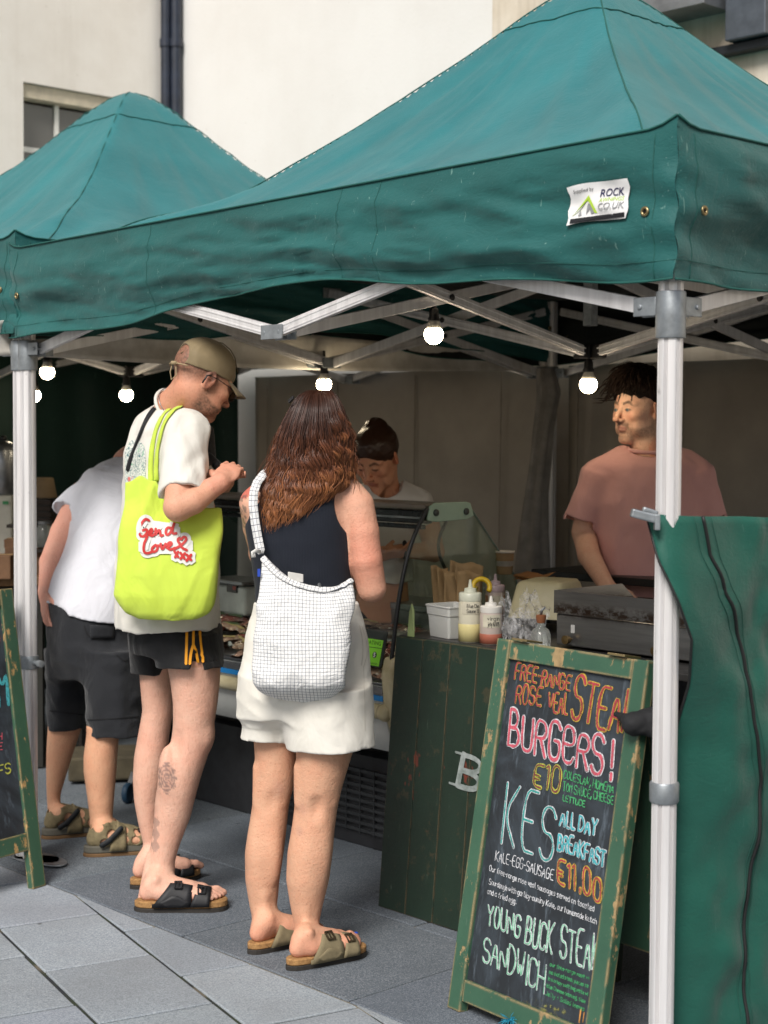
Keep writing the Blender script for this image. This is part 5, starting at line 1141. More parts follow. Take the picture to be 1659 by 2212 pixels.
# teal tuft of string at the bottom rail, black cloth peg on the right stile
q = Q(*c4(372, 1985)); tf = thing('string_tuft', 'frayed bright blue string tuft tied to the foot of the menu board', 'string', q); mb = MB(); random.seed(5)
for k in range(34):
    d = nrm(np.array([random.uniform(-1, 1), random.uniform(-1, .1), random.uniform(-.3, 1)])); L = random.uniform(.012, .034); mb.tube([q + bn * .004, q + bn * .008 + d * L * .5, q + bn * .008 + d * L + np.array([0, 0, -.006])], [.0012, .001, .0006], 4)
mb.build('fibres', simple('string_blue', '#1d8aa6', .8), tf)
ck = thing('black_cloth', 'black cloth wrapped round the right edge of the menu board near the pole', 'cloth', Q(1372, 1570)); a = Q(1372, 1568)
S = SDF(a - np.array([.16, .14, .12]), a + np.array([.16, .14, .12]), .004); t1 = Q(1338, 1543) + bn * .012; t2_ = Q(1378, 1560) + bn * .02; t3 = Q(1402, 1560) - bn * .04
S.cone(t1, t2_, .006, .026, .01); S.cone(t2_, t3, .026, .036, .01); S.cone(t3, t3 + np.array([.01, .01, -.03]), .036, .02, .02); S.warp(lambda p: .006 * fbm(p * 26, 3, 2.)); v, f = S.mesh(1); mesh_obj('fold', v, f, simple('cloth_black', '#1a1b1e', .8, var=.2), ck, True)
mb = MB(); mb.lathe(t1 - nrm(t2_ - t1) * .004, [(.004, 0), (.0075, .003), (.0065, .012)], 12, nrm(t2_ - t1)); mb.build('knot', simple('cloth_black2', '#101113', .6), ck, smooth=True)

# left board, seen edge-on behind the left poles: it faces the stall's right
lx = nrm([.57, .82, 0]); foot = G(100, 1915); sdir = nrm(P(27, 1270, 5.68) - foot); ln = nrm(np.cross(lx, sdir)); 
if ln[0] < 0: ln = -ln
LL = np.linalg.norm(P(27, 1270, 5.68) - foot); TLl = foot + sdir * LL - lx * .56
lb = thing('chalkboard_sign', 'green framed chalkboard cut off by the left edge, one worn stile and foot in view', 'chalkboard', foot - lx * .28)
def lpt(x, s, o=0): return foot - lx * x + sdir * s + ln * o
def lbar(x0, x1, s0, s1, o0, o1, nm, mat):
    mb = MB(); mb.box(lpt((x0 + x1) / 2, (s0 + s1) / 2, (o0 + o1) / 2), lx * (x1 - x0) / 2, sdir * (s1 - s0) / 2, ln * (o1 - o0) / 2); return mb.build(nm, mat, lb, bevel=.003)
M_frame2 = worn('frame_green_worn', '#2c4a38', '#365843', '#b8935f', .95, bevr=.009, stretch=(1.5, 1.5, .5))
lbar(0, .058, .004, LL, -.03, 0, 'stile', M_frame2); lbar(.50, .56, .004, LL, -.03, 0, 'stile', M_frame2)
lbar(.059, .499, LL - .06, LL - .001, -.028, -.001, 'rail', M_frame2); lbar(.059, .499, .135, .195, -.028, -.001, 'rail', M_frame2)
lp_ = lbar(.05, .51, .19, LL - .05, -.018, -.012, 'board_panel', M_chalkb)
LQ = lambda px, py: on_plane(px, py, foot, ln)
def lline(mb, text, BL, BR, TLp, wpx): a, b, c = LQ(*BL), LQ(*BR), LQ(*TLp); write(mb, text, a, b - a, c - a, ln, wpx * 5.5 / F, -.0095)
random.seed(4)
mb = MB(); lline(mb, 'LAMM', (-75, 1540), (22, 1520), (-80, 1462), 8); mb.build('cyan_lettering', CH['cyan'], lp_)
mb = MB(); lline(mb, 'WITH', (-40, 1606), (8, 1596), (-40, 1592), 2.2); lline(mb, 'HOME MADE', (-75, 1628), (9, 1618), (-75, 1612), 2.2); mb.build('pink_lettering', CH['pink'], lp_)
mb = MB(); lline(mb, 'BEEFS', (-44, 1686), (27, 1668), (-46, 1664), 3); mb.build('lime_lettering', CH['lime'], lp_)
mb = MB(); lline(mb, 'SS', (-20, 1400), (3, 1396), (-22, 1330), 4); mb.build('red_lettering', CH['pink'], lp_)
mb = MB(); s2 = nrm(np.array([-sdir[0], -sdir[1], sdir[2]]))
tp = lpt(0, LL, -.034)
for x in (.0, .5): mb.box(tp - lx * (x + .028) - s2 * LL / 2 * .98, lx * .026, s2 * LL / 2 * .97, nrm(np.cross(lx, s2)) * .013)
mb.build('back_leaf', M_frame2, lb, bevel=.003)
# ================================================================ PEOPLE
def skin_mat(name, fre=.2, hair=0.0):
    t = NT(name); c = t.attr()
    mot = t.ramp(t.noise(17, 6, .68), .35, .7); c = t.mix(t.math('MULTIPLY', mot, .38), c, t.mix(1.0, c, (1.0, .72, .66), 'MULTIPLY'))
    fk = t.ramp(t.noise(230, 2, .5), .63, .69); c = t.mix(t.math('MULTIPLY', fk, fre), c, t.mix(1.0, c, (.5, .33, .25), 'MULTIPLY'))
    if hair:
        hh = t.ramp(t.noise(190, 3, .6, t.mapped((1, 1, .2)), 1.5), .56, .68); c = t.mix(t.math('MULTIPLY', hh, hair), c, t.mix(1.0, c, (.42, .3, .22), 'MULTIPLY'))
    t.b(Base_Color=c, Roughness=.58, Specular_IOR_Level=.34, Subsurface_Weight=.05, Subsurface_Radius=(.012, .005, .003)); t.m.node_tree.nodes['Principled BSDF'].subsurface_method = 'RANDOM_WALK'
    t.b(Subsurface_Scale=.6); t.bump(t.math('ADD', t.noise(150, 4, .6), t.math('MULTIPLY', t.noise(22, 4, .6), 2.5)), .35, .005); return t.m
M_skin = skin_mat('skin_fair', .12); M_skin_f = skin_mat('skin_freckled', .38); M_skin_h = skin_mat('skin_hairy', .1, .28)
def cloth(name, c, c2=None, rough=.85, wr=.5, weave=900, sheen=.15):
    t = NT(name); c = lin(c); c2 = lin(c2) if c2 else tuple(x * .88 for x in c)
    t.b(Base_Color=t.mix(t.ramp(t.noise(5, 4), .3, .7), c2, c), Roughness=rough, Specular_IOR_Level=.25, Sheen_Weight=sheen)
    h = t.math('ADD', t.math('MULTIPLY', t.noise(9, 3, .5, t.mapped((1, 1, .6)), .7), 1.0), t.math('MULTIPLY', t.noise(weave, 2), .04)); t.bump(h, wr, .034); return t.m
def tcone(S, p0, p1, r0, r1, k=.015, sub=False, el=1.0, ax=None):
    """flat ended tapered tube, for sleeves and trouser legs"""
    p0, p1 = np.asarray(p0, float), np.asarray(p1, float); L = np.linalg.norm(p1 - p0); d = (p1 - p0) / L; r = max(r0, r1)
    def fn(X, Y, Zz):
        dx, dy, dz = X - p0[0], Y - p0[1], Zz - p0[2]; t = dx * d[0] + dy * d[1] + dz * d[2]
        q = np.sqrt(np.maximum(dx * dx + dy * dy + dz * dz - t * t, 0)); s = np.clip(t / L, 0, 1)
        return np.maximum(np.maximum(q - (r0 + (r1 - r0) * s), -t), t - L)
    return S.op(np.minimum(p0, p1) - r, np.maximum(p0, p1) + r, k, fn, sub)
def legt(S, p0, p1, ax0, ay0, ax1, ay1, k=.02, sub=False):
    p0, p1 = np.asarray(p0, float), np.asarray(p1, float); m = max(ax0, ay0, ax1, ay1)
    def fn(X, Y, Zz):
        t = np.clip((p0[2] - Zz) / (p0[2] - p1[2]), 0, 1); a, b = ax0 + (ax1 - ax0) * t, ay0 + (ay1 - ay0) * t
        q = np.sqrt(((X - p0[0] - (p1[0] - p0[0]) * t) / a) ** 2 + ((Y - p0[1] - (p1[1] - p0[1]) * t) / b) ** 2); return np.maximum((q - 1) * np.minimum(a, b), np.maximum(Zz - p0[2], p1[2] - Zz))
    return S.op(np.minimum(p0, p1) - m * np.array([1, 1, 0]), np.maximum(p0, p1) + m * np.array([1, 1, 0]), k, fn, sub)
def grid_for(pts, pad, h):
    p = np.array(pts); return SDF(p.min(0) - pad, p.max(0) + pad, h)
def axes(heading, pitch=0, roll=0):
    """heading measured from +Y towards +X; pitch positive looks down"""
    ch, sh, cp, sp = math.cos(heading), math.sin(heading), math.cos(pitch), math.sin(pitch)
    f = np.array([sh * cp, ch * cp, -sp]); u = np.array([sh * sp, ch * sp, cp]); l = np.cross(u, f)
    c, s = math.cos(roll), math.sin(roll); l, u = l * c + u * s, u * c - l * s
    return np.stack([f, l, u], 1)
SK = lin('#dcb097'); 
def head(o, M, neck, skin=SK, long=0.0, nose=0.0, lips=None, brow=None, stub=None, stub_amt=.0, scalp=None, lid=0.0, female=False, neck_r=(.056, .062), h=.0028, mous=None):
    """o: centre between the ears at eye level; M: axes; neck: world points from skull base to neck root"""
    loc = [M.T @ (np.asarray(p) - o) for p in neck]
    lo = np.min([[-.125, -.1, -.14]] + [l - .075 for l in loc], 0); hi = np.max([[.14, .1, .14]] + [l + .075 for l in loc], 0)
    S = SDF(lo, hi, h); j = .93 if female else 1.0
    S.ell((-.014, 0, .036), (.1, .077, .086), k=.01); S.ell((.028, 0, -.018), (.06, .066 * j, .078), k=.03); S.ell((.03, 0, -.072), (.052, .053 * j, .04), k=.03)
    S.ell((-.005, 0, -.055), (.06, .06 * j, .04), k=.03)
    S.cone((.066 + long * .5, -.012, -.1 - long), (.066 + long * .5, .012, -.1 - long), .018 * j, .018 * j, .025)
    for s in (-1, 1):
        S.ell((.066, .032 * s, .02), (.016, .027, .009), k=.014); S.ell((.058, .047 * s, -.022), (.024, .02, .02), k=.02); S.ell((.04, .05 * s, -.07), (.03, .014, .028), k=.02)
        S.ell((.098, .032 * s, .0), (.015, .021, .0125), k=.012, sub=True)
        S.ell((.0745, .032 * s, .0), (.0152, .0172, .0150), k=.004)
        if not lid: S.ell((.0895, .032 * s, -.0008), (.0085, .0122, .0038), k=.003, sub=True)
    S.cone((.084, 0, .010), (.106 + nose, 0, -.03), .0075, .0095, .010); S.ell((.109 + nose, 0, -.034), (.0105, .0115, .0095), k=.008)
    for s in (-1, 1): S.ell((.096, .0125 * s, -.0385), (.0115, .0085, .008), k=.006); S.ell((.1015, .0065 * s, -.0455), (.005, .0035, .004), k=.003, sub=True)
    S.ell((.083, 0, -.056), (.012, .024, .014), k=.012)
    S.ell((.087, 0, -.0625), (.0075, .0225, .0042), k=.006); S.ell((.0855, 0, -.0728), (.0075, .019, .005), k=.006); S.ell((.0965, 0, -.0678), (.006, .021, .0013), k=.003, sub=True)
    S.ell((.088, 0, -.0865), (.008, .02, .005), k=.008, sub=True)
    for s in (-1, 1):
        E = np.stack([nrm([.9, .38 * s, 0]), nrm([-.38 * s, .9, 0]) if s > 0 else nrm([.38, .9, 0]), np.array([0, 0, 1.])], 1)
        S.ell((-.012, .079 * s, -.004), (.018, .0065, .031), E, k=.006); S.ell((-.010, .0855 * s, .002), (.0095, .005, .017), E, k=.004, sub=True); S.ell((-.012, .074 * s, -.026), (.012, .007, .012), E, k=.006)
    pts = [np.array([-.028, 0, -.05])] + loc; rr = [neck_r[0]] * (len(pts) - 1) + [neck_r[1]]
    S.chain(pts, rr, .03)
    v, f = S.mesh(1); x, y, z = v.T; ay = abs(y)
    col = np.tile(np.array(skin), (len(v), 1)); n = vnoise(v * 260, 3.)
    def blend(m, c):
        m = np.clip(m, 0, 1)[:, None]; col[:] = col * (1 - m) + np.array(c) * m
    sm = lambda a, b, q: np.clip((q - a) / (b - a), 0, 1)
    fl = np.array(skin) * (1.0, .68, .62)
    blend(.45 * np.exp(-((ay - .045) / .02) ** 2 - ((z + .026) / .02) ** 2) * (x > .03), fl); blend(.5 * np.exp(-(y / .014) ** 2 - ((z + .033) / .012) ** 2) * (x > .08), fl); blend(.6 * sm(.074, .08, ay) * (x > -.04) * (x < .03), fl)
    if lips is not None: blend(.6 * sm(1.15, .85, (ay / .024) ** 2 + ((z + .068) / .0115) ** 2) * (x > .07), lips)
    if brow is not None:
        zb = .0215 + .006 * np.exp(-((ay - .034) / .012) ** 2) - .004 * sm(.04, .052, ay); blend(.95 * sm(.0066, .0036, abs(z - zb)) * sm(.011, .015, ay) * sm(.054, .048, ay) * (x > .03) * (.8 + .2 * n), brow)
    for s in (-1, 1): blend(.75 * sm(1.9, 1.25, ((y - .032 * s) / .0122) ** 2 + ((z + .0005) / .0042) ** 2) * (x > .07), lin('#4a2e24'))
    if stub is not None:
        jaw = sm(-.03, -.055, z - .35 * np.clip(.02 - x, 0, .06) * 1.2) * sm(-.03, -.005, x) * sm(-.118, -.098, z); side = sm(.03, .0, x) * sm(-.035, -.012, x) * sm(.035, .02, z) * sm(.055, .065, ay)
        mo = sm(.0, 1, 1.6 - (ay / .03) ** 2 - ((z + .0535) / .0085) ** 2) * (x > .07); lipm = sm(1.3, 1.0, (ay / .024) ** 2 + ((z + .068) / .0115) ** 2) * (x > .07)
        chk = 1 - sm(.6, 1.2, 1.9 - ((x - .055) / .05) ** 2 - ((z + .04) / .03) ** 2 - 0 * ay) * (ay > .03)
        blend(stub_amt * np.clip(np.maximum(jaw * chk, side * .8) * (1 - lipm), 0, 1) * (.75 + .35 * n), stub); blend(mo * (1 - lipm) * (.9 if mous else stub_amt), mous or stub)
    if scalp is not None:
        hm = sm(-.03, .01, z + .35 * np.clip(x + .02, -.05, 1) * -1.0 - .0) * sm(.05, .02, x + .25 * (z - .06)); blend(np.clip(hm, 0, 1) * .78 * (.85 + .25 * n), scalp)
    w = v @ M.T + o
    return w, f, col
def limb_cols(n, c): return np.tile(np.array(c), (n, 1))
def hand(S, wrist, fd, pn, side, curl=.5, spread=.0, s=1.0, k=.006):
    """five separate fingers; fd: towards the fingertips, pn: palm normal (fingers curl that way), side: thumb side direction sign"""
    fd = nrm(fd); pn = nrm(pn - fd * np.dot(pn, fd)); ac = np.cross(fd, pn) * side; M = np.stack([fd, ac, pn], 1)
    S.ell(wrist + fd * .052 * s, np.array([.054, .041, .0155]) * s, M, k=.012); S.cone(wrist, wrist + fd * .03 * s, .026 * s, .024 * s, .012)
    for i, (off, L, r) in enumerate(((.03, .072, .0088), (.0105, .08, .0092), (-.0095, .075, .0088), (-.0285, .06, .0078))):
        p = wrist + (fd * (.092 - .004 * abs(i - 1)) + ac * off) * s; a = curl * (1 + .12 * (i - 1)); d = nrm(fd + ac * spread * (1.5 - i) * .5)
        for q, (fr, tw) in enumerate(((.45, .55), (.31, 1.0), (.24, .8))):
            a0 = a * tw; d = nrm(d * math.cos(a0) + pn * math.sin(a0) - 0 * ac); e = p + d * L * fr * s; S.cone(p, e, r * (1 - .09 * q) * s, r * (.91 - .09 * q) * s, .0035); p = e
            pn_ = pn
    p = wrist + (fd * .03 + ac * .034) * s; d = nrm(fd * .75 + ac * .6 + pn * .35)
    for L, r in ((.04, .0115), (.03, .0098)): e = p + d * L * s; S.cone(p, e, r * s, r * .88 * s, .005); p = e; d = nrm(d + fd * .35 + pn * .3 - ac * .25)
def foot_axes(heel, toe):
    x = nrm([toe[0] - heel[0], toe[1] - heel[1], 0]); y = np.cross(Z, x); return x, y
def foot(S, heel, toe, zs, ankle, inner, ra=.036):
    """heel / toe: ends on the ground, zs: height of the foot bed, ankle: centre of the shank to join, inner: +1 if big toe lies on the +y side"""
    x, y = foot_axes(heel, toe); L = np.linalg.norm((toe - heel)[:2]) * .94; B = np.array([heel[0], heel[1], 0]) + x * .012 + Z * zs; p = lambda a, b, c: B + x * a * L + y * b + Z * c
    M = np.stack([x, y, Z], 1)
    S.ell(p(.105, 0, .025), (.029, .0245, .027), M, k=.02); S.cone(p(.135, 0, .05), ankle, .0245, ra * .92, .02); S.cone(p(.22, .004 * inner, .06), p(.58, .008 * inner, .034), .030, .026, .03)
    S.cone(p(.25, -.014 * inner, .026), p(.66, -.02 * inner, .02), .026, .02, .02); S.ell(p(.7, .003 * inner, .021), (.046, .044, .02), M, k=.02); S.cone(p(.45, .02 * inner, .03), p(.72, .026 * inner, .024), .022, .021, .02)
    for s in (-1, 1): S.ell(p(.2, .025 * s, .072), (.009, .006, .010), M, k=.014)
    for i, (b, l, r) in enumerate(((.031, 1.0, .0125), (.0125, .985, .0095), (-.004, .955, .009), (-.0195, .915, .0085), (-.033, .865, .0082))):
        S.chain([p(.76, b * inner * .95, .02), p(l - .1, b * inner, .021), p(l - .02, b * inner, .0105)], [r * 1.05, r * 1.05, r], .004)
    return p, L, x, y
SOLE = [(-.0, .0), (.01, .022), (.04, .034), (.10, .036), (.16, .038), (.21, .048), (.245, .047), (.27, .034), (.283, .01), (.282, -.015), (.265, -.035), (.23, -.043), (.18, -.041), (.12, -.034), (.05, -.033), (.012, -.022)]
def sole(mb, heel, toe, inner, z0, z1, grow=0.0, k0=0):
    x, y = foot_axes(heel, toe); L = np.linalg.norm((toe - heel)[:2]); B = np.array([heel[0], heel[1], 0.])
    pts = chaikin(np.array(SOLE + [SOLE[0]]))[:-1]; s = L / .283; c = np.array([.14, 0])
    poly = [tuple((c + (q - c) * (1 + grow)) * s * np.array([1, inner])) for q in pts]
    if inner < 0: poly = poly[::-1]
    a = sum(poly[i][0] * poly[(i + 1) % len(poly)][1] - poly[(i + 1) % len(poly)][0] * poly[i][1] for i in range(len(poly)))
    if a < 0: poly = poly[::-1]
    mb.prism(poly, B + Z * z0, x, y, Z, z1 - z0)
def strap_band(mb, p, a0, a1, inner, hgt, half, zs, lean=0.0, th=.004, sweep=1.0):
    """band over the foot between a0 and a1 along its length"""
    n = 18
    def fn(s, t):
        th_ = math.pi * s; a = a0 + (a1 - a0) * t + lean * (math.sin(th_)) - (.17 * (1 - t) - .03 * t) * sweep * (1 - math.sin(th_)) ** 1.3; hh = hgt * (1 - .25 * t)
        return p(a, -half * math.cos(th_) * (1 + .06 * t) * 1.0, -.012 + (hh + .012) * math.sin(th_) ** .8)
    mb.grid(n, 5, fn)
def buckle(mb, p, a, b, c, L, x, y, up):
    q = p(a, b, c); o = nrm(up); s = nrm(np.cross(o, x)); 
    for d in (-1, 1): mb.box(q + x * d * .011, x * .0022, s * .013, o * .0022); mb.box(q + s * d * .013, x * .012, s * .0022, o * .0022)
    mb.box(q, x * .0015, s * .012, o * .0018)
def person(label, loc): return thing('person', label, 'person', loc)
def bvh_of(v, f): return BVHTree.FromPolygons([tuple(a) for a in v], [tuple(map(int, q)) for q in f])
def on_surface(b, pxs, fall=None):
    """points of a surface seen along the photograph's rays, with normals"""
    pts, ns = [], []
    for px, py in pxs:
        r = nrm(ray(px, py)); h = b.ray_cast(Vector(O), Vector(r))
        if h[0] is None: continue
        n = np.array(h[1]); n = n if np.dot(n, r) < 0 else -n; pts.append(np.array(h[0])); ns.append(n)
    return np.array(pts), np.array(ns)
def dense(pxs, n=None):
    p = np.array(pxs, float); d = np.r_[0, np.cumsum(np.linalg.norm(np.diff(p, axis=0), axis=1))]; n = n or max(3, int(d[-1] / 5)); t = np.linspace(0, d[-1], n)
    return np.stack([np.interp(t, d, p[:, 0]), np.interp(t, d, p[:, 1])], 1)
def strap_on(mb, b, pxs, w, off, n=None, th=.0):
    p, N = on_surface(b, dense(chaikin(chaikin(np.array(pxs, float))), n or max(6, int(np.abs(np.diff(np.array(pxs, float), axis=0)).sum() / 1.6))))
    if len(p) > 2:
        for _ in range(2 if n is None else 3): p[1:-1] = (p[:-2] + p[1:-1] * 2 + p[2:]) / 4; N[1:-1] = (N[:-2] + N[1:-1] * 2 + N[2:]) / 4
        ribbon(mb, p, w, N / np.linalg.norm(N, axis=1)[:, None], off)
M_cork = simple('cork_sole', '#a07a4c', .85, var=.2, nscale=120, c2='#7c5a34', bump=.4, bscale=200)
M_out = simple('outsole_dark', '#2e2a26', .7)
def eyes(root, o, M, gaze=(1, 0, 0), iris='#5d6f74', s_=1.0):
    for s in (-1, 1):
        c = o + M @ np.array([.0745, .032 * s, 0]); g = M @ nrm(gaze); mb = MB()
        mb.lathe(c, [(.0138 * math.sin(a), .0138 * math.cos(a)) for a in np.linspace(.0, 1.9, 14)], 18, g); e = mb.build('eye', simple('eye_white', '#8f867e', .25, var=.03), root, smooth=True)
        mb = MB(); mb.lathe(c + g * .0133, [(.0056, 0), (.0052, .0006), (0, .0008)], 16, g); ir = mb.build('iris', simple('iris' + iris, iris, .2), e); mb = MB(); mb.lathe(c + g * .0139, [(.0026, 0), (0, .0005)], 12, g); mb.build('pupil', simple('pupil', '#060606', .1), e)

def tuck(o, bvh, mask, d=.007, reach=.06):
    """draw the vertices of an inner layer back under the garment that covers them"""
    me = o.data; n = len(me.vertices); co = np.zeros(n * 3, np.float32); me.vertices.foreach_get('co', co); org = ORG[o.name]; co = co.reshape(-1, 3).astype(float) + org
    for i in np.nonzero(mask(co))[0]:
        h = bvh.find_nearest(Vector(co[i]), reach)
        if h[0] is None: continue
        dv = Vector(co[i]) - h[0]
        if dv.dot(h[1]) > -d: co[i] = np.array(h[0] - h[1] * d)
    me.vertices.foreach_set('co', (co - org).astype(np.float32).ravel()); me.update()
# ---------------------------------------------------------------- 1. the man in the cap
p1 = person('tall man in tan cap, white T-shirt and black shorts with orange side stripes', G(400, 1935))
o1 = None; H1 = axes(math.radians(57), math.radians(26))
ear = P(455, 819, 5.06); o1 = ear - H1 @ np.array([-.012, -.08, -.004])
nk1 = [P(372, 880, 5.17), P(365, 925, 5.2)]
hv, hf, hc = head(o1, H1, nk1, skin=lin('#c99276'), lips=lin('#a8625a'), brow=lin('#3a2a22'), stub=lin('#5a4638'), stub_amt=.92, scalp=lin('#3f332c'), mous=lin('#241a15'))
S = SDF(P(262, 1990, 5.2) - [.0, .34, .02], P(560, 1000, 5.2) + [.0, .5, .0], .0045)
S = SDF([-1.02, 4.72, .0], [-.40, 5.72, 1.42], .0048)
zt, cxt, cyt, at = rows_px([(900, 305, 420), (930, 290, 435), (980, 280, 445), (1040, 276, 450), (1150, 270, 458), (1290, 262, 468), (1350, 290, 470), (1392, 310, 462)], 5.24)
S.stack(zt, cxt, cyt, np.array(at) * np.array([.95, .95, .95, .95, .94, .88, .85, .85]), [.1, .16, .18, .18, .17, .15, .13, .10], k=.02)
nl = rows_px([(1400, 345, 472), (1434, 361, 477), (1470, 368, 475), (1519, 374, 470), (1567, 374, 462), (1593, 371, 461), (1626, 363, 451), (1665, 350, 438), (1698, 340, 428), (1730, 335, 420), (1763, 333, 412), (1795, 330, 400), (1828, 325, 387), (1860, 320, 378), (1885, 316, 377)], 5.2)
S.stack(*nl, np.array(nl[3]) * np.array([1.1, 1.08, 1.06, 1.04, 1.02, 1.0, 1.02, 1.05, 1.05, 1.0, .95, .92, .95, 1.0, 1.0]), k=.012)
fl_ = rows_px([(1400, 295, 372), (1450, 301, 372), (1489, 304, 374), (1535, 308, 374), (1584, 299, 366), (1633, 290, 361), (1681, 287, 355), (1730, 290, 345), (1779, 299, 342), (1828, 311, 345), (1860, 318, 350), (1890, 322, 360)], 5.44)
S.stack(*fl_, np.array(fl_[3]) * 1.1, k=.012)
S.ell(P(362, 1668, 5.165), (.03, .04, .085), k=.025); S.ell(P(444, 1590, 5.2), (.020, .035, .036), k=.03); S.ell(P(378, 1605, 5.13), (.012, .02, .03), k=.03, sub=True); S.cone(P(324, 1850, 5.19), P(306, 1940, 5.17), .014, .013, .012)
S.cone(P(350, 1365, 5.40), P(405, 1365, 5.26), .06, .06, .03)
sh, el, wr = P(398, 938, 5.06), P(384, 1096, 4.92), P(476, 1043, 4.97)
S.chain([sh, P(392, 1020, 4.98), el], [.056, .046, .044], .02); S.chain([el, P(418, 1082, 4.93), wr], [.045, .0405, .028], .004)
el2 = P(428, 1110, 5.5); wr2 = P(487, 1040, 5.18); S.chain([P(405, 940, 5.42), el2], [.058, .045], .02); S.chain([el2, wr2], [.045, .029], .02)
hl, ht = G(292, 1968), G(490, 1964); ank = P(347, 1885, 5.19); pA, LA, xA, yA = foot(S, hl, ht, .036, ank, 1, .038)
hl2, ht2 = G(316, 1908) + np.array([0, .0, 0]), G(429, 1892); ht2 = hl2 + nrm(ht2 - hl2) * .27 if np.linalg.norm(ht2 - hl2) > .27 else hl2 + nrm(np.array([.8, .6, 0])) * .268
ht2 = G(428, 1893); hl2 = ht2 - nrm(np.array([.78, .62, 0])) * .268
pB, LB, xB, yB = foot(S, hl2, ht2, .036, np.array([P(341, 1880, 5.42)[0], hl2[1] + .06, .13]), -1, .036)
bv, bf = S.mesh(1)
Sh = SDF(P(440, 1080, 5.0) - [.0, .12, .0], P(525, 985, 5.0) + [.0, .3, .0], .003)
Sh.chain([P(455, 1056, 4.955), wr], [.034, .029], .01)
hand(Sh, wr, P(500, 1010, 5.04) - wr, np.array([.25, 1, -.1]), 1, .75); hand(Sh, wr2, P(482, 1003, 5.05) - wr2 + np.array([.02, 0, 0]), np.array([.3, -1, .0]), 1, .7)
hnv, hnf = Sh.mesh(1)
vs, fs = merge([(bv, bf), (hv, hf), (hnv, hnf)])
leg_c = lin('#d8ad97'); arm_c = lin('#cf9d82')
cb = np.where((bv[:, 2] < .8)[:, None], np.array(leg_c), np.array(arm_c)); kn = np.exp(-((bv[:, 2] - .52) / .06) ** 2)[:, None] * .25; cb = cb * (1 - kn) + np.array(lin('#cf9480')) * kn
ft = np.clip((.1 - bv[:, 2]) / .08, 0, 1)[:, None] * .4; cb = cb * (1 - ft) + np.array(lin('#d99a84')) * ft
# calf tattoo: a mandala of rings and petals in dark ink, and one on the shin
ctr_t, dummy = P(357, 1685, 5.1), 0
prj = np.stack([(bv[:, 0] - ctr_t[0]), (bv[:, 2] - ctr_t[2])], 1); rr_ = np.hypot(prj[:, 0], prj[:, 1] * .62) ; aa = np.arctan2(prj[:, 1], prj[:, 0])
pet = .027 + .006 * np.abs(np.cos(aa * 4)) ; ink = (rr_ < pet) * (bv[:, 1] < 5.2) * (bv[:, 2] > .2) * (bv[:, 2] < .62); pat = .55 + .45 * np.sign(np.sin(rr_ * 760 + 1.6 * np.abs(np.cos(aa * 4))) + .9 * np.cos(aa * 8) * (rr_ > .008)); ink = ink * (.35 + .6 * (pat > .5))
cb = cb * (1 - ink[:, None] * .62) + np.array(lin('#2c3a44')) * ink[:, None] * .62
q2 = P(329, 1815, 5.1); i2 = ((np.abs(bv[:, 0] - q2[0]) < .011 + .006 * np.sin(bv[:, 2] * 160)) * (np.abs(bv[:, 2] - q2[2]) < .055) * (bv[:, 1] < 5.25))[:, None] * .4; cb = cb * (1 - i2) + np.array(lin('#38454d')) * i2
body1 = mesh_obj('body', vs, fs, M_skin_h, p1, True, np.concatenate([cb, hc, limb_cols(len(hnv), lin('#cf9880'))]))
# T-shirt
S = SDF([-1.03, 4.86, .62], [-.38, 5.66, 1.66], .005)
zt, cxt, cyt, at = rows_px([(868, 345, 400), (884, 318, 425), (900, 298, 440), (930, 283, 447), (980, 273, 452), (1040, 268, 456), (1100, 264, 462), (1180, 258, 470), (1260, 254, 474), (1330, 250, 475), (1352, 249, 475)], 5.25)
S.stack(zt, cxt, cyt, at, [.075, .13, .175, .2, .205, .2, .2, .195, .19, .19, .19], k=.02)
s0, s1 = P(398, 925, 5.08), P(394, 1068, 4.955); tcone(S, s0 - Z * 0, s1, .068, .073, .035); S.ell(s0, (.075, .07, .06), k=.04)
tcone(S, P(402, 930, 5.42), P(418, 1050, 5.48), .066, .072, .03)
S.warp(lambda p: .013 * np.abs(vnoise(p * np.array([11, 11, 4]), 1.)) + .007 * vnoise(p * np.array([24, 24, 9]), 2.) + .004 * vnoise((p @ np.array([[1, 0, .8], [0, 1, 0], [-.8, 0, 1]])) * np.array([30, 12, 10]), 4.) - .004)
tcone(S, s1 + nrm(s0 - s1) * .035, s1 - nrm(s0 - s1) * .03, .052, .059, .004, True)
zc = P(350, 1352, 5.25)[2]
S.cone(P(372, 862, 5.17), P(366, 890, 5.19), .062, .062, .006, True)
tv, tf_ = S.mesh(1); M_tw = cloth('tee_white', '#d9d6cd', wr=.45); tee = mesh_obj('t_shirt', tv, tf_, M_tw, p1, True); tb1 = bvh_of(tv, tf_)
mb = MB(); sk_ = o1 + H1 @ np.array([-.028, 0, -.05]); nx_ = nrm(sk_ - nk1[0]); ctr_n = nk1[0] + nx_ * .004; a_x = nrm(np.cross(nx_, [0, 1., 0])); a_y = np.cross(nx_, a_x); mb.tube([ctr_n + (a_x * math.cos(q) + a_y * math.sin(q)) * .0645 for q in np.linspace(0, 2 * math.pi, 30)], .006, 8, False); mb.build('collar', M_tw, tee, smooth=True)
mb = MB(); mb.tube([ctr_n + nx_ * .016 + (a_x * math.cos(q) + a_y * math.sin(q)) * .0622 for q in np.linspace(0, 2 * math.pi, 40)], .0014, 5, False); mb.build('necklace', M_steel, p1, smooth=True)
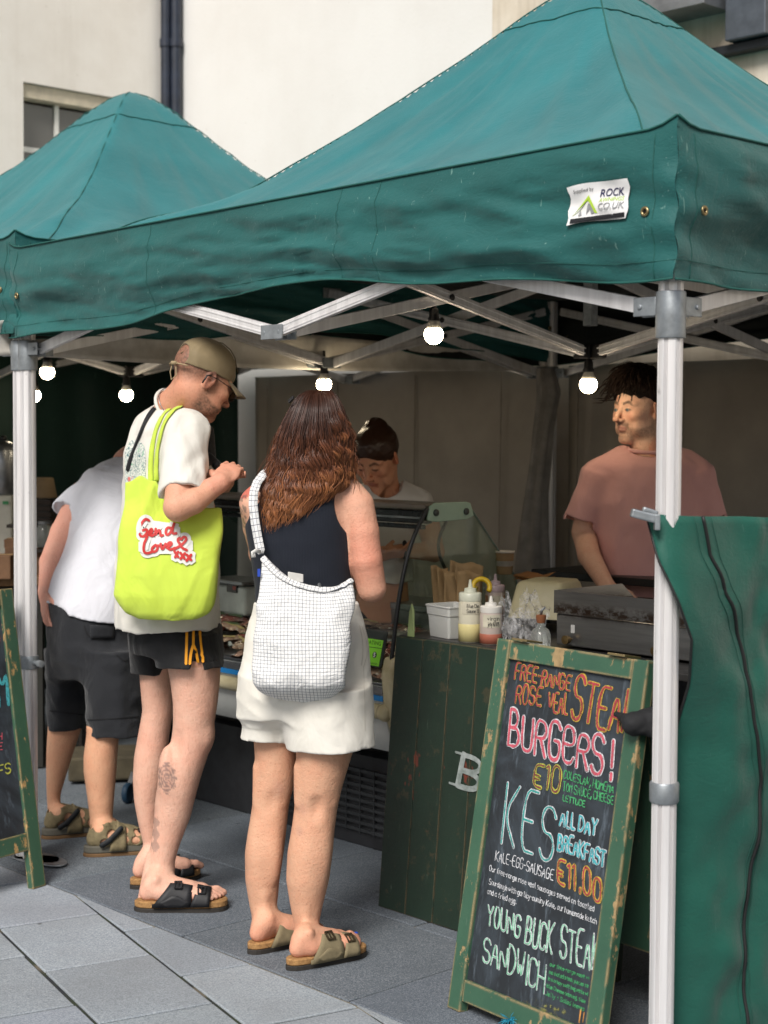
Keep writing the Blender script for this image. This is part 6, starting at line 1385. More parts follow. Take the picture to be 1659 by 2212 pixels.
# print on the back: a faded ornament with red dots, left of the bag strap
pm = NT('shirt_print'); n1 = pm.noise(70, 5, .7, None, 2.0); c_ = pm.mix(pm.ramp(n1, .42, .5), lin('#5c7a7c'), lin('#cfd2c9')); c_ = pm.mix(pm.ramp(pm.noise(45, 3, .6, None, 1), .6, .64), c_, lin('#7fae92')); c_ = pm.mix(pm.ramp(pm.noise(21, 1), .70, .73), c_, lin('#d1706a')); pm.b(Base_Color=c_, Roughness=.85)
mb = MB(); g_ = {}
for j in range(31):
    y = 950 + j * 3.35; hw_ = 22 * (1 - max(0, (978 - y) / 34) ** 2) if y < 978 else 22.0; row = []
    for i in range(9):
        p_, N_ = on_surface(tb1, [(293 + (i - 4) / 4 * max(hw_, 3), y)])
        row.append(p_[0] + N_[0] * .0015 if len(p_) else None)
    g_[j] = row
vv, ff = [], []
for j in range(31): vv += [q if q is not None else np.array([0, 0, 0.]) for q in g_[j]]
for j in range(30):
    for i in range(8):
        if all(q is not None for q in (g_[j][i], g_[j][i + 1], g_[j + 1][i], g_[j + 1][i + 1])): ff.append([j * 9 + i, j * 9 + i + 1, (j + 1) * 9 + i + 1, (j + 1) * 9 + i])
used_ = sorted({i for f_ in ff for i in f_}); mp_ = {a: b for b, a in enumerate(used_)}
if ff: mesh_obj('back_print', np.array([vv[i] for i in used_]), [[mp_[i] for i in f_] for f_ in ff], pm.m, tee, True)
# shorts
S = SDF([-1.0, 4.9, .5], [-.4, 5.7, 1.0], .0045)
zt, cxt, cyt, at = rows_px([(1320, 276, 471), (1350, 280, 477), (1385, 281, 481), (1405, 281, 483)], 5.28); S.stack(zt, cxt, cyt, at, [.18, .185, .185, .17], k=.02)
legt(S, P(400, 1365, 5.22), P(411, 1438, 5.18), .112, .125, .1115, .115, .03); legt(S, P(330, 1365, 5.42), P(323, 1452, 5.45), .085, .115, .061, .095, .03)
S.warp(lambda p: .007 * np.abs(vnoise(p * np.array([16, 16, 6]), 6.)) - .002); legt(S, P(410, 1422, 5.18), P(411, 1450, 5.18), .1, .1, .1, .1, .004, True); legt(S, P(323, 1438, 5.45), P(323, 1470, 5.45), .052, .08, .052, .08, .004, True)
# side slit
w_ = P(419, 1436, 5.0); S.op(w_ - [.02, .2, .06], w_ + [.02, .1, .05], .003, lambda X, Y, Zz: np.maximum(np.abs(X - w_[0]) - np.clip((w_[2] + .052 - Zz) * .26, 0, .02), Y - 5.1), True)
v, f = S.mesh(1); srt = mesh_obj('shorts', v, f, cloth('short_black', '#16171a', '#101113', .7, .35), p1, True); b1 = bvh_of(v, f)
zh_ = P(411, 1425, 5.18)[2]; zt_ = P(411, 1350, 5.2)[2]; tuck(body1, b1, lambda c: (c[:, 2] > zh_) & (c[:, 2] < zt_ + .02)); tuck(body1, tb1, lambda c: (c[:, 2] > zt_ + .02) & (c[:, 2] < 1.46) & (c[:, 1] > 5.09)); tuck(srt, tb1, lambda c: c[:, 2] > zc + .002, .01)
mb = MB()
for q, xs in enumerate((((403, 1352), (403, 1390), (402, 1434)), ((417, 1352), (417, 1395)), ((430, 1352), (432, 1390), (439, 1431)), ((417, 1393), (412, 1410), (410, 1434)), ((417, 1393), (424, 1410), (429, 1432)))): strap_on(mb, b1, xs, .0085, .0035 + q * .0003)
mb.build('side_stripe', simple('stripe_orange', '#dd9412', .7, var=.04), srt, smooth=True)
# cap with a back opening and cord, brim
S = SDF([-.16, -.12, -.03], [.22, .12, .17], .0032)
S.ell((-.012, 0, .04), (.107, .0845, .094), k=.004)
lowp = np.array([0, 0, .018]); S.D = np.maximum(S.D, ((lowp[2] - .045 * 0 - (S.ax[2][None, None, :] - (S.ax[0][:, None, None] * .10)))).astype(np.float32))
S.ell((-.012, 0, .034), (.099, .0765, .086), k=.002, sub=True)
S.ell((-.125, 0, .035), (.06, .052, .043), k=.004, sub=True)
S.warp(lambda p: .0022 * vnoise(p * np.array([14, 40, 40]), 2.))
v, f = S.mesh(1); M_capm = cloth('cap_tan', '#86775a', '#75674c', .6, .5); cap = mesh_obj('cap', v @ H1.T + o1, f, M_capm, p1, True)
mb = MB()
def brim(a, b):
    t_ = (a - .5) * 2.1; r = .098 + .072 * b * (1 - .16 * abs(t_) ** 2.2); x = -.012 + .094 * math.cos(t_ * .82) + .076 * b * (1 - .28 * t_ * t_); y = .083 * math.sin(t_ * .82) * (1 + .08 * b); return o1 + H1 @ np.array([x, y, .034 - .02 * b - .016 * t_ * t_ * (.4 + b * .8)])
mb.grid(24, 8, brim); mb.build('brim', M_capm, cap, smooth=True, solid=.004)
mb = MB(); mb.tube([o1 + H1 @ np.array([-.012 - .108 * math.cos(q), .088 * math.sin(q), .012 - .012 * math.cos(q)]) for q in np.linspace(-.75, .75, 16)], .0022, 6)
c0 = o1 + H1 @ np.array([-.124, -.012, .0]); mb.tube([c0, c0 + np.array([-.008, 0, -.03]), c0 + np.array([-.004, -.004, -.055]), c0 + np.array([.012, -.004, -.04]), c0 + np.array([.01, 0, -.008])], .002, 6); mb.box(c0 + np.array([.004, -.002, -.002]), [.009, 0, 0], [0, .005, 0], [0, 0, .006]); mb.build('cord', simple('cord_tan', '#a3906e', .8), cap, smooth=True)
mb = MB()
for s_, pts in ((1, ((-.115, .012), (-.09, .055), (-.02, .11), (.05, .1), (.09, .05))),):
    mb.tube([o1 + H1 @ np.array([x * 1.0, -.03 * (1 - abs(x) * 3), z + .024]) for x, z in chaikin(np.array(pts))], .0016, 5)
mb.build('cap_seam', simple('cap_seam', '#5d513a', .9), cap, smooth=True)
# glasses
gl_ = MB(); T1 = lambda x, y, z: o1 + H1 @ np.array([x, y, z])
for s in (-1, 1):
    gl_.tube([T1(.104, .033 * s + .022 * math.cos(q), -.006 + .019 * math.sin(q)) for q in np.linspace(0, 2 * math.pi, 25)], .0013, 5, False)
    gl_.tube([T1(.103, .054 * s, .003), T1(.06, .078 * s, .004), T1(.0, .088 * s, .006), T1(-.022, .089 * s, .002)], .0013, 5)
gl_.tube([T1(.104, -.011, 0), T1(.107, 0, .003), T1(.104, .011, 0)], .0013, 5); gl = gl_.build('glasses', simple('wire_frame', '#3b3733', .3, .8), p1, smooth=True)
mb = MB(); mb.tube([T1(-.018, -.0895, .006), T1(-.032, -.09, -.002), T1(-.036, -.087, -.03)], [.0022, .003, .0026], 6); mb.tube([T1(-.018, .0895, .006), T1(-.032, .09, -.002), T1(-.036, .087, -.03)], [.0022, .003, .0026], 6); mb.build('ear_tip', M_blk, gl, smooth=True)
for s in (-1, 1): mb = MB(); mb.add([T1(.1038, .033 * s + .021 * math.cos(q), -.006 + .018 * math.sin(q)) for q in np.linspace(0, 2 * math.pi, 21)[:-1]], [list(range(20))]); mb.build('lens', MATS.setdefault('lens', MATS.get('lens') or glass_mat('lens_glass', (.42, .38, .34), .8)), gl)
eyes(p1, o1, H1, (1, 0, -.3), '#3a2c22')
# sandals
def two_strap(root, hl, ht, p, L, x, y, inner, upper, zs=.036):
    sd = MB(); sole(sd, hl, ht, inner, .016, zs + .002, .02); s_o = sd.build('sandal', M_cork, root, bevel=.004, auto=40); mb = MB(); sole(mb, hl, ht, inner, .0, .016, .03); mb.build('outsole', M_out, s_o, bevel=.002)
    mb = MB(); strap_band(mb, p, .33, .58, inner, .066, .047, zs, .05); mb.build('strap', upper, s_o, smooth=True, solid=.004); mb = MB(); strap_band(mb, p, .65, .81, inner, .047, .052, zs, .03, sweep=.3); mb.build('strap', upper, s_o, smooth=True, solid=.004)
    mb = MB(); mb.grid(8, 3, lambda a, b: p(.16 + .62 * a, -inner * (.0455 + .004 * math.sin(a * 3)), -.014 + b * (.012 + .03 * math.exp(-((a - .42) / .2) ** 2)))); mb.grid(8, 3, lambda a, b: p(.2 + .55 * a, inner * (.0445), -.014 + b * (.012 + .02 * math.exp(-((a - .42) / .2) ** 2)))); mb.build('side_panel', upper, s_o, smooth=True, solid=.003)
    mb = MB(); buckle(mb, p, .46, -.030 * inner, .056, L, x, y, Z * .8 - y * .6 * inner); buckle(mb, p, .73, -.034 * inner, .038, L, x, y, Z * .8 - y * .6 * inner); return s_o, mb
M_sbk = simple('sandal_black', '#15161a', .6, var=.2)
for a in ((hl, ht, pA, LA, xA, yA, 1), (hl2, ht2, pB, LB, xB, yB, -1)):
    s_o, mb = two_strap(p1, *a, M_sbk); mb.build('buckle', simple('buckle_black', '#2a2b2e', .35, .3), s_o)

# lime tote bag on his shoulder
tote = thing('tote_bag', "lime green cotton tote lettered in red, hanging from the capped man's shoulder", 'tote bag', P(360, 1330, 4.93))
S = SDF(P(225, 1355, 4.93) - [.0, .2, .0], P(500, 1020, 4.93) + [.02, .24, .02], .0042)
tr = [(1336, 300, 430), (1325, 276, 455), (1305, 258, 466), (1285, 244, 470), (1240, 249, 473), (1180, 255, 477), (1120, 262, 480), (1080, 266, 478), (1030, 268, 474)]
z_, cx_, cy_, a_2 = rows_px(tr, 5.0); S.stack(z_, cx_, [5.0, 5.0, 5.0, 5.0, 5.0, 5.005, 5.015, 5.025, 5.03], a_2, [.03, .042, .05, .055, .053, .046, .034, .024, .016], k=.01, n=2.6)
lx_ = np.array([P(x, 1200, 5.0)[0] for x in (225, 268, 320, 335, 350, 400, 440, 470, 482, 500)]); lz_ = np.array([P(350, y, 5.0)[2] for y in (1043, 1043, 1036, 1032, 1055, 1085, 1098, 1095, 1098, 1098)])
S.D = np.maximum(S.D, (S.ax[2][None, None, :] - np.interp(S.ax[0], lx_, lz_)[:, None, None]).astype(np.float32))
S.warp(lambda p: .007 * np.abs(vnoise((p @ np.array([[1, 0, .35], [0, 1, 0], [-.35, 0, 1]])) * np.array([17, 14, 4.2]), 1.)) + .004 * vnoise(p * np.array([26, 26, 12]), 2.) - .002 + .012 * np.exp(-((p[:, 0] - P(345, 1100, 4.9)[0] + (p[:, 2] - 1.3) * .25) / .016) ** 2) * np.clip((p[:, 2] - 1.2) * 5, 0, 1) - .011 * np.exp(-((p[:, 0] - P(300, 1100, 4.9)[0] + (p[:, 2] - 1.3) * .12) / .02) ** 2) * np.clip((p[:, 2] - 1.05) * 5, 0, 1))
v, f = S.mesh(1); M_lime_f = cloth('cotton_lime', '#c6dc55', '#bed44a', .8, .5); tbag = mesh_obj('bag_body', v, f, M_lime_f, tote, True); tb2 = bvh_of(v, f)
mb = MB(); strap_on(mb, tb1, [(326, 1040), (326, 1000), (330, 960), (342, 915), (362, 886), (383, 876)], .0165, .004); mb.build('handle', M_lime_f, tote, smooth=True, solid=.0015)
mb = MB(); strap_on(mb, tb1, [(338, 1036), (339, 1000), (344, 960), (356, 915), (374, 888), (392, 880)], .0165, .006); mb.build('handle', M_lime_f, tote, smooth=True, solid=.0015)
cvt = lambda cx, cy: ((0 + cx / 1.659) * .54, (1300 + cy / 1.659) * .54)
SEND = [[(985, 1300), (960, 1285), (935, 1335), (935, 1375), (968, 1355), (978, 1370), (960, 1405), (940, 1405), (933, 1388)], [(985, 1395), (1010, 1375), (1008, 1352), (990, 1365), (988, 1395), (1010, 1405), (1032, 1385)], [(1035, 1355), (1030, 1405), (1045, 1372), (1062, 1360), (1064, 1385), (1068, 1405), (1082, 1398)], [(1140, 1350), (1112, 1345), (1098, 1375), (1108, 1400), (1132, 1385), (1150, 1345), (1165, 1300), (1148, 1350), (1146, 1388), (1172, 1385)],
        [(975, 1405), (958, 1455), (957, 1500), (972, 1518), (1005, 1508)], [(1035, 1462), (1008, 1480), (1008, 1505), (1032, 1508), (1052, 1485), (1040, 1464), (1060, 1468)], [(1068, 1455), (1078, 1500), (1100, 1455)], [(1108, 1480), (1140, 1462), (1142, 1445), (1120, 1445), (1110, 1475), (1128, 1495), (1165, 1480)], [(1165, 1485), (1205, 1465), (1240, 1430), (1232, 1408), (1212, 1412), (1206, 1430), (1190, 1412), (1180, 1432), (1200, 1462), (1212, 1482), (1240, 1495)],
        [(1160, 1502), (1185, 1540)], [(1185, 1505), (1165, 1542)], [(1200, 1512), (1225, 1550)], [(1228, 1515), (1200, 1552)], [(1240, 1525), (1268, 1560)], [(1268, 1525), (1238, 1565)]]
mb = MB()
for q, st in enumerate(SEND): strap_on(mb, tb2, [cvt(*a) for a in st], .030, .003 + q * .00012)
strap_on(mb, tb2, [cvt(965, 1345), cvt(1150, 1370)], .05, .0026); strap_on(mb, tb2, [cvt(965, 1470), cvt(1235, 1465)], .05, .0028); wp_ = mb.build('white_patch', simple('print_white2', '#dcdcd6', .6, var=.03), tbag, smooth=True)
mb = MB()
for q, st in enumerate(SEND): strap_on(mb, tb2, [cvt(*a) for a in st], .0082, .0062 + q * .00015)
mb.build('red_lettering', simple('print_red', '#c02a26', .6, var=.05), wp_, smooth=True)
# black crossbody bag strap and bag at his chest
cbb = thing('crossbody_bag', 'black crossbody bag held in front of the capped man, its strap over his back', 'bag', P(447, 1000, 5.2)); mb = MB(); strap_on(mb, tb1, [(378, 872), (358, 868), (338, 878), (318, 905), (300, 950), (286, 985), (278, 1013)], .017, .0045); mb.build('strap', simple('webbing_black', '#121318', .7), cbb, smooth=True, solid=.003)
S = SDF(P(432, 1010, 5.2) - [.05, .09, .05], P(460, 900, 5.2) + [.06, .09, .05], .004); S.cone(P(440, 935, 5.24), P(443, 985, 5.22), .034, .036, .02); S.cone(P(452, 985, 5.17), P(468, 1005, 5.13), .012, .016, .01); v, f = S.mesh(1); mesh_obj('bag_body', v, f, cloth('nylon_black', '#17181b', None, .6, .3), cbb, True)

# ---------------------------------------------------------------- 2. the woman with long hair
YW = 4.74
p2 = person('woman with long wavy auburn hair, navy tank top and white shorts, seen from behind', G(660, 2060))
H2 = axes(math.radians(12), math.radians(6)); o2 = P(692, 938, YW + .03)
hv, hf, hc = head(o2, H2, [P(690, 1000, YW + .01), P(688, 1040, YW)], skin=lin('#d49c7c'), lips=lin('#b5665c'), female=True, neck_r=(.047, .055), h=.0034)
S = SDF([-.52, 4.38, .0], [.07, 5.24, 1.5], .0046)
tw = [(1020, 640, 735), (1040, 600, 745), (1060, 560, 752), (1095, 536, 755), (1135, 530, 757), (1170, 533, 757), (1206, 541, 758), (1255, 549, 760), (1304, 551, 765), (1340, 545, 775), (1400, 535, 790), (1500, 535, 790), (1560, 545, 780)]
twb = [.05, .07, .085, .1, .105, .105, .1, .1, .105, .115, .13, .135, .11]
z_, cx_, cy_, a_3 = rows_px(tw, YW); S.stack(z_, cx_, cy_, np.array(a_3) - .006, np.array(twb) - .006, k=.02)
S.cone(P(690, 1005, YW), P(752, 1062, YW), .05, .042, .03); S.cone(P(688, 1005, YW), P(568, 1070, YW), .05, .04, .03)
S.chain([P(770, 1092, YW), P(783, 1150, YW - .01), P(791, 1210, YW - .015), P(803, 1270, YW)], [.053, .049, .0475, .0435], .025); S.chain([P(803, 1270, YW), P(778, 1245, YW + .2), P(700, 1200, YW + .3)], [.0425, .036, .026], .004)
S.chain([P(551, 1088, YW), P(556, 1140, YW + .1), P(566, 1195, YW + .28)], [.047, .043, .038], .025); S.chain([P(566, 1195, YW + .28), P(660, 1180, YW + .34)], [.038, .026], .02)
hand(S, P(700, 1200, YW + .3), np.array([-1, .5, .1]), np.array([0, -1, -.3]), 1, .5, s=.92); hand(S, P(660, 1180, YW + .34), np.array([1, .3, .1]), np.array([0, -1, -.3]), -1, .5, s=.92)
ll = rows_px([(1530, 545, 640), (1580, 547, 640), (1640, 551, 641), (1700, 548, 634), (1740, 545, 624), (1790, 537, 619), (1840, 529, 613), (1900, 530, 604), (1950, 538, 599), (1985, 545, 592), (2015, 546, 594)], 4.78)
S.stack(*ll, np.array(ll[3]) * np.array([1.15, 1.12, 1.08, 1.05, 1.02, 1.06, 1.12, 1.08, 1.0, 1.05, 1.1]), k=.012)
rl = rows_px([(1540, 640, 775), (1600, 639, 769), (1650, 640, 754), (1700, 636, 739), (1745, 636, 729), (1790, 630, 723), (1840, 621, 719), (1900, 618, 711), (1960, 628, 696), (2000, 636, 688), (2035, 634, 687)], 4.68)
S.stack(*rl, np.array(rl[3]) * np.array([1.1, 1.06, 1.05, 1.04, 1.02, 1.05, 1.08, 1.06, 1.0, 1.05, 1.1]), k=.012)
for x_, y_, Yq, r_ in ((556, 1835, 4.755, 1), (590, 1845, 4.745, 1), (650, 1838, 4.655, 1), (694, 1832, 4.65, 1)): S.ell(P(x_, y_, Yq), (.024, .026, .085), k=.02)
for x_, y_, Yq in ((585, 1738, 4.70), (683, 1750, 4.60)): S.ell(P(x_, y_, Yq), (.016, .024, .03), k=.025, sub=True)
for x_, x2, Yq in ((562, 556, 4.745), (610, 608, 4.745), (650, 646, 4.64), (722, 716, 4.645)): S.cone(P(x_, 1660, Yq + .02), P(x2, 1735, Yq + .01), .02, .011, .016)
for x_, Yq in ((570, 4.735), (660, 4.635)): S.cone(P(x_, 1930, Yq + .01), P(x_ + 1, 2030, Yq + .012), .016, .012, .012)
S.cone(P(620, 1510, 4.80), P(690, 1510, 4.76), .07, .07, .04)
hA, tA = G(537, 2062), None; tA = hA + nrm(np.array([.78, .62, 0])) * .248; hB = G(621, 2097); tB = G(785, 2061)
pa, La, xa, ya = foot(S, hA, tA, .034, P(570, 2005, 4.78), -1, .034); pb_, Lb, xb, yb = foot(S, hB, tB, .034, P(661, 2030, 4.68), 1, .034)
bv, bf = S.mesh(1); vs, fs = merge([(bv, bf), (hv, hf)])
leg = np.array(lin('#cda083')); arm = np.array(lin('#d4a58c')); cb = np.where((bv[:, 2] < .95)[:, None], leg, arm)
rd = np.exp(-((bv[:, 2] - 1.2) / .1) ** 2)[:, None] * (bv[:, 0] > -.1)[:, None] * .55; cb = cb * (1 - rd) + np.array(lin('#d28872')) * rd
ft = np.clip((.13 - bv[:, 2]) / .1, 0, 1)[:, None] * .5; cb = cb * (1 - ft) + np.array(lin('#dc9079')) * ft
for px_, py_, r_, a_ in ((601, 1715, .02, .3), (655, 1742, .016, .25), (648, 1790, .012, .3), (632, 1700, .012, .2)):
    q = P(px_, py_, 4.66); m_ = np.exp(-(((bv[:, 0] - q[0]) / r_) ** 2 + ((bv[:, 2] - q[2]) / (r_ * 1.2)) ** 2))[:, None] * (bv[:, 1] < 4.76)[:, None] * a_; cb = cb * (1 - m_) + np.array(lin('#8d6a66')) * m_
q = P(527, 1057, YW); m_ = ((np.hypot(bv[:, 0] - q[0], (bv[:, 2] - q[2]) * .8) < .022))[:, None] * .7; cb = cb * (1 - m_) + np.array(lin('#b23a33')) * m_
q = P(520, 1105, YW); m_ = ((np.abs(bv[:, 0] - q[0]) < .02) * (np.abs(bv[:, 2] - q[2]) < .05) * (vnoise(bv * 95, 9.) > .05))[:, None] * .6; cb = cb * (1 - m_) + np.array(lin('#3f4a45')) * m_
body2 = mesh_obj('body', vs, fs, M_skin_f, p2, True, np.concatenate([cb, hc])); bb2 = bvh_of(bv, bf)
# tank top
S = SDF([-.46, 4.52, .72], [.0, 4.95, 1.5], .0042); S.stack(z_[:10], cx_[:10], cy_[:10], np.array(a_3[:10]), np.array(twb[:10]) + .002, k=.01)
S.cone(P(690, 1015, YW), P(728, 1045, YW), .046, .048, .02); S.cone(P(688, 1015, YW), P(572, 1060, YW), .048, .044, .02)
S.ell(P(791, 1088, YW), (.098, .2, .108), k=.004, sub=True); S.ell(P(516, 1085, YW), (.043, .2, .075), k=.004, sub=True); S.ell(P(690, 990, YW), (.075, .09, .055), k=.004, sub=True)
S.warp(lambda p: .003 * vnoise(p * np.array([14, 14, 22]), 3.)); v, f = S.mesh(1)
tk = NT('tank_navy'); wv = tk.n('TexWave', {'Vector': tk.obj(), 'Scale': 70.0, 'Distortion': .3}, bands_direction='X'); tk.b(Base_Color=lin('#0e1522'), Roughness=.9, Sheen_Weight=.03); tk.bump(wv.outputs[1], .25, .002); mesh_obj('tank_top', v, f, tk.m, p2, True); tkb = bvh_of(v, f)
# shorts
S = SDF([-.48, 4.45, .55], [.06, 5.0, 1.12], .0042)
z_s, cx_s, cy_s, a_s = rows_px([(1300, 549, 775), (1324, 545, 780), (1375, 530, 795), (1436, 522, 800), (1499, 519, 803), (1540, 520, 804)], 4.735); S.stack(z_s, cx_s, cy_s, a_s, [.11, .115, .135, .145, .145, .13], k=.015)
l0, l1, q0, q1 = P(581, 1470, 4.755), P(572, 1592, 4.765), P(700, 1480, 4.69), P(714, 1612, 4.68)
legt(S, l0, l1, .069, .105, .07, .088, .055); S.op(q1 - [.14, .14, .02], q1 + [.14, .14, .25], .03, lambda X, Y, Zz: np.maximum(np.maximum((np.sqrt(((X - q1[0] - (Zz - q1[2]) * -.1) / .131) ** 2 + ((Y - q1[1]) / .125) ** 2) - 1) * .125, q1[2] + .02 * (X - q1[0]) * 2 - Zz), Zz - q0[2]))
S.warp(lambda p: .005 * np.abs(vnoise((p @ np.array([[1, 0, .7], [0, 1, 0], [-.7, 0, 1]])) * np.array([10, 10, 16]), 6.)) + .003 * vnoise(p * np.array([22, 22, 9]), 2.) - .002)
legt(S, l1 + Z * .025, l1 - Z * .03, .056, .068, .057, .07, .003, True); S.op(q1 - [.14, .14, .06], q1 + [.14, .14, .04], .003, lambda X, Y, Zz: np.maximum((np.sqrt(((X - q1[0] - (Zz - q1[2]) * -.1) / .110) ** 2 + ((Y - q1[1]) / .104) ** 2) - 1) * .104, Zz - q1[2] - .04), True)
v, f = S.mesh(1); M_sw = cloth('linen_white', '#dedbd2', '#d3cfc4', .8, .35); wsh = mesh_obj('shorts', v, f, M_sw, p2, True); wsb = bvh_of(v, f)
zh_ = P(573, 1580, 4.76)[2]; tuck(body2, wsb, lambda c: (c[:, 2] > zh_) & (c[:, 2] < P(650, 1320, YW)[2]) & (c[:, 0] < -.1) | (c[:, 2] > zh_ + .01) & (c[:, 2] < .95) & (c[:, 0] < -.09)); tuck(body2, tkb, lambda c: (c[:, 2] > P(650, 1310, YW)[2]) & (c[:, 2] < P(650, 1190, YW)[2]) & (c[:, 0] < P(757, 1200, YW)[0]) & (c[:, 0] > P(538, 1200, YW)[0]) & (c[:, 1] < YW + .12))
mb = MB(); cv5 = lambda cx, cy: ((850 + cx / 1.701) * .54, (2100 + cy / 1.701) * .54)
strap_on(mb, wsb, [cv5(1010, 690), cv5(1040, 780), cv5(1050, 870), cv5(1022, 970)], .004, .003); strap_on(mb, wsb, [cv5(1024, 970), cv5(1032, 1150), cv5(1035, 1400)], .0025, .002); strap_on(mb, wsb, [cv5(1000, 690), cv5(1018, 780), cv5(1022, 870), cv5(1012, 950)], .007, .0015); mb.build('pocket_seam', simple('seam_linen', '#cfcabf', .9), wsh, smooth=True)
# hair: an inner mass and a thousand wavy locks
hr = [(845, 672, 708), (853, 652, 718), (865, 642, 726), (884, 631, 735), (914, 615, 748), (946, 604, 754), (978, 596, 756), (1011, 586, 758), (1037, 576, 758), (1060, 568, 742), (1093, 564, 712), (1125, 564, 682), (1150, 566, 664)]
hb_ = [.028, .06, .078, .095, .108, .114, .114, .114, .116, .12, .122, .122, .122]
hz, hcx, hcy, ha = rows_px(hr, YW + .005); hz, hcx, ha, hb_ = [np.array(q)[::-1] for q in (hz, hcx, ha, hb_)]
def hp_(c, z, r=0.0):
    cx = np.interp(z, hz, hcx); a = np.interp(z, hz, ha) + r; b = np.interp(z, hz, hb_) + r; th = c * 1.45
    return np.array([cx + a * math.sin(th) / math.sin(1.45), YW + .005 - b * math.cos(th) * (1 if abs(c) < 1 else 1), z])
S = SDF([-.42, 4.55, 1.2], [-.05, 4.95, 1.75], .005); nn = 9
S.stack(hz[3:], hcx[3:], [YW + .005] * (len(hz) - 3), ha[3:] - .014, np.minimum(hb_[3:], .115) - .016, k=.01); S.ell(P(690, 905, YW + .01), (.078, .088, .076), k=.03)
v, f = S.mesh(1)
def hair_mat(name, spec=.5):
    t = NT(name); t.b(Base_Color=t.attr(), Roughness=.38, Specular_IOR_Level=spec, Anisotropic=.6); t.bump(t.noise(240, 3, .6, t.mapped((1, 1, .15))), .3, .002); return t.m
M_hair = hair_mat('hair', .35); hdark, hmid, htip = [np.array(lin(q)) for q in ('#3a231a', '#643c28', '#9c663f')]
hairb = mesh_obj('hair', v, f, M_hair, p2, True, np.tile(hdark * .8, (len(v), 1)))
rg = np.random.default_rng(11); LV, LF, LC, off = [], [], [], 0; ztop = P(690, 842, YW)[2]
def lock(pts, rad, cols, n=5):
    global off
    pts = np.asarray(pts); m = len(pts); tan = np.gradient(pts, axis=0); tan /= np.linalg.norm(tan, axis=1)[:, None] + 1e-9
    a = np.cross(tan, [0, 1., .2]); a /= np.linalg.norm(a, axis=1)[:, None] + 1e-9; b = np.cross(tan, a); t = np.arange(n) * 2 * math.pi / n
    v = pts[:, None] + rad[:, None, None] * (np.cos(t)[None, :, None] * a[:, None] * 1.5 + np.sin(t)[None, :, None] * b[:, None] * .7); k = np.arange(n); i = np.arange(m - 1)[:, None] * n
    f = np.stack([i + k, i + (k + 1) % n, i + n + (k + 1) % n, i + n + k], -1).reshape(-1, 4) + off; LV.append(v.reshape(-1, 3)); LF.append(f); LC.append(np.repeat(cols, n, 0)); off += m * n
cend = [-1.0, -.75, -.5, -.25, 0, .25, .5, .7, .85, 1.0]; yend = [1110, 1140, 1146, 1138, 1128, 1118, 1085, 1060, 1045, 1048]
for q_ in range(150):      # soft locks: strands that share one wave and gather towards the tip
    c0 = rg.uniform(-1, 1); c0 = math.copysign(abs(c0) ** .85, c0); yb_ = np.interp(c0, cend, yend) - abs(rg.normal(0, 20)) - (rg.random() < .3) * rg.uniform(0, 90); ph = rg.uniform(0, 6.28); wl = rg.uniform(.085, .15); amp = rg.uniform(.5, 1.3); lay = rg.uniform(-.016, .006); tone0 = rg.uniform(.65, 1.4); z0 = ztop - .002 - (0 if rg.random() < .55 else rg.uniform(.01, .1)); dr = rg.normal(0, .05); wdt = rg.uniform(.05, .12)
    for j_ in range(28):
        m = 34; s = np.linspace(0, 1, m); ze = P(690, yb_ - abs(rg.normal(0, 5)), YW)[2]; z = z0 + (ze - z0) * s ** .95; oc = rg.normal(0, 1); ol = rg.normal(0, .004); g_ = 1 - .72 * np.clip((s - .3) / .7, 0, 1)
        gr_ = np.clip((s - .2) / .4, 0, 1); pz = (z0 - z) / wl * 6.28 * (1 + .3 * s); p_ = ph + rg.normal(0, .16); w1 = np.sin(p_ + pz) * .0105 * amp * gr_; w2 = np.cos(p_ + pz) * .009 * amp * gr_
        pts = np.array([hp_(float(np.clip(c0 + oc * wdt * gq + dr * q, -1.06, 1.06)), zz, lay + b_ + ol * gq) for q, zz, b_, gq in zip(s, z, w2, g_)]); pts[:, 0] += w1
        rad = (.00045 + .0010 * rg.random() ** 2) * np.clip(np.minimum(s * 14 + .4, (1 - s) * 5 + .12), 0, 1); t_ = np.clip(s * 1.2 - .32 + rg.normal(0, .1), 0, 1)[:, None]; tone = tone0 * rg.uniform(.75, 1.3)
        base = np.where(t_ < .5, hdark * (1 - 2 * t_) + hmid * 2 * t_, hmid * (2 - 2 * t_) + htip * (2 * t_ - 1)) * tone; lock(pts, rad, base)
for k in range(800):      # loose single strands between the locks
    c = rg.uniform(-1, 1); ze = P(690, np.interp(c, cend, yend) - abs(rg.normal(0, 40)) + 8, YW)[2]; m = 26; s = np.linspace(0, 1, m); z0 = ztop - .004 - rg.uniform(0, .12); z = z0 + (ze - z0) * s; ph = rg.uniform(0, 6.28); wl = rg.uniform(.07, .16); lay = rg.uniform(-.006, .009); gr_ = np.clip((s - .15) / .5, 0, 1)
    w1 = np.sin(ph + (z0 - z) / wl * 6.28) * .008 * rg.uniform(.4, 1.3) * gr_; pts = np.array([hp_(float(np.clip(c + rg.normal(0, .004), -1.04, 1.04)), zz, lay) for zz in z]); pts[:, 0] += w1 + s * rg.normal(0, .008)
    t_ = np.clip(s * 1.2 - .3 + rg.normal(0, .12), 0, 1)[:, None]; base = np.where(t_ < .5, hdark * (1 - 2 * t_) + hmid * 2 * t_, hmid * (2 - 2 * t_) + htip * (2 * t_ - 1)) * rg.uniform(.7, 1.5); lock(pts, rg.uniform(.0004, .0009) * np.clip(np.minimum(s * 14 + .4, (1 - s) * 5 + .2), 0, 1), base, 4)
